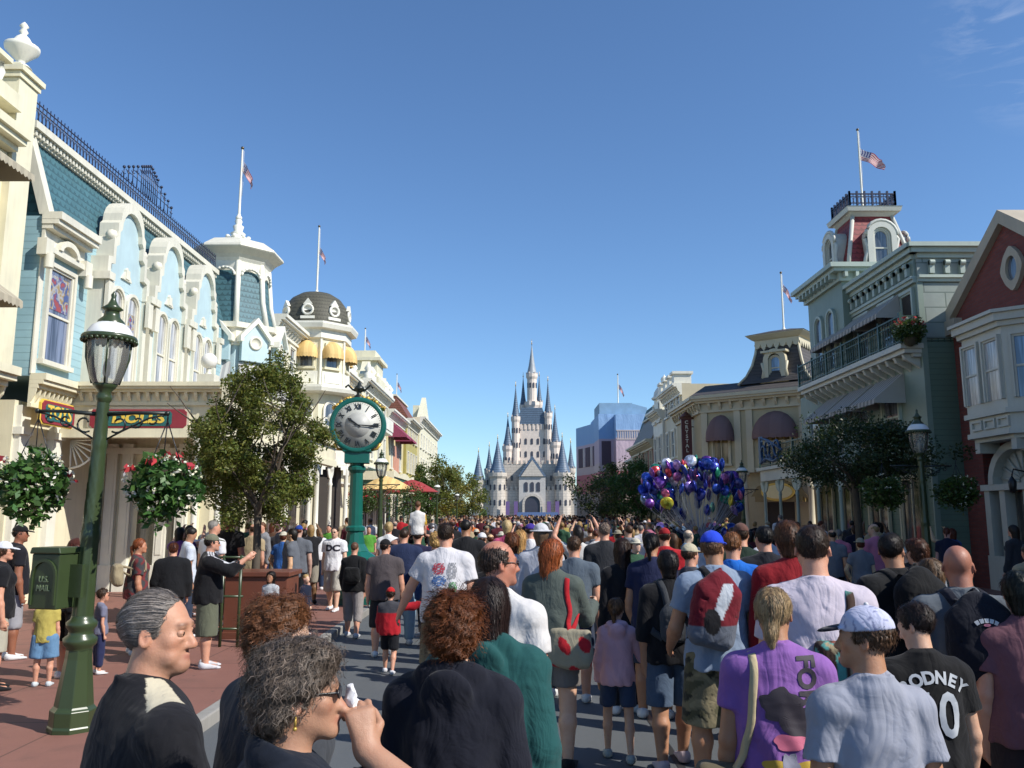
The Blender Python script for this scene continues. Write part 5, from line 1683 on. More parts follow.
F = Face(b, -8.5, 66.5, 90); house('', F, 7.6, 9.6, OLIVE, OFFW, step=1.9, roof=(11.4, RUSTSH))
b = empty('far_cream_building', (-11, 84, 0)); tag(b, 'farthest cream building on the left before the trees', 'building')
F = Face(b, -8.3, 74.1, 90); house('', F, 18, 10.6, CREAM, WHITE, step=2.2, parapet=1)
m = MB(); m.prism([(1, 10.6), (9, 10.6), (5, 13.0)], 0, .4); m.box(3, 7, .4, 1, 10.6, 12.0); F.put(m, 'roof_pediment', CREAM)
flagpole('tiny flagpole on the rust red roof left of centre', -10.0, 71, 11.5, 2.4, .04, .62, .9)
# green marquee under the salmon building
b = empty('green_marquee', (-7.6, 50, 0)); tag(b, 'dark green marquee canopy with cream scalloped fascia on the left pavement', 'canopy')
F = Face(b, -6.9, 48.0, 90)
m = MB(); m.box(0, 10, 0, 1.8, 3.3, 4.15); F.put(m, 'canopy_box', plain('marquee_green', (.03, .09, .06), .5))
m = MB()
for i in range(20):
    x0, x1 = i*.5, (i+1)*.5; z = 4.25+.22*abs(math.cos(i*math.pi/10))
    m.box(x0, x1, -.08, 0, 4.1, z)
m.box(0, 10, -.12, 0, 3.28, 3.42); m.box(-.1, 0, -.1, 1.8, 3.9, 4.4)
F.put(m, 'fascia', CREAM)
for x in (.1, 3.3, 6.6, 9.9): column(F, x, -.15, .12, 3.3, .06, GREENI, brackets=False)
# ================================================================ right side of the street
RW = paint('grey_white_trim', (.50, .50, .44), .5, .08, .25)
SANDT = paint('sandstone_trim', (.42, .36, .27), .7, .1, .3)
# ---- red brick building with the stepped gable (an unseen wing is added past the frame to shade the foreground)
b = empty('red_brick_building', (14, 12, 0)); tag(b, 'red brick building with gable, round window and white bay at the right edge', 'building')
F = Face(b, 12.0, 22.05, -90)      # x runs towards the camera
m = MB(); m.box(0, 5.42, 0, 5, 3.9, 7.2); m.prism([(0, 7.2), (5.42, 7.2), (5.42, 7.3), (2.72, 9.05), (0, 7.3)], 0, .35); F.put(m, 'wall', BRICK)
m = MB()
m.strip([(-.06, 7.05), (-.06, 7.42), (2.72, 9.32), (5.50, 7.42), (5.50, 7.05)], [(.20, 7.05), (.20, 7.22), (2.72, 8.98), (5.22, 7.22), (5.22, 7.05)], -.16, .5)
m.box(-.10, .5, -.22, .5, 6.75, 7.15)
F.put(m, 'gable_coping', SANDT)
m = MB(); m.strip([(2.95+.38*math.cos(t*math.pi/16)*(1+.14*abs(math.cos(t*math.pi/8))**6), 7.78+.48*math.sin(t*math.pi/16)*(1+.14*abs(math.cos(t*math.pi/8))**6)) for t in range(32)], [(2.95+.22*math.cos(t*math.pi/16), 7.78+.30*math.sin(t*math.pi/16)) for t in range(32)], -.10, 0, closed=True); F.put(m, 'round_window_surround', SANDT)
m = MB(); m.prism([(2.95+.22*math.cos(t*math.pi/8), 7.78+.30*math.sin(t*math.pi/8)) for t in range(16)], -.03, 0); F.put(m, 'round_window', GLASS)
# canted bay
bx0, bx1, d_ = .95, 3.75, .62
def canted(m, z0, z1, e=0.0, x0=bx0, x1=bx1, d=d_):
    return m.prism([(x0-e, 0), (x0+.55-e*.4, -(d+e)), (x1-.55+e*.4, -(d+e)), (x1+e, 0)], z0, z1, 'z')
m = canted(MB(), 4.35, 6.30); F.put(m, 'bay_body', RW)
m = canted(MB(), 6.30, 6.42, .10); canted(m, 6.421, 6.60, .20); canted(m, 6.601, 6.68, .28); canted(m, 4.28, 4.40, .08); F.put(m, 'bay_moulding', RW)
m = canted(MB(), 3.70, 3.80, -.10); canted(m, 3.801, 3.92, .04); F.put(m, 'bay_corbel', RW)
for x in (1.5, 3.0): F.put(MB().box(x, x+.2, -.5, 0, 3.45, 3.70), 'bracket', RW)
m = canted(MB(), 3.92, 4.28, -.02); F.put(m, 'bay_apron', RW)
FS = Face(b, 12.0-d_, 22.05-1.5, -90)
for x, w in ((.40, .62), (1.28, .62)):
    window(FS, x-.0, 4.62, w, 1.45, arch=False, frame=RW, glass=GLASSW, tw=.06, bars=(1, 2), sill=False)
# canted sides
for sx_, ang in ((bx0, -90-48.4), (bx1-.55, -90+48.4)):
    X0 = 12.0 if sx_ == bx0 else 12.0-d_; Y0 = 22.05-sx_
    C = Face(b, X0, Y0, ang); window(C, .41, 4.62, .42, 1.45, frame=RW, glass=glassm('sky_reflection_glass', (.10, .16, .25)), tw=.05, bars=(1, 2), sill=False)  # blue pane colour imitates the sky reflected in the glass
for i in range(3):
    m = MB(); m.strip([(1.65+i*.55, 3.98), (1.65+i*.55, 4.22), (2.1+i*.55, 4.22), (2.1+i*.55, 3.98)], [(1.70+i*.55, 4.03), (1.70+i*.55, 4.17), (2.05+i*.55, 4.17), (2.05+i*.55, 4.03)], -d_-.03, -d_+.03, closed=True); F.put(m, 'apron_panel', RW)
# arched shopfront
m = MB(); m.box(0, .9, 0, 5, 0, 3.9); m.box(4.6, 5.42, 0, 5, 0, 3.9); m.box(.9, 4.6, .3, 5, 0, 3.9); F.put(m, 'ground_brick', BRICK)
m = MB(); m.box(.85, 4.6, -.05, .3, .12, .95); m.box(.85, 4.6, -.1, .3, 2.55, 2.70); 
for x in (.9, 1.55, 2.5, 3.4, 4.3): m.box(x, x+.22, -.04, .3, .95, 2.55)
m.strip([(2.4+1.15*math.cos(math.pi*(1-t/14)), 2.70+1.0*math.sin(math.pi*t/14)) for t in range(15)], [(2.4+.95*math.cos(math.pi*(1-t/14)), 2.70+.82*math.sin(math.pi*t/14)) for t in range(15)], -.12, .3)
m.prism([(2.4+.95*math.cos(math.pi*(1-t/14)), 2.70+.82*math.sin(math.pi*t/14)) for t in range(15)], .12, .3)
for t in range(9):
    a = math.pi*(t+.5)/9; m.tube([(2.4+.2*math.cos(a), .09, 2.72+.18*math.sin(a)), (2.4+.90*math.cos(a), .09, 2.72+.76*math.sin(a))], .035, 5)
F.put(m, 'arched_shopfront', RW)
for x, w in ((1.15, .38), (1.80, .68), (2.75, .62), (3.65, .62)): 
    m = MB(); m.box(x, x+w, .20, .26, 1.0, 2.5); F.put(m, 'shop_window', glassm('shop_glass', ()))
m = MB(); m.tube([(2.9, 0, 2.9), (2.9, -.45, 3.0), (2.9, -.5, 2.85)], .02, 6); m.lathe([(.03, 2.45), (.07, 2.50), (.09, 2.72), (.05, 2.78), (.01, 2.85)], (2.9, -.5, 0), 6); F.put(m, 'wall_lantern', plain('black_iron', (.01, .01, .012), .4))
m = MB(); m.box(5.43, 30, .1, 8, 0, 8.2); F.put(m, 'unseen_shading_wing', BRICK)  # added wing out of view, its height set for the foreground shade
cornice(F, 5.5, 30, 8.5, .6, .4, SANDT, .6)
for i in range(8): window(F, 6.6+i*3, 4.6, 1.1, 2.0, frame=RW, glass=GLASS, d=-.1)

# ---- sage green building with balcony, awnings and the red tower
b = empty('sage_green_building', (14, 27, 0)); tag(b, 'sage green building with striped awnings, long balcony and red shingled tower', 'building')
F = Face(b, 11.15, 32.0, -90)      # x runs towards the camera, 0..9.9
LG = 9.9
m = MB(); m.box(3.4, LG, 0, 6, 3.5, 9.0); F.put(m, 'wall', GGREEN)
m = MB(); m.box(0, LG, .5, 6, 0, 3.5); F.put(m, 'ground_floor_wall', MOSS)
m = MB(); m.box(0, 3.39, .1, 6, 3.5, 6.4); F.put(m, 'rear_wall', GGREEN)
SW = Face(b, 11.15, 22.10, 0)      # wall facing the camera
m = MB(); m.box(0.001, 6, -.05, 0, 6.7, 8.25); SW.put(m, 'stone_side_wall', STONE)
m = MB(); m.box(0.0, 6, -.04, 0, 0, 6.6); SW.put(m, 'side_siding', MOSS)
m = MB(); m.box(-.03, .12, -.065, 0, 0, 8.27); SW.put(m, 'corner_board', GGREEN)
# parapet frieze with hooked corbels
for FF, a0, a1 in ((SW, 0.002, 6), (F, 3.4, LG)):
    m = MB(); wallbox(m, a0-.3, a1+(.25 if FF is F else 0), 9.22, 9.34, 0, .34); wallbox(m, a0-.2, a1+(.2 if FF is F else 0), 9.08, 9.218, 0, .24); wallbox(m, a0, a1, 8.95, 9.078, 0, .12)
    wallbox(m, a0, a1, 8.38, 8.46, 0, .16); wallbox(m, a0, a1, 8.28, 8.378, 0, .10)
    FF.put(m, 'parapet_moulding', GGLIGHT)
    m = MB(); wallbox(m, a0, a1, 8.462, 8.948, 0, .06); FF.put(m, 'frieze', STONE if FF is SW else GGREEN)
    x = a0+.3
    while x < a1-.1:
        m = MB(); m.box(x, x+.13, -.17, -.06, 8.50, 8.86); m.lathe([(.085, 0), (.085, .13)], (0, 0, 0), 8); m.v = m.v[:8] + [tuple(Matrix.Translation((x, -.16, 8.80)) @ Matrix.Rotation(R(90), 4, 'Y') @ Vector(v)) for v in m.v[8:]]
        FF.put(m, 'corbel', GGLIGHT); x += .42
GAW = stripes('grey_striped_canvas', (.40, .38, .34), (.17, .165, .16), 4.0)
for x in (4.5, 6.3, 8.1): window(F, x, 6.7, .95, 1.45, frame=GGLIGHT, glass=GLASS, bars=(1, 2)); awning(F, x+.0, 8.25, 1.7, .62, .75, GAW)
window(F, 9.3, 6.7, .7, 1.4, frame=GGLIGHT, glass=DARKIN)
for x in (3.9, 5.9, 7.9): window(F, x, 4.0, 1.0, 1.5, frame=GGLIGHT, glass=GLASS, bars=(1, 2)); awning(F, x, 5.95, 1.75, .75, .9, GAW)
window(F, 1.5, 4.0, 1.0, 1.6, frame=GGLIGHT, glass=GLASS, d=-.1)
# upper balcony
m = MB(); wallbox(m, 1.8, LG+.1, 6.42, 6.56, 0, .62); wallbox(m, 1.8, LG+.05, 6.30, 6.418, 0, .5); wallbox(m, 1.8, LG, 6.2, 6.298, 0, .25)
n = 16
for i in range(n):
    x = 2.0+i*(LG-2.2)/(n-1); m.prism([(-.001, 6.29), (-.46, 6.29), (-.40, 6.15), (-.1, 5.98), (-.001, 5.9)], x-.06, x+.06, 'x')
F.put(m, 'balcony_slab', RW)
railing(F, 1.85, LG+.05, .56, 6.56, .78, GREENI, step=.16)
R2 = Face(b, 11.15-.56, 22.1, 0); railing(R2, 0, 2.2, .0, 6.56, .78, GREENI, name='balcony_railing_end', step=.16)
# potted red flowers on the balcony corner are added as a thing later
# tower block
T_ = Face(b, 10.80, 29.4, -90)
m = MB(); m.box(0, 3.1, 0, 3.2, 6.4, 9.55); T_.put(m, 'tower_block', GGREEN)
m = MB(); m.box(-.3, 3.4, -.35, 3.5, 9.78, 9.90); m.box(-.4, 3.5, -.48, 3.6, 9.90, 10.05); m.box(-.12, 3.22, -.12, 3.3, 9.5, 9.78)
for i in range(9):
    m.box(.05+i*.36, .15+i*.36, -.36, -.12, 9.6, 9.78); m.box(3.22, 3.42, .0+i*.36, .1+i*.36, 9.6, 9.78)
T_.put(m, 'tower_eave', GGLIGHT)
window(T_, 1.0, 6.75, .62, 2.0, arch=True, frame=GGLIGHT, glass=GLASS, tw=.08); window(T_, 2.1, 6.75, .62, 2.0, arch=True, frame=GGLIGHT, glass=GLASS, tw=.08)
TS = Face(b, 10.80, 26.3, 0); window(TS, 1.6, 6.75, .8, 2.0, arch=True, frame=GGLIGHT, glass=GLASS)
def frus(m, c, r0, r1, z0, z1, mi=0):
    (cx_, cy_) = c
    v = [(cx_+sx*r, cy_+sy*r, z) for r, z in ((r0, z0), (r1, z1)) for sx, sy in ((-1, -1), (1, -1), (1, 1), (-1, 1))]
    return m.add(v, [(3, 2, 1, 0), (4, 5, 6, 7)] + [(i, (i+1) % 4, (i+1) % 4+4, i+4) for i in range(4)], mi)
tc = (10.80+1.55-14, 27.85-27)     # local to the building empty
m = MB(); frus(m, tc, 1.12, .92, 10.05, 10.9); frus(m, tc, .92, .66, 10.9, 12.05); m.build('mansard_roof', REDSH, b)
m = MB(); frus(m, tc, .68, .80, 12.05, 12.18); frus(m, tc, .90, .94, 12.18, 12.34); frus(m, tc, .95, .5, 12.341, 12.45)
for sx in (-1, 1):
    for sy in (-1, 1):
        m.tube([(tc[0]+sx*1.12, tc[1]+sy*1.12, 10.05), (tc[0]+sx*.93, tc[1]+sy*.93, 10.9), (tc[0]+sx*.67, tc[1]+sy*.67, 12.05)], .07, 6)
m.build('roof_trim', RW, b)
for ang, dx, dy in ((0, 0, -1), (-90, -1, 0), (90, 1, 0)):
    D = Face(b, 14+tc[0]+dx*1.16, 27+tc[1]+dy*1.16, ang)
    m = MB()
    m.strip(arc(.62, 10.06, 11.15, e=.18), arc(.62, 10.06, 11.15), -.16, .5); m.prism(arc(.62, 10.06, 11.15, e=.02), .02, .5)
    for q in (-1, 1): m.tube([(q*.62, -.08, 10.12), (q*.56, -.08, 10.4), (q*.46, -.08, 10.7), (q*.55, -.08, 11.05), (q*.42, -.08, 11.25)], .07, 6)
    m.tube([(.52*math.cos(math.pi*t/10), -.12, 11.2+.50*math.sin(math.pi*t/10)) for t in range(11)], .06, 6)
    D.put(m, 'dormer', RW)
    window(D, 0, 10.12, .5, 1.28, arch=True, frame=RW, glass=GLASS, tw=.05, d=.0, sill=False)
RR = Face(b, 14+tc[0]-1.0, 27+tc[1]-1.0, 0)
for ang, ox, oy in ((0, -1, -1), (-90, -1, 1), (90, 1, -1), (180, 1, 1)):
    G = Face(b, 14+tc[0]+ox, 27+tc[1]+oy, ang); railing(G, .22, 1.78, -.22, 12.42, .42, NAVYI, name='roof_cresting', step=.13, post=.26)
fp = flagpole('tall white flagpole with waving flag on the red shingled tower', 14+tc[0], 27+tc[1], 12.45, 3.05, .04, .66, 1.0, hang=.6)
# street porch of the green building (far half)
F2 = Face(b, 10.0, 33.5, -90)
m = MB(); m.box(0, 8.0, 0, 1.6, 3.52, 3.66); m.box(-.1, 8.1, -.12, 1.6, 3.661, 3.78); m.box(0, 8.0, .0, .14, 3.25, 3.52); F2.put(m, 'porch_roof', RW)
for x in (.1, 2.0, 3.9, 5.9, 7.8): column(F2, x, -.12, .12, 3.25, .06, GGLIGHT)
railing(F2, 0, 8.0, .0, 3.78, .8, GREENI, step=.16)
for i in range(4): window(F, 1.2+i*2.2, .5, 1.3, 2.5, frame=BEIGEL, glass=glassm('shop_glass', ()), bars=(2, 1), d=-.47, sill=False)
m = MB()
for k, (dx, dz) in enumerate(((0, 0), (.5, .15), (1.0, .0), (1.6, .1))):
    ring = [(dx+.3*math.cos(t*math.pi/6), 0, .45+dz+.3*math.sin(t*math.pi/6)) for t in range(13)]; m.tube(ring, .05, 5)
m.tube([(-.4, 0, .1), (.3, 0, .25), (1.2, 0, .1), (2.2, 0, .2)], .06, 5); m.tube([(-.4, 0, 1.1), (.5, 0, .95), (1.4, 0, .7), (2.2, 0, .45)], .05, 5); m.box(-.5, -.25, -.05, .05, .1, 1.15)
F2.put(m, 'blue_scroll_sign', plain('scroll_blue', (.02, .06, .14), .5), None, (.9, -.1, 3.85))

# ---- beige corner building with the concave slate tower
b = empty('beige_corner_building', (12, 40, 0)); tag(b, 'beige corner building with brown slate mansard tower and round-headed awnings', 'building')
A = (9.37, 40.9); B_ = (14.6, 36.8)
ang = math.degrees(math.atan2(B_[1]-A[1], B_[0]-A[0])); Lb = math.hypot(B_[0]-A[0], B_[1]-A[1])
F = Face(b, A[0], A[1], ang)
m = MB(); m.box(0, Lb, 0, 7, 3.9, 7.3); F.put(m, 'wall', BEIGE)
m = MB(); m.box(0, Lb, .4, 7, 0, 3.9); F.put(m, 'ground_floor_wall', BEIGE)
m = MB()
for x in (.05, 1.75, 2.35, 4.9, 5.5, Lb-.4): m.box(x, x+.32, -.08, 0, 3.9, 7.1)
m.box(0, Lb, -.05, 0, 4.0, 4.12); F.put(m, 'pilaster_strip', BEIGEL)
cornice(F, 0, Lb, 7.72, .75, .55, BEIGEL, .55, .13, ends=.3)
RF = Face(b, B_[0], B_[1], ang+75); m = MB(); m.box(0, 5, 0, 6, 0, 7.3); RF.put(m, 'side_wall', BEIGE); cornice(RF, 0, 5, 7.72, .75, .55, BEIGEL, .55, .13, ends=.3)
LF = Face(b, A[0], A[1]+6, -90); m = MB(); m.box(0, 6.0, 0, 4, 3.9, 7.3); m.box(0, 6, .4, 4, 0, 3.9); LF.put(m, 'street_wall', BEIGE); cornice(LF, 0, 6, 7.72, .75, .55, BEIGEL, .55, .13)
MAU = stripes('mauve_canvas', (.20, .12, .11), (.17, .10, .095), 1.0)
for x, w in ((1.05, 1.0), (3.75, 1.75), (6.0, 1.1)):
    window(F, x, 4.35, w*.8, 1.35, frame=BEIGEL, glass=glassm('warm_window', (.10, .075, .03)), bars=(2, 1)); awning(F, x, 6.75, w+.35, 1.15, .8, MAU, dome=True, d=0)
for x in (1.2, 3.7, 6.0): window(F, x, .5, 1.4, 2.8, frame=BEIGE, glass=DARKIN, bars=(1, 1), d=-.38, sill=False)
# low hipped roof and the concave tower
m = MB(); m.prism([(-.45, 7.74), (1.3, 8.45), (5.5, 8.45), (7, 7.74)], -.3, Lb+.2, 'x'); F.put(m, 'hip_roof', SLATE)
cxl, cyl = 3.6, 2.2
prof = [(1.75, 8.2), (1.45, 8.6), (1.22, 9.15), (1.08, 9.75), (1.02, 10.2)]
def sq(m, prof, mi=0):
    for (r0, z0), (r1, z1) in zip(prof[:-1], prof[1:]):
        v = [(cxl+sx*r, cyl+sy*r, z) for r, z in ((r0, z0), (r1, z1)) for sx, sy in ((-1, -1), (1, -1), (1, 1), (-1, 1))]
        m.add(v, [(i, (i+1) % 4, (i+1) % 4+4, i+4) for i in range(4)], mi)
    return m
m = sq(MB(), prof); F.put(m, 'tower_roof', SLATE)
m = MB()
for sx in (-1, 1):
    for sy in (-1, 1): m.tube([(cxl+sx*(r+.01), cyl+sy*(r+.01), z) for r, z in prof], .07, 5)
sq(m, [(1.05, 10.05), (1.1, 10.2), (1.1, 10.4), (1.22, 10.45), (1.42, 10.62), (1.42, 10.66)])
for k in range(7):      # scalloped fringe under the cap
    for f_, sgn in ((0, -1), (1, 1)):
        pass
    x = cxl-.96+k*.32; m.prism([(x-.16, 10.2), (x+.16, 10.2), (x+.1, 10.03), (x, 9.86 if k % 2 else 9.98), (x-.1, 10.03)], cyl-1.14, cyl-1.06)
    m.prism([(cyl-.96+k*.32-.16, 10.2), (cyl-.96+k*.32+.16, 10.2), (cyl-.96+k*.32, 9.9)], cxl+1.06, cxl+1.14, 'x')
F.put(m, 'tower_trim', BEIGEL)
m = sq(MB(), [(1.46, 10.66), (.5, 10.95), (.12, 11.02)]); F.put(m, 'tower_cap', SLATE)
m = MB(); dz = 8.3
m.strip(arc(.62, dz, dz+1.0, e=.24), arc(.62, dz, dz+1.0), cyl-1.55, cyl-.7)
m.box(cxl-.65, cxl+.65, cyl-1.6, cyl-.8, dz-.12, dz) if False else None
m2 = MB(); m2.merge(m, Matrix.Translation((cxl, 0, 0))); m2.box(cxl-.68, cxl+.68, cyl-1.62, cyl-.8, dz-.12, dz-.003); m2.box(cxl-.62, cxl+.62, cyl-1.66, cyl-1.0, dz+1.36, dz+1.46)
m2.tube([(cxl-.62, cyl-1.5, dz), (cxl-.52, cyl-1.5, dz+.5), (cxl-.6, cyl-1.5, dz+.9)], .09, 6); m2.tube([(cxl+.62, cyl-1.5, dz), (cxl+.52, cyl-1.5, dz+.5), (cxl+.6, cyl-1.5, dz+.9)], .09, 6)
F.put(m2, 'dormer', BEIGEL)
m = MB(); m.prism([(cxl+p[0], p[1]) for p in arc(.62, dz, dz+1.0)], cyl-1.35, cyl-.8); F.put(m, 'dormer_back', DARKIN)
FD = Face(b, *(Matrix.Rotation(R(ang), 3, 'Z') @ Vector((cxl, cyl-1.36, 0)) + Vector((A[0], A[1], 0))).xy, ang)
window(FD, 0, dz+.05, .5, 1.15, arch=True, frame=BEIGEL, glass=glassm('sky_reflection_glass', ()), tw=.05, sill=False)  # same pane with the sky's reflection put into its colour
tp = Matrix.Rotation(R(ang), 3, 'Z') @ Vector((cxl, cyl, 0)) + Vector((A[0], A[1], 0))
flagpole('flagpole with limp flag on the brown slate tower', tp.x, tp.y, 10.98, 2.95, .05, .72, .9)
# oval sign over the arcade and the vertical sign
o = board(F, 4.0, 2.95, 1.35, .62, [paint('cream_oval', (.72, .60, .30), .4), GOLD, GOLD], shape='oval', d=.75, border=.10)
m = MB(); m.box(2.9, 5.1, -.72, -.58, 2.5, 2.75); m.prism([(2.7, 2.75), (5.3, 2.75), (5.0, 3.2), (4.0, 3.62), (3.0, 3.2)], -.68, -.60); m.box(2.9, 3.05, -.6, 0, 2.5, 2.7); m.box(4.95, 5.1, -.6, 0, 2.5, 2.7); F.put(m, 'oval_sign_frame', plain('dark_gold', (.20, .14, .05), .5))
for x in (2.35, 5.4): m = MB(); m.lathe(colprof(.14, 3.75), (x, -.5, .12), 12); F.put(m, 'porch_column', BEIGEL)
vs_ = empty('vertical_sign', (9.0, 42.6, 3.6)); tag(vs_, 'tall narrow maroon sign with cream vertical lettering on the beige building corner', 'shop sign')
m = MB(); m.box(-.26, .26, -.09, .09, .2, 3.2); m.build('sign_box', plain('sign_maroon', (.10, .02, .02), .5), vs_)
m = MB(); m.box(-.36, .36, -.13, .13, 3.2, 3.32); m.lathe([(.3, 3.32), (.2, 3.45), (.06, 3.55), (.001, 3.65)], n=10); m.tube([(.26, 0, 2.8), (.7, 0, 2.8)], .03, 6); m.tube([(.26, 0, .8), (.7, 0, .8)], .03, 6); m.build('sign_cap', plain('sign_brown', (.13, .05, .03), .5), vs_)
for i, ch in enumerate('CRYSTAL ARTS'):
    if ch != ' ': text_obj('letter', ch, .25, WHITE, vs_, (0, -.098, 3.02-i*.242), bold=.006)

# ---- houses beyond, right side
b = empty('cream_gabled_building', (12, 48, 0)); tag(b, 'cream building with white bracketed cornice behind the maroon sign', 'building')
F = Face(b, 9.75, 52.5, -90); house('', F, 5.5, 9.4, BEIGEL, WHITE, step=1.8, base=BEIGE)
m = MB(); m.box(.2, .9, -.1, 1, 9.4, 10.0); m.prism(arc(.9, 9.4, 9.9), -.1, 1); 
m = MB()
for i in range(4): m.box(.4+i*1.4, 1.1+i*1.4, -.4, .6, 9.4, 9.95); m.box(.3+i*1.4, 1.2+i*1.4, -.5, .7, 9.95, 10.1)
F.put(m, 'roof_dormer_block', WHITE)
b = empty('cupola_building', (12, 54, 0)); tag(b, 'pale building with small white bell-shaped cupola on the right', 'building')
F = Face(b, 9.6, 56.0, -90); house('', F, 3.4, 8.6, WHITE, WHITE, step=1.7, base=BRICK2)
m = MB(); m.box(1.1, 2.5, -.1, 1.2, 8.6, 9.4); m.lathe([(.85, 9.4), (.9, 9.5), (.75, 9.6), (.7, 9.9), (.5, 10.2), (.18, 10.4), (.12, 10.55), (.24, 10.7), (.22, 10.85), (.04, 11.0), (.001, 11.1)], (1.8, .5, 0), 14); F.put(m, 'cupola', WHITE)
b = empty('brick_mansard_building', (12, 60, 0)); tag(b, 'rose brick building with tan mansard roof on the right', 'building')
F = Face(b, 9.6, 66, -90); house('', F, 9.9, 7.0, BRICK2, BEIGEL, floors=((4.9, 1.4),), step=1.9, roof=(9.1, siding('tan_shingles', (.26, .22, .16), .2, .02, True)), base=BEIGE)
b = empty('green_roofed_building', (12.5, 71, 0)); tag(b, 'narrow pale building with steep dark green roof on the right', 'building')
F = Face(b, 10.2, 71.5, -90); house('', F, 5.2, 6.4, WHITE, WHITE, floors=((4.7, 1.2),), step=1.7, base=BEIGE)
m = MB(); m.prism([(-.1, 6.4), (1.5, 10.8), (4, 10.8), (6, 6.4)], 0, 5.2, 'x'); F.put(m, 'steep_roof', siding('dark_green_shingles', (.02, .07, .05), .25, .02, True))

# ---- building wrapped in printed scaffolding sheets
def wrap_mat():
    t = NT('printed_scaffold_sheet')
    g = t.node('ShaderNodeNewGeometry'); sx = t.node('ShaderNodeSeparateXYZ'); t.lk(g.outputs['Position'], sx.inputs[0])
    n = t.noise(t.pos(), .8, 4)
    z = t.math('ADD', sx.outputs[2], t.math('MULTIPLY', n, .15))
    c = t.ramp(t.math('DIVIDE', z, 11.9), [(0, (.28, .23, .20)), (.335, (.28, .22, .20)), (.34, (.42, .13, .15)), (.50, (.42, .13, .15)), (.505, (.50, .40, .40)), (.57, (.52, .42, .42)), (.575, (.50, .39, .46)), (.76, (.50, .39, .46)), (.765, (.24, .40, .64))])
    for e in []: pass
    nr = t.bump(t.noise(t.pos((1, 1, .4)), 1.5, 4), .5, .2)
    return t.fin(c, .75, nr)
b = empty('wrapped_building', (9, 82, 0)); tag(b, 'building wrapped in blue and pink printed scaffolding sheets', 'building')
W1 = Face(b, 6.9, 89, math.degrees(math.atan2(-8.5, 2.3)))
WM = wrap_mat()
m = MB(); m.box(0, 7.4, 0, 6, 0, 11.0); W1.put(m, 'street_side_sheet', WM)
W2 = Face(b, 8.3, 79.0, 0); m = MB(); m.box(0, 1.45, 0, 8, 0, 11.4); W2.put(m, 'middle_sheet', WM)
m = MB(); m.box(1.46, 5.2, -1.5, 8, 0, 11.2); W2.put(m, 'corner_sheet', WM)
m = MB(); m.box(.2, 3.4, 1.0, 6, 11.42, 12.6); m.prism([(3.41, 11.3), (4.9, 11.3), (4.9, 12.2), (3.41, 12.6)], 1.4, 5); W2.put(m, 'upper_sheet', paint('pale_blue_sheet', (.20, .33, .46), .7, .15, .2))
for i in range(3):
    W1.put(MB().box(.8+i*2.2, 2.0+i*2.2, -.05, 0, 6.7, 8.7), 'printed_window', plain('printed_dark', (.09, .06, .08), .8))
    W1.put(MB().box(2.2+i*2.2, 2.8+i*2.2, -.06, 0, 6.7, 8.7), 'printed_pilaster', paint('printed_pale', (.50, .44, .44), .8))
W2.put(MB().box(.25, 1.15, -.04, 0, 6.5, 8.8), 'printed_window', plain('printed_dark', ()))
m = MB()
for i in range(16): m.box(1.6+i*.22, 1.72+i*.22, -1.54, -1.5, 8.9, 9.6)
m.box(1.5, 5.15, -1.56, -1.5, 9.62, 9.72); m.box(1.5, 5.15, -1.54, -1.5, 8.80, 8.9); W2.put(m, 'printed_balustrade', paint('printed_pale', ()))
flagpole('flagpole with pale flag above the wrapped scaffold building', 10.6, 82, 12.5, 3.2, .06, .6, 1.2)

# ---- generic storybook castle closing the view
b = empty('castle', (5.3, 222, 0)); tag(b, 'pale grey storybook castle with blue cone roofs at the end of the street', 'castle')
CS = brickmat('castle_stone', (.62, .55, .47), (.55, .49, .42), (.40, .36, .31), 1.6, .7, .05); CSW = paint('castle_cream_stone', (.68, .58, .50), .7); CSG = paint('castle_grey', (.48, .45, .42), .7)
CB = siding('castle_slate_blue', (.10, .15, .22), .6, .05, True, .5)
CR = plain('castle_window_dark', (.05, .05, .07), .3)
def cx_(px): return (px-532)*.268
def turret(px, y, r, z0, z1, zc, mat=CS, n=12, cb=None):
    x = cx_(px); m = MB(); m.lathe([(r, z0), (r, z1-1.6), (r*1.2, z1-.9), (r*1.2, z1)], (x, y, 0), n, 0, False)
    for k in range(n//2): a = 2*math.pi*k/(n//2); m.box(x+r*1.12*math.cos(a)-.14, x+r*1.12*math.cos(a)+.14, y+r*1.12*math.sin(a)-.14, y+r*1.12*math.sin(a)+.14, z1, z1+.45)
    tw = m.build('turret', mat, b)
    m = MB(); m.lathe([(r*1.08, z1), (r*.98, z1+.4), (r*.66, z1+(zc-z1)*.28), (r*.33, z1+(zc-z1)*.62), (.04, zc)], (x, y, 0), n); m.build('cone_roof', cb or CB, tw)
    m = MB(); m.tube([(x, y, zc-.3), (x, y, zc+1.4)], [.10, .04], 5); m.ball((x, y, zc+.2), .18, 8); m.build('finial', GOLD, tw)
    for zz in ((z1-4.5, z1-8.5) if z1-z0 > 12 else (z1-4.0,)):
        for k in range(4):
            a = -math.pi/2 + (k-1.5)*.7; m = MB(); m.prism(arc(min(.5, r*.35), 0, 1.2), -.1, .1); m.xf(Tm(x+r*math.cos(a), y+r*math.sin(a), zz, a+math.pi/2)); m.build('window', CR, tw)
m = MB(); m.box(cx_(474), cx_(590), -2, 10, 0, 8.0)
for i in range(25): m.box(cx_(474)+i*1.22, cx_(474)+i*1.22+.7, -2.1, -1.3, 8.0, 9.0)
m.build('outer_wall', CS, b)
m = MB(); m.box(cx_(500), cx_(560), 0, 12, 7, 15.0)
for i in range(13): m.box(cx_(500)+i*1.24, cx_(500)+i*1.24+.7, -.1, .6, 15.0, 15.9)
m.build('inner_wall', CS, b)
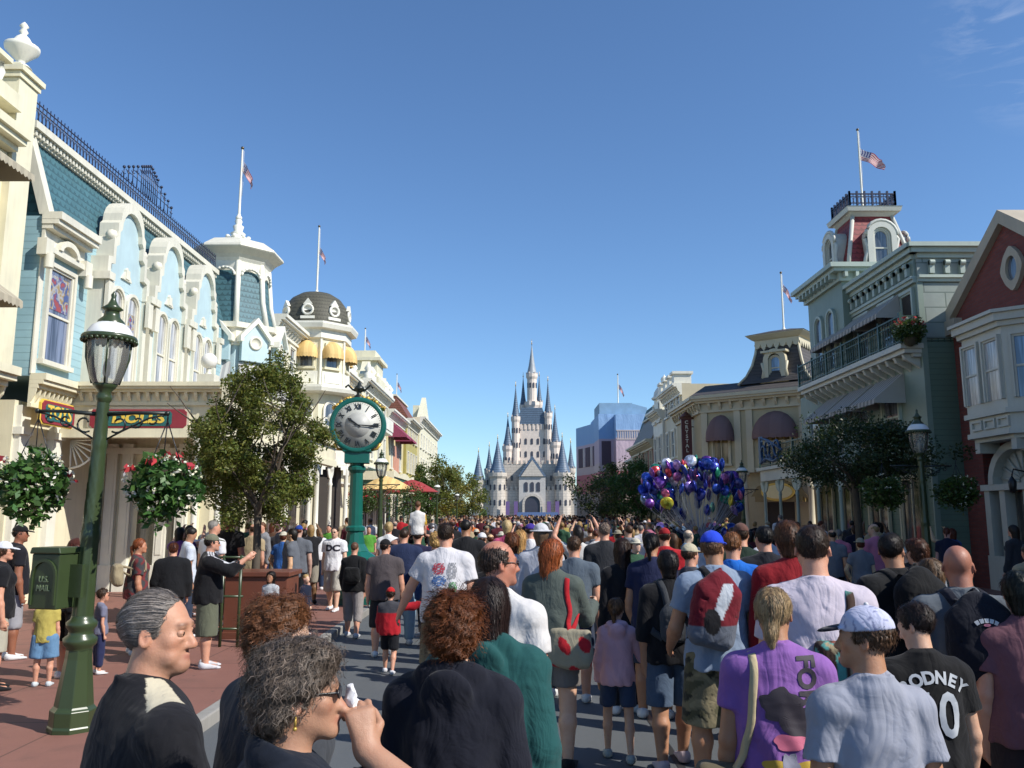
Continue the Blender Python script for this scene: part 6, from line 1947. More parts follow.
m = MB(); m.box(cx_(516), cx_(549), 3, 11, 14, 26.0)
for i in range(8): m.box(cx_(516)+.1+i*1.12, cx_(516)+.6+i*1.12, 2.8, 3.0, 24.5, 26.0)
m.build('keep', CSW, b)
m = MB(); m.prism([(cx_(516), 26.0), (cx_(549), 26.0), (cx_(543), 30.5), (cx_(522), 30.5)], 2.8, 11.2); m.build('keep_roof', CB, b)
m = MB(); m.box(cx_(519), cx_(545), -3.5, 0, 0, 11.5); m.build('gatehouse', CSG, b)
m = MB(); m.prism([(cx_(518), 11.5), (cx_(546), 11.5), (cx_(532), 17.0)], -3.7, 1); m.build('gatehouse_roof', CB, b)
m = MB(); m.prism([(cx_(521), 11.55), (cx_(543), 11.55), (cx_(532), 15.8)], -4.0, -3.71); m.build('gatehouse_gable', CS, b)
m = MB(); m.prism([(cx_(532)+p[0], p[1]) for p in arc(4.0, 0, 4.4)], -4.1, -3.5); m.build('gateway', CR, b)
m = MB(); m.strip([(cx_(532)+p[0], p[1]) for p in arc(4.0, 0, 4.4, e=.6)], [(cx_(532)+p[0], p[1]) for p in arc(4.0, 0, 4.4)], -4.4, -3.5); m.build('gate_arch', CS, b)
for px in (526, 532, 538): m = MB(); m.prism([(cx_(px)+p[0], p[1]) for p in arc(.9, 7.6, 9.6)], -3.65, -3.5); m.build('window', CR, b)
for i in range(5):
    for zz in (17.0, 20.5): m = MB(); m.prism([(cx_(520+i*6.2)+p[0], p[1]) for p in arc(.6, zz, zz+1.3)], 2.9, 3.0); m.build('window', CR, b)
for px in (506, 512, 551, 556): m = MB(); m.prism([(cx_(px)+p[0], p[1]) for p in arc(.6, 10.5, 11.6)], -.15, 0); m.build('window', CR, b)
for args in ((479, -1.5, 1.7, 0, 10.5, 18), (498, -2, 2.1, 0, 12.5, 21.5), (562, -2, 2.1, 0, 12.5, 22), (583, -1.5, 1.6, 0, 10.5, 17.5), (489, 4, 1.1, 5, 13.5, 20), (572, 4, 1.1, 5, 14, 21)): turret(*args, mat=CS)
for args in ((508, 3, 1.3, 6, 20, 28), (556, 3, 1.3, 6, 21, 30), (516, 3, 1.1, 14, 28, 36.5), (549, 3, 1.0, 14, 29, 38), (524, 9, .9, 24, 32, 40), (541, 10, .8, 24, 33, 40.5)): turret(*args, mat=CSW, n=10)
m = octo(MB(), [(1.9, 14), (1.9, 31), (2.2, 31.6), (2.2, 32.6), (1.45, 32.7)], c=(cx_(533), 7)); m.build('central_tower', CSW, b)
turret(533, 7, 1.35, 32.6, 40.5, 49.0, CSW, cb=paint('pale_slate_tiles', (.30, .32, .34), .5))
for q in (508, 516, 548, 556):
    m = MB(); m.box(cx_(q)-.5, cx_(q)+.5, -5.2, -5.1, 1.5, 5.0); m.build('banner', plain('purple_banner', (.16, .10, .25), .8), b)
tag(MB().box(5.3-4, 5.3+6, 205, 210, 0, 2.2).build('stage', plain('stage_blue', (.10, .16, .32), .6)), 'low blue and purple stage in front of the castle gate', 'stage')
# low backstop of buildings and woods beyond the plaza
# ================================================================ vegetation
def leafmat(name, col, var=.5, trans=.25):
    if name in MATS: return MATS[name]
    t = NT(name)
    gi = t.node('ShaderNodeNewGeometry')
    oi = t.node('ShaderNodeAttribute', attribute_name='tone')
    c = t.mix(1.0, oi.outputs['Color'], col, 'MULTIPLY')
    m = t.fin(c, .45, spec=.35)
    t.b.inputs['Transmission Weight'].default_value = 0
    tr = t.node('ShaderNodeBsdfTranslucent'); t.lk(c, tr.inputs['Color'])
    ms = t.node('ShaderNodeMixShader'); ms.inputs[0].default_value = trans
    t.lk(t.b.outputs[0], ms.inputs[1]); t.lk(tr.outputs[0], ms.inputs[2]); t.lk(ms.outputs[0], t.out.inputs['Surface'])
    MATS[name] = m; return m
def leaves(P, size, rs, var=.5, hue=.12, flat=.3):
    """P: points; one bent leaf (two quads folded) per point"""
    n = len(P)
    a = rs.normal(size=(n, 3)); a[:, 2] *= flat+.5; a /= np.linalg.norm(a, axis=1, keepdims=True)
    b = np.cross(a, rs.normal(size=(n, 3))); b /= np.linalg.norm(b, axis=1, keepdims=True)
    c = np.cross(a, b)
    s = size*rs.uniform(.6, 1.4, (n, 1))
    v = np.stack([P - a*s*.5, P + b*s*.28 + c*s*.08, P + a*s*.55, P - b*s*.28 + c*s*.08], 1).reshape(-1, 3)
    q = np.arange(n*4).reshape(n, 4)
    tn = 1 + var*(rs.uniform(0, 1, (n, 1)) - .45)
    tone = np.concatenate([tn*(1+hue*rs.normal(size=(n, 1))), tn, tn*(1-.3*rs.uniform(0, 1, (n, 1)))], 1)
    return v, q, np.repeat(tone, 4, 0)
def tree(name, label, loc, height, crown_r, crown_z, trunk_r, leafm, nclump=60, per=160, leaf=.05, seed=0, squash=1.0, group=None, shape=None, sparse=1.0, barkc=(.09, .07, .05), clumpr=.34):
    rs = np.random.RandomState(seed); rr = random.Random(seed)
    root = empty(name, loc); tag(root, label, 'tree', group)
    bark = paint('bark_%d' % int(barkc[0]*1000), barkc, .85, .3, .5, 3, .3)
    m = MB()
    zc = crown_z; H = height
    def limb(p, d, L, r, depth):
        pts = [p]; rsz = [r]
        for i in range(4):
            d = (d + Vector((rr.uniform(-.18, .18), rr.uniform(-.18, .18), rr.uniform(-.03, .12)))).normalized()
            pts.append(pts[-1]+d*L/4); rsz.append(r*(1-.16*(i+1)))
        m.tube(pts, rsz, 7, cap=False)
        tips.append(pts[-1]); tips.append(pts[3])
        if depth:
            for k in range(3):
                a = rr.uniform(0, 6.28); q = pts[rr.choice([2, 3, 4])]
                nd = (d + Vector((math.cos(a), math.sin(a), rr.uniform(0, .5)))*.8).normalized()
                limb(q, nd, L*.62, r*.5, depth-1)
    tips = []
    base = Vector((0, 0, 0)); fork = zc - (H-zc)*.75
    m.lathe([(trunk_r*1.5, -.02), (trunk_r*1.15, .12), (trunk_r, .4)], n=9)
    m.tube([(0, 0, .3), (trunk_r*.3, 0, fork*.6), (0, trunk_r*.3, fork)], [trunk_r, trunk_r*.9, trunk_r*.8], 9, cap=False)
    for k in range(6):
        a = k*1.047+rr.uniform(-.3, .3)
        limb(Vector((0, 0, fork*(.85+.15*rr.random()))), Vector((math.cos(a)*.75, math.sin(a)*.75, 1.0)).normalized(), (H-fork)*.55, trunk_r*.5, 1)
    m.build('trunk', bark, root, fix=False)
    C = []
    while len(C) < nclump:
        u = rs.normal(size=3); u /= np.linalg.norm(u)
        rad = rs.uniform(.25, 1)**.45
        p = u*rad
        wob = 1 + .22*math.sin(3*math.atan2(u[1], u[0])+seed)+.12*math.sin(5*u[2]+seed)
        x, y, z = p[0]*crown_r*wob, p[1]*crown_r*wob, p[2]*(H-zc)*squash
        if shape and not shape(x, y, z): continue
        C.append((x, y, zc+z))
    C = np.array(C)
    P = []
    for c in C:
        k = int(per*rs.uniform(.4, 1.4)*sparse); rad = clumpr*crown_r*rs.uniform(.6, 1.3)
        u = rs.normal(size=(k, 3)); u /= np.linalg.norm(u, axis=1, keepdims=True)
        P.append(c + u*(rs.uniform(0, 1, (k, 1))**.5)*rad*np.array([1, 1, .75]))
    P = np.concatenate(P)
    v, q, t = leaves(P, leaf, rs)
    # each clump has its own tint of leaf age
    o = bpy.data.objects.new('crown', np_mesh('crown', v, q, [leafm], smooth=False, tone=t)); link(o, root)
    return root
LEAF1 = leafmat('leaf_olive', (.125, .145, .034), trans=.35); LEAF2 = leafmat('leaf_dark', (.035, .055, .018)); LEAF3 = leafmat('leaf_bright', (.05, .115, .03)); LEAF4 = leafmat('leaf_yellowish', (.16, .15, .03))
LEAF5 = leafmat('leaf_mid', (.05, .085, .02))
x = xat(255, 560, 14.2)
tree('street_tree', 'small olive green street tree with dense crown in front of the white porch', (x, 14.2, .12), 4.95, 1.10, 3.30, .075, LEAF1, 150, 330, .055, 3, 1.0, clumpr=.23, sparse=1.0, shape=lambda x, y, z: (x*x+y*y)**.5 < 1.15*(1-max(0, z+.2)/2.0))
tree('street_tree', 'thin dark leaved tree in front of the sage green building', (7.9, 19.2, .12), 4.1, 1.75, 3.25, .09, LEAF2, 75, 210, .07, 9, .85, clumpr=.28, sparse=1.15)
for i, (px, Y, h, r, lm, lab) in enumerate(((430, 74, 7.0, 2.2, LEAF1, 'olive tree behind the carried child on the left'), (447, 84, 6.8, 2.6, LEAF4, 'yellowish tree left of the castle'), (466, 92, 6.2, 2.5, LEAF1, 'low olive tree nearest the castle on its left'), (418, 60, 5.2, 1.4, LEAF5, 'small green tree behind the green marquee'),
      (602, 76, 6.2, 2.8, LEAF2, 'dark tree in front of the wrapped building, nearest the castle'), (625, 68, 6.3, 2.3, LEAF5, 'dark tree in front of the wrapped building, right of another'), (643, 60, 6.2, 2.2, LEAF3, 'brighter green tree left of the balloons'), (672, 52, 5.0, 1.7, LEAF2, 'dark tree behind the balloons'))):
    tree('plaza_tree', lab, (xat(px, 515, Y), Y, .0), h, r, h*.62, .12, lm, 45, 120, .22 if Y > 70 else .17, 20+i, 1.0, 'trees towards the plaza', clumpr=.36)
tree('bare_tree', 'nearly bare greyish tree beyond the cream building', (xat(434, 480, 100), 100, 0), 9.5, 2.6, 6.5, .14, LEAF5, 20, 14, .2, 40, 1.0, clumpr=.4, barkc=(.16, .14, .12))
# hedge / woods far behind the plaza, reads as one mass
rs = np.random.RandomState(77)
n = 26000; xx = rs.uniform(-90, 130, n); yy = rs.uniform(150, 175, n); keep = (np.abs(xx-8) > 14)
P_ = np.stack([xx, yy + (np.abs(xx-8) < 26)*30, rs.uniform(0, 1, n)*(3.5+2*np.sin(xx*.21)+1.3*np.sin(xx*.83))], 1)[keep]
v, q, t = leaves(P_, .9, rs)
o = bpy.data.objects.new('far_woods', np_mesh('far_woods', v, q, [LEAF5], smooth=False, tone=t)); link(o); tag(o, 'dark green belt of trees beyond the plaza', 'woods', kind='stuff')

def basket(label, loc, r=.36, seed=1, flowers=((.75, .75, .72), 60), red=7, leafm=None, drop=.25, chain=.35, group='hanging flower baskets'):
    """wire basket overflowing with leaves, white blossoms and a few red flowers"""
    root = empty('hanging_basket', loc); tag(root, label, 'flower basket', group)
    rs = np.random.RandomState(seed)
    u = rs.normal(size=(1900, 3)); u /= np.linalg.norm(u, axis=1, keepdims=True)
    lob = 1 + .20*np.sin(u[:, :1]*5+seed)+.16*np.sin(u[:, 2:]*7+u[:, 1:2]*4+seed*2)
    rad = rs.uniform(.35, 1, (1900, 1))**.4
    P = u*rad*lob*np.array([r, r, r*.82]) + np.array([0, 0, -drop])
    P[:, 2] -= (rs.uniform(0, 1, 1900)**3)*.16
    v, q, t = leaves(P, .075, rs, .6)
    o = bpy.data.objects.new('foliage', np_mesh('foliage', v, q, [leafm or LEAF3], smooth=False, tone=t)); link(o, root)
    def bl(nf, size, mat, nm, top=False):
        u = rs.normal(size=(nf, 3)); u /= np.linalg.norm(u, axis=1, keepdims=True)
        if top: u[:, 2] = np.abs(u[:, 2])*.8+.2
        P = u*np.array([r, r, r*.85])*1.04 + np.array([0, 0, -drop])
        Q = np.repeat(P, 6, 0) + rs.normal(size=(nf*6, 3))*size*.35
        v, q, t = leaves(Q, size, rs, .2, .02)
        ob = bpy.data.objects.new(nm, np_mesh(nm, v, q, [mat], smooth=False, tone=t)); link(ob, root)
    bl(flowers[1], .032, leafmat('white_petal', (.75, .74, .70)), 'white_blossoms')
    if red: bl(red, .075, leafmat('red_petal', (.50, .05, .07)), 'red_blossoms', True)
    m = MB(); m.lathe([(.04, -.56), (.14, -.50), (.19, -.36), (.195, -.34)], n=12); m.build('basket', plain('moss_basket', (.06, .05, .03), .9), root, fix=False)
    m = MB()
    for k in range(3):
        a = k*2.094; m.tube([(0, 0, chain), (.17*math.cos(a), .17*math.sin(a), -.34)], .006, 4)
    m.tube([(0, 0, chain), (0, 0, chain+.08)], .008, 4); m.build('chain', plain('black_iron', ()), root)
    return root

# ================================================================ lamps, mailbox, clock
def lamp(label, x, y, z=.12, s=1.0, arms=True, detail=True, lit=False, rz=0.0):
    root = empty('street_lamp', (x, y, z), rz); tag(root, label, 'street lamp', 'green cast iron street lamps')
    m = MB()
    m.lathe([(.205, 0), (.205, .04), (.195, .05), (.195, .18), (.175, .20), (.165, .215), (.115, .62), (.110, .70)], n=8, sm=False, rot=math.pi/8)
    m.build('base', LAMPG, root, bevel=.006)
    m = MB(); m.lathe([(.110, .70), (.112, .72), (.142, .75), (.146, .80), (.108, .83), (.104, .87), (.13, .90), (.134, .94), (.10, .97), (.093, 1.0)], n=20); m.build('collar', LAMPG, root)
    # fluted, slightly twisting shaft
    vs = []; fs = []; N = 32; K = 40 if detail else 12
    z0, z1 = 1.0, 2.98
    for j in range(K+1):
        t = j/K; zz = z0+(z1-z0)*t; r0 = .090 - .036*t
        tw = 0 if t < .38 else (t-.38)*9
        for i in range(N):
            a = 2*math.pi*i/N; r = r0*(1+.07*math.cos(8*(a+tw)))
            if abs(t-.36) < .02 or abs(t-.80) < .015: r = r0*1.14
            vs.append((r*math.cos(a), r*math.sin(a), zz))
    for j in range(K):
        for i in range(N): fs.append((j*N+i, j*N+(i+1) % N, (j+1)*N+(i+1) % N, (j+1)*N+i))
    m = MB(); m.add(vs, fs, 0, True); m.lathe([(.055, 2.97), (.07, 3.0), (.072, 3.03), (.055, 3.07), (.09, 3.11), (.11, 3.14), (.105, 3.15)], n=16)
    m.build('shaft', LAMPG, root, fix=False)
    # lantern
    m = MB(); m.lathe([(.115, 3.15), (.150, 3.22), (.185, 3.40), (.195, 3.56)], n=20); lan = m.build('lantern_glass', LGLASS, root, fix=False)
    m = MB()
    for k in range(4):
        a = k*math.pi/2+.4; m.tube([(.12*math.cos(a), .12*math.sin(a), 3.15), (.19*math.cos(a), .19*math.sin(a), 3.40), (.20*math.cos(a), .20*math.sin(a), 3.57)], .009, 5)
    m.build('lantern_ribs', LAMPG, lan)
    m = MB(); m.lathe([(.02, 3.15), (.02, 3.22), (.035, 3.25), (.035, 3.33), (.018, 3.38), (.001, 3.40)], n=10); m.build('burner', plain('lamp_burner', (.5, .47, .4), .4), lan)
    m = MB()
    n = 28
    m.lathe([(.19, 3.565), (.245, 3.57), (.252, 3.60), (.24, 3.62), (.21, 3.62)], n=28)
    for k in range(n):
        a = 2*math.pi*k/n; m.ball((.24*math.cos(a), .24*math.sin(a), 3.567), .02, 6)
    m.build('scalloped_brim', LAMPG, root)
    m = MB(); m.lathe([(.215, 3.61), (.205, 3.655), (.17, 3.71), (.12, 3.745), (.11, 3.748)], n=24); m.build('white_dome', plain('white_enamel', (.74, .74, .72), .25), root)
    m = MB(); m.lathe([(.125, 3.74), (.12, 3.765), (.075, 3.81), (.065, 3.87), (.10, 3.89), (.05, 3.93), (.03, 3.97), (.02, 4.0), (.026, 4.03), (.001, 4.07)], n=16); m.build('top_finial', LAMPG, root)
    if arms:
        for q in (-1, 1):
            m = MB(); L = .62
            m.tube([(q*.05, 0, 2.86), (q*L*.5, 0, 2.88), (q*L, 0, 2.88)], [.022, .018, .014], 7)
            for (c, r, a0, a1) in ((.16, .09, -2.2, 2.8), (.34, .065, -2.6, 2.4), (.49, .045, -2.4, 2.6)):
                m.tube([(q*(c+r*(1-.05*t)*math.cos(a0+(a1-a0)*t/12)), 0, 2.87-r-.01+r*(1-.05*t)*math.sin(a0+(a1-a0)*t/12)) for t in range(13)], .010, 5)
            m.tube([(q*.06, 0, 2.62), (q*.2, 0, 2.70), (q*.45, 0, 2.83), (q*L, 0, 2.87)], .010, 5)
            m.ball((q*L, 0, 2.88), .026, 8)
            m.build('scroll_arm', plain('dark_iron', (.012, .016, .012), .4), root)
    root.scale = (s, s, s)
    return root
def lampglass():
    t = NT('lantern_glass')
    t.b.inputs['Transmission Weight'].default_value = .0
    tr = t.node('ShaderNodeBsdfTransparent'); tr.inputs[0].default_value = (.86, .88, .88, 1)
    gl = t.node('ShaderNodeBsdfGlossy'); gl.inputs['Roughness'].default_value = .04; gl.inputs[0].default_value = (.9, .9, .9, 1)
    fr = t.node('ShaderNodeFresnel'); fr.inputs[0].default_value = 1.5
    df = t.node('ShaderNodeBsdfDiffuse'); df.inputs[0].default_value = (.55, .55, .5, 1)
    m1 = t.node('ShaderNodeMixShader'); m1.inputs[0].default_value = .22; t.lk(tr.outputs[0], m1.inputs[1]); t.lk(df.outputs[0], m1.inputs[2])
    m2 = t.node('ShaderNodeMixShader'); t.lk(fr.outputs[0], m2.inputs[0]); t.lk(m1.outputs[0], m2.inputs[1]); t.lk(gl.outputs[0], m2.inputs[2])
    t.lk(m2.outputs[0], t.out.inputs[0]); return t.mat
LGLASS = lampglass()
LX, LY = xat(71, 735, 7.65), 7.65
lamp('tall green street lamp with a mailbox on its shaft, large at the left', LX, LY, .12, .975).rotation_euler.y = R(1.2)
lamp('street lamp beside the green clock', xat(381, 480, 27), 27, .12, .97)
lamp('street lamp right of the carried child', xat(437, 500, 53), 53, .12, .97)
lamp('small far street lamp left of the castle', xat(457, 505, 78), 78, .12, .97)
lamp('street lamp in front of the sage green building', xat(921, 470, 17), 17, .12, .985)
lamp('street lamp right of the balloons', xat(743, 500, 32.5), 32.5, .12, .97)
lamp('street lamp left of the balloons', xat(650, 505, 55), 55, .12, .97)
for q, s_, lab, r, red in ((-1, 1, 'lush hanging basket with white flowers left of the near lamp', .36, 2), (1, 2, 'lush hanging basket with red flowers between the near lamp and the street tree', .36, 5)):
    o = basket(lab, (LX+.07+q*.60, LY, 2.86*.975+.12-.17+(-q)*.012), r*.88, s_, red=red, drop=.46, chain=.12)
for px, py, Y, s_, lab in ((884, 500, 17.0, 5, 'dark hanging basket left of the right hand lamp'), (959, 505, 17.0, 6, 'dark hanging basket right of the right hand lamp'), (355+368-380+70, 500, 24, 7, 'flower basket right of the green clock base'),):
    if Y == 17.0:
        basket(lab, (xat(px, py, Y), Y, 2.97-.10), .38, s_, ((.7, .7, .7), 26), 0, LEAF5, drop=.42, chain=.12)
# mailbox on the lamp shaft
mbx = empty('mailbox', (LX-.20, LY-.12, 1.17), R(-14)); mbx.scale = (.86, .86, .95); tag(mbx, 'green cast iron mailbox mounted on the near lamp', 'mailbox')
m = MB(); m.box(-.17, .17, -.13, .16, 0, .50); m.prism([(-.19, .50), (.19, .50), (.17, .56), (-.17, .56)], -.15, .18); m.build('box', LAMPG, mbx, bevel=.012)
m = MB(); m.strip(arc(.26, .04, .30, e=.025), arc(.26, .04, .30), -.15, -.125); m.build('front_arch', LAMPG, mbx)
m = MB(); m.box(.17, .32, .02, .06, .1, .4); m.build('bracket', LAMPG, mbx)
EMB = plain('lamp_green_edge', (.12, .16, .09), .35)
text_obj('lettering', 'U.S.', .075, EMB, mbx, (0, -.135, .27), depth=.012, bold=.002); text_obj('lettering', 'MAIL', .075, EMB, mbx, (0, -.135, .19), depth=.012, bold=.002)

# street clock
CX_, CY_ = xat(356, 500, 18.0), 18.0
ck = empty('street_clock', (CX_, CY_, .0), R(7)); tag(ck, 'dark green pedestal street clock with roman numerals', 'clock')
m = MB(); m.box(-.42, .42, -.42, .42, 0, .25); m.lathe([(.52, .25), (.52, .35), (.44, .45), (.44, .95), (.50, 1.0), (.50, 1.08), (.30, 1.2)], n=8, sm=False, rot=math.pi/8); m.build('base', CLOCKG, ck, bevel=.01)
m = MB(); m.lathe([(.30, 1.2), (.21, 1.35), (.17, 1.6), (.21, 1.63), (.21, 1.70), (.155, 1.74), (.135, 2.85), (.19, 2.92), (.19, 2.98), (.15, 3.02), (.15, 3.08)], n=12, sm=False); m.build('shaft', CLOCKG, ck)
m = MB(); m.box(-.26, .26, -.2, .2, 3.06, 3.30); m.box(-.30, .30, -.23, .23, 3.301, 3.36); m.build('neck', CLOCKG, ck, bevel=.01)
zc = 3.88
def disc(r0, r1, a0, a1, name, mat, parent=ck, n=48, prof=None):
    m = MB(); m.lathe(prof, n=n); m.xf(Matrix.Translation((0, 0, zc)) @ Matrix.Rotation(R(90), 4, 'X')); return m.build(name, mat, parent)
disc(0, 0, 0, 0, 'case', CLOCKG, prof=[(.50, -.20), (.585, -.24), (.61, -.18), (.60, .0), (.61, .18), (.585, .24), (.50, .20)])
CREAMF = plain('clock_face_cream', (.50, .50, .45), .45)
face = disc(0, 0, 0, 0, 'clock_face', CREAMF, prof=[(.0001, .185), (.50, .186), (.50, .20), (.001, .201)])
disc(0, 0, 0, 0, 'inner_dial', plain('clock_inner_grey', (.42, .42, .39), .5), prof=[(.0001, .2015), (.27, .202), (.27, .205), (.001, .206)], parent=face)
BLK = plain('clock_black', (.012, .012, .012), .4)
for i, nme in enumerate(('XII', 'I', 'II', 'III', 'IIII', 'V', 'VI', 'VII', 'VIII', 'IX', 'X', 'XI')):
    a = R(30*i); r = .395
    text_obj('numeral', nme, .155, BLK, face, (r*math.sin(a), -.210, zc+r*math.cos(a)), (R(90), a, 0), .006, .004, sx=.78)
m = MB()
for i in range(60):
    a = R(6*i); w_ = .012 if i % 5 == 0 else .005
    p = Vector((math.sin(a), 0, math.cos(a))); q = Vector((math.cos(a), 0, -math.sin(a)))
    v = [p*.470+q*w_, p*.487+q*w_, p*.487-q*w_, p*.470-q*w_]
    m.add([(w.x, -.2045, zc+w.z) for w in v], [(0, 1, 2, 3)])
m.build('minute_marks', BLK, face)
for L, w_, ang_, nm, dep in ((.27, .022, 304, 'hour_hand', .222), (.42, .015, 94, 'minute_hand', .228)):
    a = R(ang_); p = Vector((math.sin(a), 0, math.cos(a))); q = Vector((math.cos(a), 0, -math.sin(a)))
    v = [p*-.08+q*w_*.6, p*L*.6+q*w_, p*L*.75+q*w_*1.8, p*L, p*L*.75-q*w_*1.8, p*L*.6-q*w_, p*-.08-q*w_*.6]
    m = MB(); m.add([(w.x, -dep, zc+w.z) for w in v], [tuple(range(7))]); m.build(nm, BLK, face, fix=False)
m = MB()
for t in range(13):
    a = R(-52+t*104/12); m.ball((.66*math.sin(a), 0, zc+.63*math.cos(a)), .045 if t % 2 else .06, 8)
    if t % 3 == 0: m.tube([(.62*math.sin(a), -.06, zc+.60*math.cos(a)), (.70*math.sin(a+.06), -.08, zc+.68*math.cos(a)), (.64*math.sin(a+.13), -.06, zc+.63*math.cos(a+.13))], .02, 5)
m.build('gilt_crest', GOLD, ck)
m = MB(); m.lathe([(.12, .60), (.10, .66), (.05, .70), (.06, .76), (.12, .80), (.10, .86), (.05, .90), (.02, .98), (.001, 1.0)], (0, 0, zc), 12)
for q in (-1, 1): m.tube([(0, 0, zc+.75), (q*.14, 0, zc+.80), (q*.24, 0, zc+.90), (q*.30, 0, zc+.84)], .025, 6)
m.build('top_finial', plain('dark_iron', ()), ck)
for q in (-1, 1):
    m = MB(); m.tube([(q*.30, 0, 3.35), (q*.42, 0, 3.38), (q*.50, 0, 3.50)], .03, 6); m.build('side_scroll', GOLD, ck)

# planters and barriers near the tree
PLM = paint('brown_planter_wood', (.14, .045, .025), .45, .2, .4)
for px, Y, w_, lab in ((262, 13.3, .95, 'reddish brown box planter under the street tree'), (374, 19.0, .8, 'brown planter box behind the man in the grey shirt')):
    p = empty('planter', (xat(px, 600, Y), Y, .12)); tag(p, lab, 'planter', 'brown box planters')
    m = MB(); m.box(-w_/2, w_/2, -.35, .35, .05, .92); m.build('box', PLM, p, bevel=.01)
    m = MB(); m.box(-w_/2-.04, w_/2+.04, -.39, .39, .92, .99); m.box(-w_/2-.03, w_/2+.03, -.38, .38, 0, .10); m.build('rim', PLM, p, bevel=.008)
br = empty('pavement_railing', (xat(222, 600, 12.2), 12.2, .12), R(0)); tag(br, 'low green railing beside the man in the striped jacket', 'railing')
m = MB()
for x in (-.25, .0, .25): m.tube([(x, 0, 0), (x, 0, 1.28)], .022, 6)
for z in (.25, .7, 1.25): m.tube([(-.3, 0, z), (.3, 0, z)], .018, 6)
m.build('bars', LAMPG, br)
# globe lamp on a pedestal on the porch roof
for px, Y, py in ((209, 19.3, 365),):
    gl = empty('globe_lamp', (xat(px, py, Y), Y, 4.88)); tag(gl, 'white globe lamp on a pedestal on the porch roof corner', 'lamp')
    m = MB(); m.box(-.3, .3, -.25, .25, 0, .12); m.box(-.2, .2, -.18, .18, .12, .34); m.lathe([(.10, .34), (.05, .42), (.06, .5)], n=10); m.build('pedestal', OFFW, gl)
    m = MB(); m.ball((0, 0, .68), .19, 18); m.build('globe', plain('milk_glass', ()), gl)
for px, py, Y in ((332, 418, 30), (347, 425, 30)):
    gl = empty('wall_globe_lamp', (xat(px, py, Y), Y, zat(py, Y))); tag(gl, 'white globe lamp on a gold arm, %s of the pair left of the clock' % ('left' if px < 340 else 'right'), 'lamp', 'paired globe lamps')
    m = MB(); m.ball((0, 0, 0), .17, 14); m.build('globe', plain('milk_glass', ()), gl)
    m = MB(); m.lathe([(.02, -.9), (.03, -.3), (.06, -.2), (.08, -.14)], n=8); m.tube([(0, 0, -.35), (-.12, .4, -.5), (-.3, 1.2, -.6), (-1.6, 2.0, -.7)], .03, 5); m.build('gold_arm', GOLD, gl)
# umbrellas over vending carts
for px, Y, zt, mat, lab in ((386, 38, 3.55, YAW, 'yellow patio umbrella behind the clock'), (412, 42, 3.55, plain('red_canvas', (.28, .03, .03), .8), 'dark red patio umbrella behind the carried child')):
    u = empty('patio_umbrella', (xat(px, 480, Y), Y, .12)); tag(u, lab, 'umbrella', 'patio umbrellas')
    m = MB(); m.lathe([(1.35, zt-.62), (1.0, zt-.42), (.5, zt-.15), (.03, zt)], n=10, sm=False); m.build('canopy', mat, u, fix=False)
    m = MB(); m.tube([(0, 0, 0), (0, 0, zt+.05)], .03, 6); m.build('pole', WHITE, u)
for px, Y, r, lab in ((363, 30, .5, 'flowering bush beside the clock shaft'), (408, 33, .85, 'round green bush with pink flowers below the carried child')):
    bu = basket(lab, (xat(px, 500, Y), Y, 2.75), r, int(px), ((.55, .1, .2), 30), 12, LEAF5, drop=.3, chain=.3, group='flowering bushes')
    m = MB(); m.tube([(0, 0, -2.6), (0, 0, -.2)], .04, 6); m.build('post', plain('dark_iron', ()), bu)

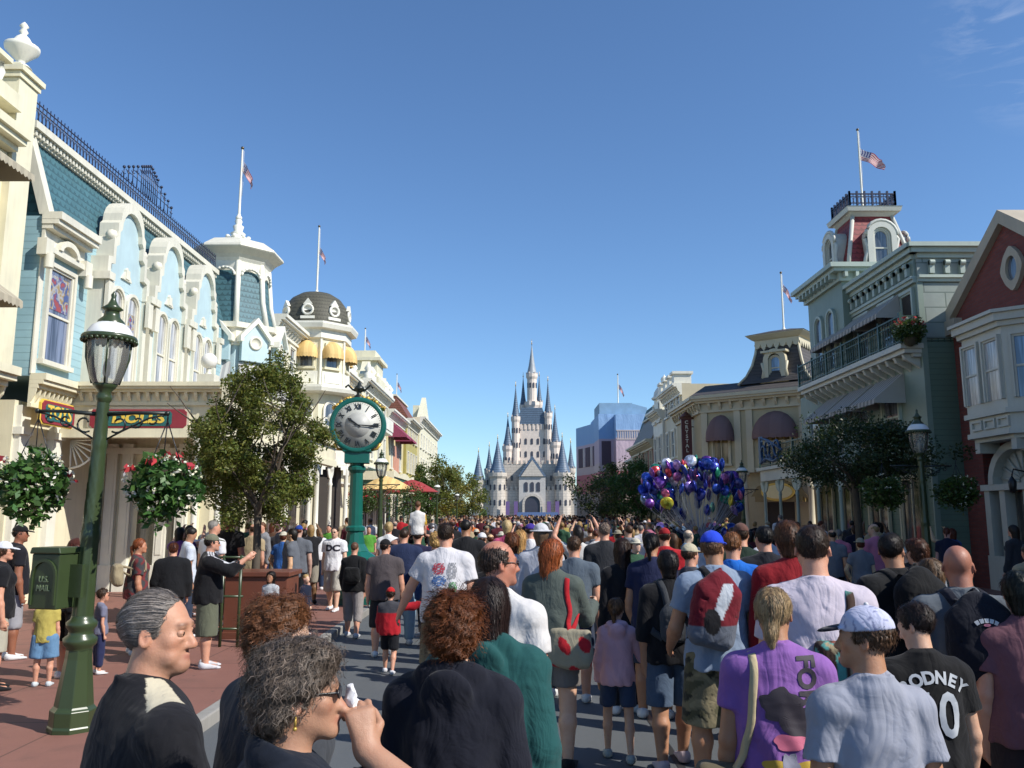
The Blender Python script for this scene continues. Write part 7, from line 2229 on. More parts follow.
# ---------------------------------------------------------------- balloons
rs = np.random.RandomState(12)
FOIL = [('blue', (.01, .022, .20)), ('blue', (.015, .05, .28)), ('purple', (.12, .03, .22)), ('silver', (.36, .38, .44)), ('pink', (.50, .12, .26)), ('green', (.02, .22, .14)), ('red', (.40, .03, .04)), ('lilac', (.26, .16, .40)), ('yellow', (.62, .50, .05)), ('navy', (.01, .015, .12))]
def foil(nm, col):
    t = NT(nm + '_foil'); n = t.noise(t.coord('Object'), 7, 4)
    c = t.mix(t.ramp(n, [(.48, (0,0,0)), (.56, (1,1,1))]), col, tuple(min(1, x*1.9+.05) for x in col))
    return t.fin(c, .3, t.bump(t.noise(t.coord('Object'), 5, 3), .25, .05), .55)
bal = {}
knot = at(700, 541, 24.5)
BM = []
cols = {}
for i in range(150):
    nm, col = FOIL[int(rs.choice(len(FOIL), p=[.30, .28, .08, .10, .05, .04, .03, .06, .01, .05]))]
    key = nm + str(col[2])
    if key not in cols: cols[key] = foil(nm, col)
    t = i/84
    # most of the bunch is broad and flat at the top
    px = rs.uniform(643, 742); py = 468 + ((px-697)/46)**2*10 + abs(rs.normal())*24 - 8
    if px > 722: py += 10
    Y = 24.5 + rs.uniform(-.55, .55)
    if i == 0: px, py, nm = 667, 503, 'yellow'; 
    if i == 0: cols['yellow0'] = foil('yellow', (.62, .50, .05)); key = 'yellow0'
    p = at(px, py, Y)
    ro = empty('balloon', p, rs.uniform(0, 3))
    side = 'left' if px < 680 else ('right' if px > 715 else 'middle'); lev = 'upper' if py < 485 else 'lower'
    tag(ro, '%s foil balloon in the %s %s of the bunch' % (nm, lev, side), 'balloon', 'foil balloons held in one bunch')
    key2 = key
    if key2 not in bal:
        m = MB(); R_ = .235; m.lathe([(.001, -.085), (.09, -.08), (.17, -.055), (.225, -.015), (.237, 0), (.225, .015), (.17, .055), (.09, .08), (.001, .085)], n=18)
        m.xf(Matrix.Rotation(R(90), 4, 'X'))
        m.v = [(x*(1+.02*math.sin(9*math.atan2(z, x))), y, z*(1+.02*math.sin(9*math.atan2(z, x)))) for x, y, z in m.v]
        m.prism([(-.02, -.235), (.02, -.235), (.03, -.28), (-.03, -.28)], -.003, .003)
        bal[key2] = m.mesh('foil_body', cols[key])
    o = bpy.data.objects.new('foil_body', bal[key2]); link(o, ro); s_ = rs.uniform(.58, .84); o.scale = (s_, s_, s_); o.rotation_euler = (rs.uniform(-.5, .3), rs.uniform(-.3, .3), 0)
    q = knot - p; q.rotate(Euler((0, 0, -ro.rotation_euler.z)))
    m = MB(); m.tube([(0, 0, -.25*s_), tuple((Vector((0, 0, -.25)) + q)*.5 + Vector((0, 0, -.1))), tuple(q)], .004, 3, cap=False); m.build('string', plain('ribbon_white', (.55, .55, .6), .5), ro, fix=False)
# hanging potted flowers on the upper balcony of the green building
basket('red flowers on the balcony corner of the sage green building', (10.75, 21.9, 7.0), .38, 31, ((.5, .05, .06), 40), 12, LEAF5, drop=.1, chain=.02, group=None)
# ================================================================ people one can tell apart
def two(cond, a, b):
    return np.where(cond[:, None], np.array(a), np.array(b))
def rgb(h): return np.array(srgb(h))
# -- old man in black polo with cream shoulder panel, large at the left
def polo(V, P):
    n = len(V); t = np.tile(rgb('#15151a'), (n, 1))
    x, y, z = V[:, 0], V[:, 1], V[:, 2]; zs = P.clav[2]
    m = (x > .07) & (x < .185) & (y > -.03-(x-.07)*.25) & (y < .022+(x-.07)*.2) & (z > zs-.07)
    t[m] = rgb('#b8b09a')
    m = (x > .10) & (np.abs(y-.0) < .012) & (z < zs-.22) & (z > zs-.5); t[m] = rgb('#b8b09a')
    return t
PA = make_person('elderly silver haired man in a black polo shirt with cream shoulder panel', 163, 583, 2.50, face=-50, turn=-.72, nod=.02, hair='receding', haircol='#6c6764', skin='#b98a70',
    toppaint=polo, collar=False, build=1.15, loose=.014, eyes=True, auto=0, age=1, armR=((.25, .25, -1), (-.15, 1, -.25)), bot='#3a3a3f', botlen=1, cell=.0058, seed=4, wr=1.3)
hair_strands(PA, 10000, .12, .0013, '#6c6662', flow=down_flow(PA, slick=2.4), gray=.22, lift=.0014, tonevar=.8, jitter=.12)
# -- woman holding a tissue to her nose, nearest
PB = make_person('woman with short grey brown permed hair and dark glasses holding a tissue to her nose', 303, 634, 2.02, face=-58, turn=-.32, nod=-.02, sex='f', hair='curly', vol=.0, haircol='#4c443d', skin='#a98068',
    top='#141a26', sleeve=2, build=1.15, loose=.018, collar=True, glasses=True, eyes=False, bot='#20222c', botlen=1, cell=.0056, seed=6,
    armR=('ik', (.091, .156, 1.487), (.8, -.1, -.8)), handdir={'R': (-.30, -.12, 1)}, grip={'R': .85})
hair_strands(PB, 17000, .085, .0015, '#5a5048', curl=.6, lift=.005, jitter=.4, gray=.08, tonevar=.55)
def thing_at(P, name, label, cat, f, cell, color, mat=None, group=None, pname=None, tonef=None):
    o = sdf_obj(name, f, cell, mat or CLOTH, None, color, tonef=tonef)
    o.location = P.o.location; o.rotation_euler = P.o.rotation_euler
    tag(o, label, cat, group); return o
pm = PB.palmR + V3(-.035, -.012, .045)
thing_at(PB, 'tissue', 'crumpled white tissue held against the nose of the grey haired woman', 'tissue', noisy(union([elli(pm, (.020, .016, .028)), (elli(pm+V3(-.014, .004, .020), (.018, .008, .020)), .004), (elli(pm+V3(-.004, .014, -.012), (.012, .010, .024)), .004)]), .006, 95, 2, (1, 1, 1), .003), .0032, (.72, .72, .74))
er = PB.hp(.083, -.012, -.052)
mb = MB(); mb.tube([(er[0]+.001, er[1], er[2]+.012), (er[0]+.003, er[1], er[2]), (er[0]+.001, er[1], er[2]-.010)], .003, 8); mb.ball((er[0]+.001, er[1], er[2]-.014), .005, 10); mb.build('earring', GOLD, PB.o)
# lanyard seen under the chin
mb = MB(); mb.tube([(.05, .10, PB.nb[2]-.02), (.06, .16, PB.nb[2]-.10), (.04, .17, PB.nb[2]-.2)], .009, 6); mb.build('lanyard', stripes('yellow_blue_ribbon', (.6, .5, .08), (.03, .18, .4), 30, 2), PB.o)
# -- person with reddish brown curls in grey
PC = make_person('person with reddish brown curly hair in a dark grey sweatshirt behind the grey haired woman', 283, 593, 2.85, face=-45, turn=-.5, sex='f', hair='curly', vol=.0, haircol='#4a2d1a', skin='pale',
    top='#3c3f45', sleeve=2, build=1.15, loose=.02, bot='#2a2c38', botlen=1, cell=.0066, seed=9, eyes=False)
hair_strands(PC, 11000, .05, .0017, '#6b452b', curl=.95, lift=.006, tonevar=.7)
# -- auburn curls, navy hooded jacket
PD = make_person('woman with a round mop of auburn curls in a navy hooded jacket, back turned', 455, 590, 3.1, face=-6, sex='f', hair='curly', vol=.008, haircol='#4a2413', skin='pale',
    top='#11131f', sleeve=2, hood=True, build=1.12, loose=.02, bot='#222430', botlen=1, cell=.0068, seed=3, wr=1.4)
hair_strands(PD, 15000, .05, .0017, '#613619', curl=1.0, lift=.008, tonevar=.8)
# -- long dark hair, teal hooded jacket
PE = make_person('woman with long straight dark hair in a teal hooded jacket behind the auburn curls', 489, 573, 3.55, face=-12, turn=.2, sex='f', hair='straight', haircol='#1c1413', skin='fair',
    top='#1b4a4a', sleeve=2, hood=True, build=1.15, loose=.024, bot='#222430', botlen=1, cell=.0085, seed=13, wr=1.5)
hair_strands(PE, 7000, .16, .0018, '#2a1d1b', lift=.002, jitter=.06, tonevar=.8)
# -- bald man with sunglasses in white
PF = make_person('balding man with sunglasses in a white shirt, head turned right', 499, 536, 4.5, face=-25, turn=-.8, hair='fringe', haircol='#2b211c', skin='#ad7560', top='#c9c6c4', build=1.08, loose=.012, glasses=True,
    eyes=False, bot='#44454c', botlen=1, cell=.0098, seed=15, wr=1.3, collar=True)
# -- redhead in grey green sweater
PG = make_person('red haired woman in a grey green sweater and grey shorts with a red strapped bag', 553, 537, 7.0, face=-15, turn=-.55, sex='f', hair='long', haircol='#74391c', skin='fair', top='#4b534e', sleeve=2, build=1.14, loose=.016,
    bot='#6b6560', botlen=.33, armR=((.25, .5, -1), (.1, 1, .35)), grip={'R': .9}, cell=.012, seed=17, shoe='#1c1a1a', stride=.12)
hair_strands(PG, 3500, .12, .004, '#8c4a24', lift=.003, jitter=.12, tonevar=.8)
def shoulder_bag(P, name, label, c, half, color, color2, strap, side=1, group=None, strapw=.02, over=None, tonef=None, straptone=None):
    root = empty(name, P.o.location, P.o.rotation_euler.z); tag(root, label, 'shoulder bag', group)
    c = V3(*c)
    f = noisy(union([rbox(c, half, .04), (elli(c+V3(0, 0, -half[2]*.2), (half[0]*1.05, half[1]*1.25, half[2]*.9)), .04)]), .014, 12, 5, (1, 1, 1), .004)
    sdf_obj('bag_body', f, .010, CLOTH, root, srgb(color) if not tonef else (1, 1, 1), tonef=tonef)
    S = P.shR if side > 0 else P.shL
    k = P.H/1.75
    if over is None:
        sd = 1 if side > 0 else -1
        pts = [c+V3(0, half[1]*.6, half[2]*.8), V3(S[0]*.95, .09*k*P.b, P.che[2]-.05), V3(S[0]*.70, .05, S[2]+.0), V3(S[0]*.66, -.01, S[2]+.06*k), V3(S[0]*.72, -.09*k*P.b, P.che[2]+.03), V3(S[0]*.90, -.09*k*P.b, P.che[2]-.12), c+V3(0, -half[1]*.6, half[2]*.8)]
    else: pts = [V3(*p) for p in over]
    surf_strap(P.fs, pts, strapw*2.2, .007, 'strap', strap, root, tone=straptone)
    return root
def star(V):
    m = (np.sin(V[:, 0]*38+V[:, 2]*16) + np.sin(V[:, 2]*30-V[:, 1]*20)) > .75
    return two(m, rgb('#a81c26'), rgb('#8d8672'))
shoulder_bag(PG, 'shoulder_bag', 'tan shoulder bag with red star pattern and red strap on the red haired woman', (.17, -.14, .93), (.17, .06, .15), '#8d8672', '#a81c26', '#a01822', tonef=star)
# -- girl in pink hoodie
PH = make_person('girl in a pale pink hooded sweatshirt and denim shorts with wavy brown hair', 616, 592, 7.2, face=-5, turn=-.3, sex='f', child=True, hair='ponytail', haircol='#4f3825', skin='fair', top='#d0a6b2', sleeve=2, hood=True, build=1.0, loose=.018,
    bot='#33415a', botlen=.36, armR=((.5, .3, -1), (.9, .3, -.1)), cell=.013, seed=19, stride=.35, shoe='#9aa2a0')
# -- boyish dark hair, dark top, denim shorts
PI = make_person('person with short black hair, black top and long denim shorts beside the red backpack', 667, 547, 7.0, face=5, sex='f', hair='bob', haircol='#120f10', skin='tan', top='#121216', sleeve=1.3, build=1.15, loose=.018,
    bot='#455468', botlen=.47, cell=.013, seed=21, stride=-.25, shoe='#b8a8ac')
backpack('backpack', 'grey backpack on the person in black top and denim shorts', PI, '#3c3f44', '#34373c', .26, .34, .12, -.12, .012)
# -- blue cap man with red backpack
def camo(V, P):
    a = wav(V, 22, 3); b_ = wav(V, 30, 6)
    t = two(a > .12, rgb('#4d4a36'), rgb('#6d6650')); t[b_ > .3] = rgb('#2c2b22'); t[(a < -.3)] = rgb('#83795f'); return t
PJ = make_person('man in a bright blue cap, grey T-shirt and camouflage shorts', 712, 527, 6.3, face=8, turn=-.75, hair='short', haircol='#4f3a2b', skin='tan', top='#7c8ba0', build=1.17, loose=.018, cap='#1c3fc0',
    botpaint=camo, botlen=.50, botloose=.03, armL=((-.25, .2, -1), (.1, .8, -.6)), cell=.0115, seed=23, stride=.2, wr=1.4)
def rbp(V):
    t = two(V[:, 2] > PJ.che[2]-.16, rgb('#641220'), rgb('#5c626e'))
    q = V[:, 0]+.10; m = (np.abs(q-.03-.45*(V[:, 2]-PJ.che[2])) < .05-.12*np.abs(V[:, 2]-PJ.che[2]-.02)) & (V[:, 2] > PJ.che[2]-.12) & (V[:, 2] < PJ.che[2]+.12) & (V[:, 1] < PJ.che[1]-.17); t[m] = rgb('#aab0b8')
    m = ((V[:, 0]+.16)**2/.0035 + (V[:, 2]-PJ.che[2]+.13)**2/.008 < 1) & (V[:, 1] < PJ.che[1]-.17); t[m] = rgb('#111116')
    return t
r_, f_, c_ = backpack('backpack', 'dark red and grey sling backpack on the man in the blue cap', PJ, '#ffffff', '#15161a', .32, .50, .17, -.07, .0105, strapcol='#17171b', one=True, tonef=rbp, dx=-.10, tilt=.22)
# -- woman in purple T-shirt
PK = make_person('blonde woman in a purple T-shirt with printed back and a cream bag strap', 772, 583, 3.75, face=-8, turn=-.3, nod=.12, sex='f', hair='lowtail', haircol='#6a5842', skin='tan', top='#845a9e', build=1.15, loose=.012,
    bot='#2c3040', botlen=1, cell=.0082, seed=25, wr=1.6, sleeve=.5, glasses=True)
hair_strands(PK, 9000, .12, .0016, '#a08a68', lift=.0015, jitter=.08, tonevar=1.0)
BLKT = plain('print_black', (.02, .015, .025), .7); WHT = plain('print_white', (.55, .55, .58), .7)
bx = PK.che
decal('lettering', text_mesh('FOREVER', .105, 0, bold=.004), PK, PK.fs, (.10, 0, bx[2]-.05), (0, 0, -1), (1, 0, 0), (0, -1, 0), BLKT)
# plain generic print: rounded blots and yellow patches instead of the cartoon
def polar_patch(w, h, k=5, s=1, amp=.12, nr=7, na=40):
    me = bpy.data.meshes.new('patch'); vs = [(0, 0, 0)]; fs = []
    for i in range(1, nr+1):
        for a in range(na):
            t = 2*math.pi*a/na; r = i/nr*(1+amp*math.sin(k*t+s)+amp*.4*math.sin(2*k*t+s*2)); vs.append((w/2*r*math.cos(t), h/2*r*math.sin(t), 0))
    for a in range(na): fs.append((0, 1+a, 1+(a+1) % na))
    for i in range(nr-1):
        for a in range(na): b0 = 1+i*na; fs.append((b0+a, b0+na+a, b0+na+(a+1) % na, b0+(a+1) % na))
    me.from_pydata(vs, [], fs); return me
def blob_patch(c, w, h, mat, nm='print_patch', k=5, s=1):
    decal(nm, polar_patch(w, h, k, s), PK, PK.fs, (c[0], 0, c[1]), (1, 0, 0), (0, 0, 1), (0, -1, 0), mat, off=.003 + .0004*len(PK.top.children))
blob_patch((-.01, bx[2]-.03), .17, .13, BLKT, s=0); blob_patch((.05, bx[2]-.10), .14, .12, BLKT, k=4, s=2)
blob_patch((.02, bx[2]-.17), .15, .06, plain('print_pink', (.5, .12, .2), .7), k=3)
for q in (-.05, .07): blob_patch((q, bx[2]-.26), .09, .05, plain('print_yellow', (.5, .33, .04), .7), k=2)
blob_patch((.01, bx[2]-.28), .08, .14, plain('print_grey', (.25, .25, .32), .7), k=6)
shoulder_bag(PK, 'shoulder_bag', 'olive brown bag with a broad cream strap on the woman in purple', (-.21, -.06, .78), (.15, .07, .16), '#5a5240', '#c0b08a', '#b5a684', side=-1, strapw=.016,
    over=[(-.21, -.10, .92), (-.135, -.125, PK.che[2]-.12), (-.11, -.10, PK.che[2]+.06), (-.095, -.04, PK.shL[2]+.055), (-.095, .05, PK.shL[2]+.02), (-.13, .12, PK.che[2]-.1), (-.2, .05, .92)])
# -- boy with patterned white cap, nearest right
def capp(V, P):
    q = ((V-P.hc) @ P.HM)/P.hk()
    t = two(wav(V, 120, 2) > .42, rgb('#8488a8'), rgb('#b9bbd2'))
    t[q[:, 1] > .088] = rgb('#23232b'); return t
PL = make_person('boy in a white patterned cap with dark peak and pale grey T-shirt', 862, 599, 3.08, face=5, turn=.95, sex='m', hair='boy', haircol='#3a2a1e', skin='tan', top='#8f929f', build=.9, loose=.014, cappaint=capp, cap='#ffffff',
    bot='#33343c', botlen=1, cell=.0066, seed=27, wr=1.5, eyes=False)
hair_strands(PL, 3000, .03, .0014, '#4a3626', lift=.001, jitter=.1)
mb = MB(); mb.ball(PL.hp(0, -.014, .134).tolist(), .009, 10); mb.build('cap_button', WHT, PL.o)
# -- man in white T with floral strap
PM = make_person('tall dark haired man in a white T-shirt with a patterned bag strap', 811, 521, 4.5, face=-4, turn=-.25, hair='short', haircol='#251a14', skin='pink', top='#b9b0bc', build=1.15, loose=.014, bot='#3a3a44', botlen=1, cell=.0095, seed=29, wr=1.3)
def flor(V):
    a = wav(V, 45, 1); b_ = wav(V, 60, 4); t = two(a > .1, rgb('#4f9088'), rgb('#3a2a22')); t[b_ > .35] = rgb('#a08f70'); t[b_ < -.5] = rgb('#7a3a2a'); return t
r_ = shoulder_bag(PM, 'sling_bag', 'teal and brown floral sling bag on the tall man in white', (.02, -.20, 1.18), (.10, .06, .17), '#4f9088', '#3a2a22', '#3e2c24', tonef=flor, strapw=.022, straptone=flor,
    over=[(.06, -.16, 1.32), (.13, -.13, PM.che[2]+.05), (.135, -.04, PM.shR[2]+.055), (.12, .06, PM.shR[2]+.02), (.0, .14, PM.che[2]), (-.16, .06, 1.2), (-.05, -.15, 1.1)])
# -- boy in black football shirt
PN = make_person('boy in a black football shirt lettered RODNEY 10', 914, 599, 4.1, face=2, turn=.65, nod=.35, hair='boy', haircol='#1d1512', skin='fair', top='#0c0c0f', build=1.02, loose=.02, bot='#111114', botlen=.5, cell=.0088, seed=31, wr=1.3)
LET = plain('print_white_grey', (.45, .47, .50), .6)
for i, ch in enumerate('RODNEY'):
    a = (i-2.5)*.30
    decal('lettering', text_mesh(ch, .075, 0, bold=.003), PN, PN.fs, (.19*math.sin(a), 0, PN.che[2]+.085-.16*(1-math.cos(a))), (math.cos(a), 0, -math.sin(a)), (math.sin(a), 0, math.cos(a)), (0, -1, 0), LET)
decal('lettering', text_mesh('10', .27, 0, bold=.006), PN, PN.fs, (.0, 0, PN.che[2]-.085), (.75, 0, 0), (0, 0, 1), (0, -1, 0), LET)
# -- bald man with navy backpack
PO = make_person('bald man in a grey T-shirt with a navy backpack at the right', 956, 541, 4.9, face=-8, turn=-.35, hair=None, skin='#9c6a58', top='#555c63', build=1.15, loose=.018, bot='#17181c', botlen=1, cell=.0102, seed=33, wr=1.3)
r_, fb, cb = backpack('backpack', 'navy backpack with small white arched logo on the bald man', PO, '#10131f', '#131726', .33, .46, .17, -.03, .0102)
class _T: pass
_t = _T(); _t.top = r_.children[0]; _t.o = r_
def arch_strip():
    me = bpy.data.meshes.new('arch'); vs = []; fs = []
    for k in range(25):
        a = -.62+1.24*k/24
        for r in (.085, .107): vs.append((r*math.sin(a), r*math.cos(a)-.09, 0))
    for k in range(24):
        if k % 5 != 4: fs.append((2*k, 2*k+1, 2*k+3, 2*k+2))
    me.from_pydata(vs, [], fs); return me
decal('arched_logo', arch_strip(), _t, fb, (cb[0], 0, cb[2]+.105), (1, 0, 0), (0, 0, 1), (0, -1, 0), LET)
decal('pink_logo', polar_patch(.035, .016, 2, 0, .02, 3, 20), _t, fb, (cb[0], 0, cb[2]+.088), (1, 0, 0), (0, 0, 1), (0, -1, 0), plain('logo_pink', (.45, .15, .22), .7))
# -- man in black with big black backpack
PP = make_person('dark haired man in black with a big black backpack, looking right', 890, 530, 6.0, face=15, turn=-.9, hair='short', haircol='#120e0d', skin='tan', top='#0d0e11', sleeve=2, build=1.2, loose=.022, bot='#14151a', botlen=1, cell=.013, seed=35, glasses=True)
backpack('backpack', 'big black backpack on the dark haired man in black', PP, '#0c0d10', '#0e0f13', .34, .46, .19, .0, .013)
M_ = make_person
M_('woman with brown curly hair left of the bald man', 915, 537, 7.6, face=10, sex='f', hair='curly', haircol='#3a2216', top='#8f9aa8', build=1.1, seed=41, bot='#333a48', botlen=1)
M_('woman with long light brown hair between the bald man and the man in black', 929, 556, 6.3, face=0, sex='f', hair='long', haircol='#4b3a2a', top='#2c2f38', sleeve=2, seed=42, bot='#2c2f38', botlen=1)
M_('person in a dark green hooded jacket over a mauve top at the right edge', 1016, 568, 4.6, face=-10, sex='f', hair='bob', haircol='#0f1412', top='#6a4750', sleeve=.55, build=1.2, seed=43, bot='#2a2024', botlen=1)
M_('person at the right edge of the frame holding a cup, mostly cut off', 1046, 640, 2.9, face=40, turn=.2, sex='m', hair='short', haircol='#241a14', top='#16181f', skin='tan', build=1.1, seed=44, H=1.52, armL=((-.3, .4, -1), (.1, 1, .1)), grip={'L': .9}, eyes=False, bot='#222', botlen=1) if False else None
PS = M_('woman in a red jacket with a black bag strap and brown bobbed hair', 786, 519, 6.2, face=5, sex='f', hair='bob', haircol='#3c2618', top='#7d121c', sleeve=2, build=1.15, loose=.02, seed=45, bot='#222430', botlen=1)
shoulder_bag(PS, 'shoulder_bag', 'small black bag on the woman in the red jacket', (.2, -.06, .98), (.10, .05, .12), '#101014', '#101014', '#101014', strapw=.014)
M_('man with black hair in a dark navy jacket in front of the porch columns', 763, 524, 8.2, face=8, hair='short', haircol='#0f0d0d', top='#11141d', sleeve=2, build=1.15, loose=.018, seed=46, bot='#15161c', botlen=1)
M_('boy with ginger hair in a bright blue shirt right of the blue cap', 732, 530, 7.8, face=-15, turn=-.4, hair='boy', haircol='#5c3b22', skin='pink', top='#1560b8', build=1.0, loose=.02, seed=47, bot='#222a38', botlen=1)
M_('man in a brownish cap and dark green jacket behind the boy in blue', 740, 521, 9.3, face=0, hair='short', haircol='#33241a', cap='#5d4038', top='#16281f', sleeve=2, build=1.2, seed=48, bot='#222430', botlen=1)
M_('person in a cream cap left of the bright blue cap', 690, 541, 8.6, face=-20, turn=-.6, hair='short', haircol='#3d2b20', cap='#b0a890', top='#3d3f47', seed=49, bot='#33353d', botlen=1)
M_('man in a red cap and red shirt below the balloons', 664, 526, 11.5, face=0, hair='short', haircol='#241812', cap='#8f1a20', top='#a01822', build=1.15, seed=50, bot='#3a4050', botlen=1)
M_('woman with black ponytail and a dark blue T-shirt left of the denim shorts', 651, 531, 8.6, face=-12, turn=-.2, sex='f', hair='ponytail', haircol='#0d0b0c', skin='tan', top='#1b2140', build=1.15, seed=51, bot='#2c3548', botlen=.45)
M_('woman with very long dark brown hair in black, right of the red haired woman', 622, 534, 8.8, face=15, turn=-.4, sex='f', hair='long', vol=.03, haircol='#20140f', skin='tan', top='#131318', sleeve=2, build=1.1, seed=52, bot='#1a1c24', botlen=1)
M_('small child with wavy brown hair beside the woman in dark blue', 656, 566, 9.4, face=-10, sex='f', child=True, hair='bob', haircol='#3a271a', top='#5c7a4a', seed=53, bot='#2c3548', botlen=.5)
M_('child in a light blue cap behind the pink hooded girl', 634, 581, 8.9, face=30, child=True, hair='boy', haircol='#3a271a', cap='#5c7fa0', top='#5c6b80', seed=54, bot='#2c3548', botlen=.5)
M_('man with grey hair in a charcoal T-shirt right of the red haired woman', 604, 521, 11.8, face=4, hair='short', haircol='#5d5048', top='#25272c', build=1.2, seed=55, bot='#44464f', botlen=1)
M_('man in a grey blue T-shirt standing behind the red haired woman', 574, 534, 9.3, face=-8, hair='short', haircol='#3c2c20', top='#4f5a66', build=1.15, seed=56, bot='#2c3548', botlen=.5)
M_('person raising a camera overhead with both arms, in white', 578, 524, 13.0, face=0, sex='f', hair='long', haircol='#16100f', top='#b8b6b4', sleeve=1.2, seed=57, armL=((-.5, .3, .5), (.4, .4, 1)), armR=((.5, .3, .5), (-.4, .4, 1)), bot='#2c3548', botlen=1)
M_('person in a wide white sun hat and pale jacket left of the red haired woman', 541, 522, 9.6, face=-5, sex='f', hair='bob', hat='#b9b9bc', haircol='#5c4a3a', top='#a8abb5', sleeve=1.5, build=1.15, seed=58, bot='#44464f', botlen=1)
PT = M_('man in a back printed white T-shirt holding a small boy by the hand', 446, 521, 8.8, face=0, turn=-.15, hair='short', haircol='#22170f', skin='pink', top='#c4c2c6', build=1.14, loose=.024, armL=((-.55, .22, -1), (-.45, .35, -1)), seed=59, bot='#6d6450', botlen=.52, botloose=.03, cell=.0125, wr=1.2)
PRC = [plain('print_red', (.40, .05, .07), .7), plain('print_blue_', (.08, .16, .35), .7), plain('print_grey_', (.22, .22, .24), .7), plain('print_green_', (.10, .25, .12), .7)]
def tp(P, c, w, h, mat, k=3): decal('print_patch', patch_mesh(w, h, 10, 10, lambda x, y: abs(x)+abs(y)*.3 < .5 and (int(x*17)+int(y*13)) % 3 != 0), P, P.fs, (c[0], 0, c[1]), (1, 0, 0), (0, 0, 1), (0, -1, 0), mat)
tp(PT, (-.055, PT.che[2]+.03), .13, .11, PRC[0]); tp(PT, (.08, PT.che[2]+.01), .10, .16, PRC[2]); tp(PT, (-.05, PT.che[2]-.09), .15, .10, PRC[1]); tp(PT, (-.05, PT.che[2]-.20), .17, .09, PRC[2]); tp(PT, (.09, PT.che[2]-.16), .09, .12, PRC[3])
def redkid(V, P):
    z, x = V[:, 2], np.abs(V[:, 0])
    t = two(z > P.che[2]-.005, rgb('#3c3c42'), rgb('#a01622')); t[(x > .155)] = rgb('#a01622'); return t
M_('small boy in red cap and red grey jacket reaching up to a hand', 391, 584, 10.9, face=-4, child=True, hair='boy', haircol='#20160f', cap='#a81c1c', toppaint=redkid, sleeve=2, build=1.15, loose=.02, seed=60,
   armR=((.9, .25, .05), (1, .1, .45)), bot='#111218', botlen=.45, stride=.5, shoe='#c0c0c4', cell=.015)
M_('man in a black cap and brownish grey T-shirt walking up the street', 386, 537, 12.2, face=0, turn=-.5, hair='short', haircol='#17110e', cap='#101013', top='#4a4345', build=1.2, loose=.02, seed=61, bot='#1c1d22', botlen=.55, stride=-.2)
PU = M_('woman with pinned up hair in a black jacket and light trousers walking away', 355, 540, 14.0, face=-4, sex='f', hair='short', haircol='#5a4030', top='#101013', sleeve=2, build=1.12, seed=62, bot='#8a8482', botlen=.75, stride=.4, shoe='#c0c0c4')
shoulder_bag(PU, 'handbag', 'black shoulder bag on the woman in the black jacket', (.02, -.19, 1.0), (.12, .06, .12), '#0e0e10', '#0e0e10', '#0e0e10', strapw=.014)
PV = M_('man with sunglasses in a white T-shirt lettered DC walking towards the camera', 335, 525, 16.6, face=172, hair='short', haircol='#241811', skin='pale', top='#d8d6d8', build=1.08, loose=.02, glasses=True, seed=63, bot='#a8a398', botlen=.56, botloose=.03, stride=.35, shoe='#d0d0d2', cell=.017, detail=True)
decal('lettering', text_mesh('DC', .16, 0, bold=.008), PV, PV.fs, (0, 0, PV.che[2]+.0), (-1.25, 0, 0), (0, 0, 1), (0, 1, 0), BLKT)
PW = M_('man in a navy jacket carrying a child on his shoulders', 418, 521, 14.0, face=0, hair='short', haircol='#2a1c14', skin='pink', top='#1d1c38', sleeve=2, build=1.15, loose=.0185, seed=64, bot='#22242c', botlen=1, H=1.72,
   armL=('ik', (-.20, .12, 1.62), (-1, 0, -.6)), armR=('ik', (.20, .12, 1.62), (1, 0, -.6)))
def yel(V, P): return two(np.abs(V[:, 0]) > P.sh*1.28, rgb('#b08a20'), rgb('#cfccc8'))
PX = Person(1.05, 'm', 1.1, child=True, sit=True, cell=.017, detail=False)
M_('small boy with yellow sleeves sitting on the shoulders of the man in navy', 418, 498, 14.0, face=0, child=True, sit=True, hair='boy', haircol='#5a3f28', toppaint=yel, sleeve=.9, build=1.1, H=1.02, seed=65, bot='#16161a', botlen=.9, z=1.19)
M_('man in a blue jacket with hood left of the carried child', 404, 527, 13.2, face=6, hair='short', haircol='#33241a', top='#1c2744', sleeve=2, build=1.2, loose=.022, seed=66, bot='#7c95a8', botlen=1)
M_('woman with light blonde hair in white left of the blue jacket', 389, 521, 17.0, face=5, sex='f', hair='curly', haircol='#a08a60', top='#cfcfcf', seed=67, bot='#44464f', botlen=1)
M_('woman with curly blonde hair in a dark blue coat right of the carried child', 436, 531, 11.6, face=8, sex='f', hair='curly', haircol='#8f7448', top='#16305a', sleeve=2, build=1.15, seed=68, bot='#2c3548', botlen=1)
M_('dark haired man in a black sweater beyond the white printed T-shirt', 466, 518, 12.6, face=0, turn=-.2, hair='short', haircol='#120e0c', skin='tan', top='#15161a', sleeve=2, build=1.2, seed=69, bot='#222430', botlen=1)
M_('person in a white cap beside the dark haired man in black sweater', 482, 531, 13.5, face=0, hair='short', haircol='#33241a', cap='#c9c9cc', top='#3a1c28', build=1.1, seed=70, bot='#222430', botlen=1)
M_('blonde woman with a pink scarf seen over the bald man', 507, 519, 14.6, face=0, sex='f', hair='bob', haircol='#b09a70', top='#b84a70', build=1.1, seed=71, bot='#222430', botlen=1)
M_('man in a purple cap and white T-shirt left of the sun hat', 531, 522, 13.4, face=-10, turn=-.5, hair='short', haircol='#33241a', cap='#3a2a80', top='#cfcdd0', build=1.1, seed=72, bot='#44464f', botlen=1)
M_('blonde woman in a navy top between the bald man and the sun hat', 520, 529, 11.5, face=-6, sex='f', hair='long', haircol='#8a6c42', top='#1a1c38', sleeve=2, seed=73, bot='#4d6a78', botlen=1)
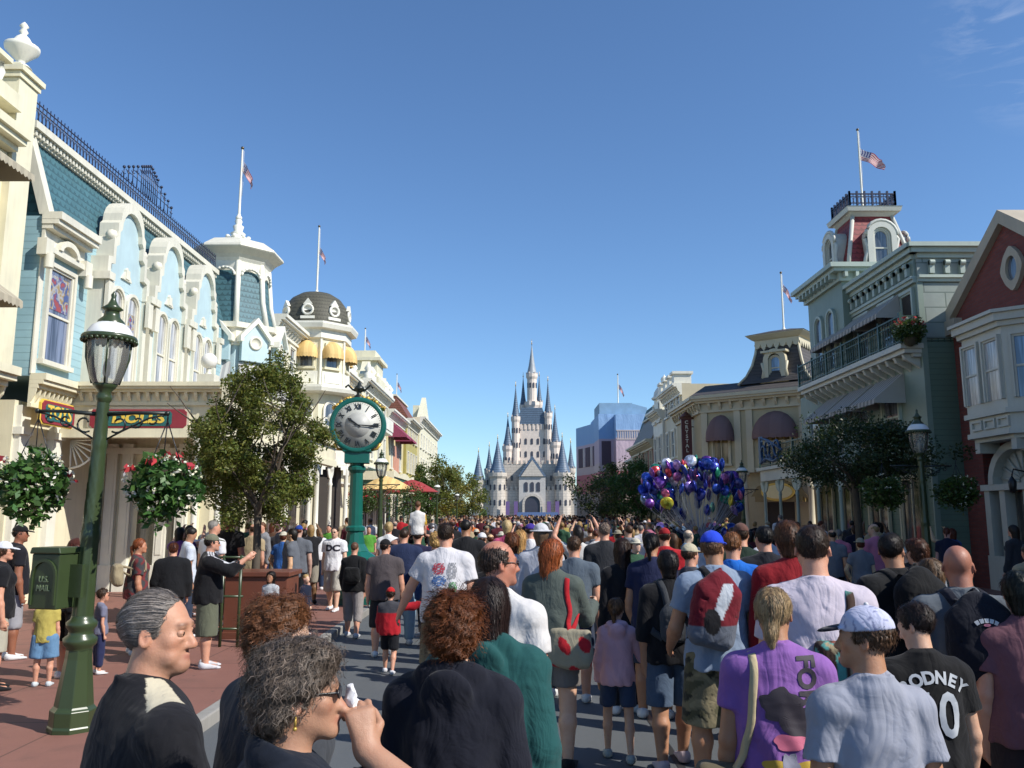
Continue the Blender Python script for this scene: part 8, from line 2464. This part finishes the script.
M_('brown haired woman in a white T-shirt right behind the bald man', 512, 531, 9.9, face=0, sex='f', hair='bob', haircol='#4a2a16', top='#cfcdd0', seed=74, bot='#222430', botlen=1)
# ---- people on the left pavement
def stripes3(V, P):
    n = len(V); t = np.tile(rgb('#101014'), (n, 1))
    E, S, W = P.elR, P.shR, P.wrR
    for A, B in ((P.nb, S), (S, E), (E, W)):
        d = unit(B-A); L = np.linalg.norm(B-A); w_ = (V-A) @ d; m0 = (w_ > 0) & (w_ < L)
        up = V3(0, 0, 1); up = unit(up - d*(up @ d)); rt = np.cross(d, up)
        u = (V-A) @ up; v = (V-A) @ rt
        ang = np.degrees(np.arctan2(v, u))
        m = m0 & (np.abs(ang+12) < 34) & ((np.mod(ang+46, 23) < 13)) & (u > 0) & ((V-A) @ rt > -.06)
        t[m] = rgb('#c0c0c4')
    return t
M_('man in olive cap and white striped black jacket taking a photo', 213, 532, 10.6, face=-72, turn=.1, hair='short', haircol='#1a1411', skin='pink', cap='#6a6a58', toppaint=stripes3, sleeve=1.95, build=1.18, loose=.022, glasses=True, seed=80,
   armR=((.15, .85, -.35), (-.1, .8, .65)), armL=((-.15, .85, -.45), (.2, .8, .6)), bot='#595c4c', botlen=.55, botloose=.03, shoe='#c0c0c4', cell=.0125, detail=True)
cmx = xat(240, 565, 10.55)
cmr = empty('compact_camera', (cmx, 10.5, zat(563, 10.5)), R(-72)); tag(cmr, 'small black camera held up by the man in the striped jacket', 'camera')
MB().box(-.05, .05, -.012, .012, -.03, .03).build('camera_body', plain('black_plastic', (.012, .012, .013), .35), cmr, bevel=.006)
MB().lathe([(.022, 0), (.022, .018), (.016, .018), (.001, .015)], n=14).xf(Matrix.Translation((0, .012, 0)) @ Matrix.Rotation(R(-90), 4, 'X')).build('lens', GLASS, cmr)
def patt(V, P): return two(wav(V, 30, 2) > 0, rgb('#6a2c2e'), rgb('#3a3a3c'))
PY = M_('woman with glasses and red brown hair in a patterned maroon shirt', 141, 537, 11.6, face=-58, turn=-.3, sex='f', hair='ponytail', haircol='#5c3018', skin='#b07c60', toppaint=patt, sleeve=.6, build=1.15, seed=81, bot='#22242c', botlen=1, cell=.013, detail=True, glasses=False)
shoulder_bag(PY, 'handbag', 'large cream handbag on the woman in the patterned maroon shirt', (.10, -.26, 1.05), (.15, .06, .14), '#8f8268', '#8f8268', '#8f8268', strapw=.014)
M_('man with thinning reddish hair in a black jacket, back turned, near the maroon shirt', 174, 541, 12.0, face=20, hair='receding', haircol='#3f2216', skin='pink', top='#0f1014', sleeve=2, build=1.2, loose=.022, seed=82, bot='#1a1b20', botlen=1)
M_('dark haired youth in white T-shirt looking down beside the olive cap', 192, 526, 13.2, face=-60, nod=.5, hair='short', haircol='#15100d', skin='tan', top='#b9c0cc', build=1.1, seed=83, bot='#2c3548', botlen=1)
M_('grey haired man in a white shirt behind the olive cap', 215, 519, 13.6, face=-30, turn=-.4, hair='short', haircol='#7d7a76', skin='pink', top='#c9c9cc', build=1.15, seed=84, bot='#44464f', botlen=1)
M_('bearded man in dark sunglasses and black shirt by the tree trunk', 228, 511, 14.9, face=160, hair='short', haircol='#2c1a12', skin='#b0705c', top='#121216', glasses=True, build=1.2, seed=85, bot='#222', botlen=1, cell=.016, detail=True) if False else None
M_('man with sunglasses and a reddish face in a black shirt beside the tree trunk', 229, 513, 14.7, face=165, hair='short', haircol='#2c1a12', skin='#b0705c', top='#121216', glasses=True, build=1.2, seed=85, bot='#222226', botlen=1, cell=.016, detail=True)
M_('woman in a white visor cap, black T-shirt and cream shorts at the left edge', 6, 539, 9.3, face=-55, turn=-.3, sex='f', hair='bob', haircol='#33241a', skin='pink', cap='#c9ccd4', glasses=True, top='#101116', build=1.2, seed=86, bot='#a39f90', botlen=.52, shoe='#1a1a1c', cell=.0115, detail=True)
M_('man in a black beret and black T-shirt behind the white visor', 22, 523, 11.2, face=-50, turn=-.4, hair='short', haircol='#101010', skin='#8a5a44', top='#14151c', build=1.15, seed=87, bot='#8f8f94', botlen=.6, cap='#0c0c0e')
M_('child in a yellow shirt and light denim shorts behind the mailbox', 50, 588, 9.5, face=10, child=True, sex='f', hair='bob', haircol='#3a2518', top='#a89a50', build=1.15, seed=88, bot='#5c7fa0', botlen=.42, botloose=.03, shoe='#b8c0c4', cell=.012)
M_('woman with a brown cap and ponytail in black behind the near lamp', 78, 536, 9.9, face=-30, turn=-.5, sex='f', hair='ponytail', haircol='#3a1a12', cap='#3f1c16', top='#0f1014', build=1.15, seed=89, bot='#101014', botlen=.5)
M_('boy with sunglasses in a grey T-shirt just right of the near lamp', 104, 587, 10.2, face=-50, turn=-.3, child=True, hair='boy', haircol='#2c2018', glasses=True, top='#6a6c80', build=1.1, seed=90, bot='#22284a', botlen=.9)
M_('girl with dark hair in white and grey standing before the planter, facing the camera', 271, 570, 12.4, face=172, child=True, sex='f', hair='long', haircol='#140f0d', skin='tan', top='#a8acb0', sleeve=2, seed=91, bot='#2c3548', botlen=.9, cell=.014, detail=True)
M_('blond toddler in navy right of the planter', 306, 583, 13.4, face=-120, child=True, hair='boy', haircol='#a58a5c', skin='pale', top='#161c30', sleeve=2, seed=92, bot='#2c3548', botlen=.9, H=.92)
M_('woman in a grey hooded sweatshirt and navy shorts under the porch', 262, 521, 18.0, face=150, sex='f', hair='ponytail', haircol='#5a3a22', top='#77787c', sleeve=2, hood=True, seed=93, bot='#1a2040', botlen=.35)
M_('person in a grey hooded jacket under the porch beside a column', 286, 519, 19.4, face=170, hair='short', haircol='#2a1c14', top='#606268', sleeve=2, hood=True, seed=94, bot='#6d6a60', botlen=.5)
M_('blonde woman in a white jacket and jeans between the porch columns', 319, 527, 21.0, face=20, sex='f', hair='long', haircol='#6d4c2a', top='#c9c9cc', sleeve=2, seed=95, bot='#22304a', botlen=1)
M_('child in red under the porch left of the grey sweatshirt', 248, 527, 20.0, face=100, sex='f', hair='bob', haircol='#1a120f', top='#b01c24', seed=96, bot='#b01c24', botlen=.9)
M_('man in a bright green T-shirt left behind the clock', 329, 524, 24.0, face=170, hair='short', haircol='#1a120f', top='#4f8a30', seed=97, bot='#22242c', botlen=1)
M_('man in a bright green T-shirt right behind the clock', 369, 526, 24.0, face=-160, hair='short', haircol='#2a1a12', top='#4f8a34', seed=98, bot='#22242c', botlen=1)
# ================================================================ the crowd walking up the street
PROTO = []; PDR = []
def proto(**k):
    P = make_person('temporary', 512, 513, 20, cell=.024, detail=False, seed=len(PROTO)*3+100, H=1.72, z=0, **k)
    P.o.location = (0, 0, 0); PROTO.append((P.o, k)); PDR.append(P.drop); return P
proto(hair='short', stride=.2, build=1.15, botlen=1)
proto(hair='short', stride=-.3, build=1.12, botlen=.5, loose=.02)
proto(hair='short', cap='#ffffff', stride=.3, build=1.1, botlen=.55, loose=.02)
proto(sex='f', hair='long', stride=.25, build=1.1, botlen=1, sleeve=2)
proto(sex='f', hair='bob', stride=-.2, build=1.15, botlen=.5, sleeve=.5)
proto(sex='f', hair='ponytail', stride=.3, build=1.1, botlen=1, sleeve=.5)
proto(hair='short', stride=.1, build=1.15, botlen=1, sleeve=2, hood=True, turn=.4)
proto(sex='f', hair='curly', stride=-.1, build=1.12, botlen=1, sleeve=2, turn=-.4)
proto(hair='fringe', stride=.2, build=1.12, botlen=1, sleeve=.55, turn=.6)
proto(sex='f', hair='long', stride=.1, build=1.1, botlen=.5, sleeve=.5, armR=((.35, .6, .2), (-.3, .5, 1)), armL=((-.35, .6, .2), (.3, .5, 1)), nod=-.1)
proto(hair='short', stride=-.15, build=1.1, botlen=1, sleeve=1.4, armR=((.2, .3, -1), (-.1, 1, .2)), turn=-.7)
proto(sex='f', hair='curly', stride=.3, build=1.1, botlen=.52, sleeve=.55, hat='#ffffff', armL=((-.5, 0, -1), (.5, .3, -1)))
k_drop = [d for d in PDR]
TOPC = [('white', '#cfccce'), ('white', '#c8c8cc'), ('black', '#121216'), ('black', '#141318'), ('navy', '#161c34'), ('grey', '#5a5e66'), ('charcoal', '#2c2d33'), ('red', '#9c1a22'), ('blue', '#24508e'), ('light blue', '#6d8caa'),
        ('pink', '#b06a82'), ('purple', '#55306e'), ('green', '#2a4a36'), ('yellow', '#98884a'), ('grey', '#6a6c72'), ('black', '#17171b'), ('white', '#bdbcc2'), ('brown', '#4d3628'), ('beige', '#9c8c70'), ('orange', '#b05a20'), ('maroon', '#4a1822')]
HAIRC = [('dark hair', '#15100d'), ('dark hair', '#1c140f'), ('brown hair', '#38241a'), ('brown hair', '#46301f'), ('blonde hair', '#8a7048'), ('grey hair', '#6d6864'), ('auburn hair', '#4d2414')]
BOTC = ['#22283a', '#2c3548', '#16171b', '#3d3f47', '#6d6650', '#8a8478', '#455468', '#101014']
rc = random.Random(11)
placed = [(o.location.x, o.location.y) for o in bpy.data.objects if o.name.startswith('person') and o.parent is None and o.location.length > 1]
heads = []
def zone(px):
    for lim, nm in ((215, 'before the toy shop'), (300, 'behind the street tree'), (395, 'beside the clock'), (440, 'below the olive trees'), (478, 'left of the castle'), (520, 'below the left castle turrets'), (548, 'below the castle gate'), (580, 'below the right castle turrets'), (640, 'below the wrapped building'), (690, 'left of the balloon strings'), (745, 'below the balloons')):
        if px < lim: return nm
    return 'before the beige building'
made = 0; used = set(); tries = 0
targets = []
while made < 235 and tries < 30000:
    tries += 1
    t = rc.random()
    Y = 10.5 + 37*t**.9
    lo, hi = (-2.3, 7.3)
    if Y > 19 and rc.random() < .15: lo, hi = -5.6, -3.4
    if Y > 14 and rc.random() < .12: lo, hi = 7.8, 9.6
    X = rc.uniform(lo, hi)
    if made >= 215:
        Y = rc.uniform(14.5, 25); X = rc.uniform(-6.3, -3.6)
    px = 512 + 828*X/Y*.99
    if made < 215 and Y < 18 and px < 445: continue
    if made < 215 and Y < 27 and px < 400 and rc.random() < .55: continue
    if made >= 215 and 318 < px < 420: continue
    if px > 1030: continue
    d = .62 if Y < 25 else .55
    if any((X-a)**2+(Y-b)**2 < d*d for a, b in placed): continue
    placed.append((X, Y))
    i = rc.randrange(len(PROTO)); src, k = PROTO[i]
    H = rc.gauss(1.70 if k.get('sex') != 'f' else 1.62, .07); H = max(1.35, min(1.86, H))
    child = rc.random() < .08
    if child: H = rc.uniform(1.05, 1.4)
    o = copy_tree(src)
    s_ = H/1.72
    tn, tcol = rc.choice(TOPC); hn, hcol = rc.choice(HAIRC); bcol = rc.choice(BOTC)
    if Y > 20: tcol_ = srgb(tcol)
    fc = rc.gauss(0, 16)
    if rc.random() < .10: fc += rc.choice([90, -90, 180])
    o.location = (X, Y, walk_z(X, Y) - k_drop[i]*s_); o.rotation_euler = (0, 0, R(fc)); o.scale = (s_, s_, s_)
    o.color = (*[c*rc.uniform(.8, 1.1) for c in SKINS[rc.choice(['fair', 'pink', 'tan', 'pale', 'brown', 'fair'])]], 1)
    capn = None
    for ch in o.children:
        b_ = ch.name.split('.')[0]
        if b_ in ('shirt', 'jacket', 'hoodie'): ch.color = (*srgb(tcol), 1); gar = b_
        elif b_ in ('trousers', 'shorts', 'skirt'): ch.color = (*srgb(bcol), 1)
        elif b_ == 'hair': ch.color = (*srgb(hcol), 1)
        elif b_ == 'sun_hat': capn = None; ch.color = (*srgb(rc.choice(['#b9b4a4', '#8f8672', '#c0c0c4'])), 1)
        elif b_ == 'cap':
            capn, cc = rc.choice([('white', '#c9c9cc'), ('black', '#141418'), ('red', '#8f1a20'), ('blue', '#1c3a8c'), ('khaki', '#77705a')]); ch.color = (*srgb(cc), 1)
        elif b_ == 'shoe': ch.color = (*srgb(rc.choice(['#c0c0c4', '#1a1a1c', '#6d6a66'])), 1)
    dist = 'front rows' if Y < 17 else ('middle rows' if Y < 28 else 'far rows')
    what = ('child' if child else ('woman' if k.get('sex') == 'f' else 'man'))
    hd = (capn + ' cap') if capn else ('bald crown' if k['hair'] == 'fringe' else hn)
    lab = '%s in %s %s, %s, %s %s' % (what, tn, gar, hd, dist, zone(px))
    tag(o, lab, 'person', 'crowd walking up the street')
    made += 1
for o, k in PROTO:
    for ch in list(o.children): bpy.data.objects.remove(ch)
    bpy.data.objects.remove(o)
# beyond about fifty metres the crowd reads as one mass: a simple body and head each, all in one object
rs = np.random.RandomState(3)
n = 620
V_ = []; Q_ = []; T_ = []; MI = []
def ring(c, r, z, k=7): return [(c[0]+r*math.cos(2*math.pi*i/k), c[1]+r*.7*math.sin(2*math.pi*i/k), z) for i in range(k)]
tc_ = [rgb(c) for _, c in TOPC]; hc_ = [rgb(c) for _, c in HAIRC]; bc_ = [rgb(c) for c in BOTC]
for i in range(n):
    Y = 47 + 90*rs.uniform()**1.2; X = rs.uniform(-5.5, 9.6) if Y < 100 else rs.uniform(-12, 24)
    H = rs.normal(1.66, .09); c = (X, Y); k = 7
    prof = [(.05, 0, 2), (.10, .08, 2), (.15, .50*H, 2), (.17, .52*H, 0), (.15, .62*H, 0), (.21, .78*H, 0), (.19, .82*H, 0), (.06, .85*H, 3), (.07, .87*H, 3), (.10, .93*H, 1), (.075, .985*H, 1), (.01, H, 1)]
    b0 = len(V_)
    cl = {0: tc_[rs.randint(len(tc_))], 1: hc_[rs.randint(len(hc_))], 2: bc_[rs.randint(len(bc_))], 3: np.array(SKINS['fair'])}
    for r, z, m in prof:
        V_ += ring(c, r, z, k); T_ += [cl[m]]*k
    for j in range(len(prof)-1):
        for a in range(k): Q_.append((b0+j*k+a, b0+j*k+(a+1) % k, b0+(j+1)*k+(a+1) % k, b0+(j+1)*k+a))
o = bpy.data.objects.new('distant_crowd', np_mesh('distant_crowd', np.array(V_), np.array(Q_), [CLOTH], tone=np.array(T_))); link(o); o.color = (1, 1, 1, 1)
tag(o, 'distant crowd filling the street towards the castle', 'crowd', kind='stuff')
print('SCRIPT TIME', time.time()-T0, 'crowd', made)
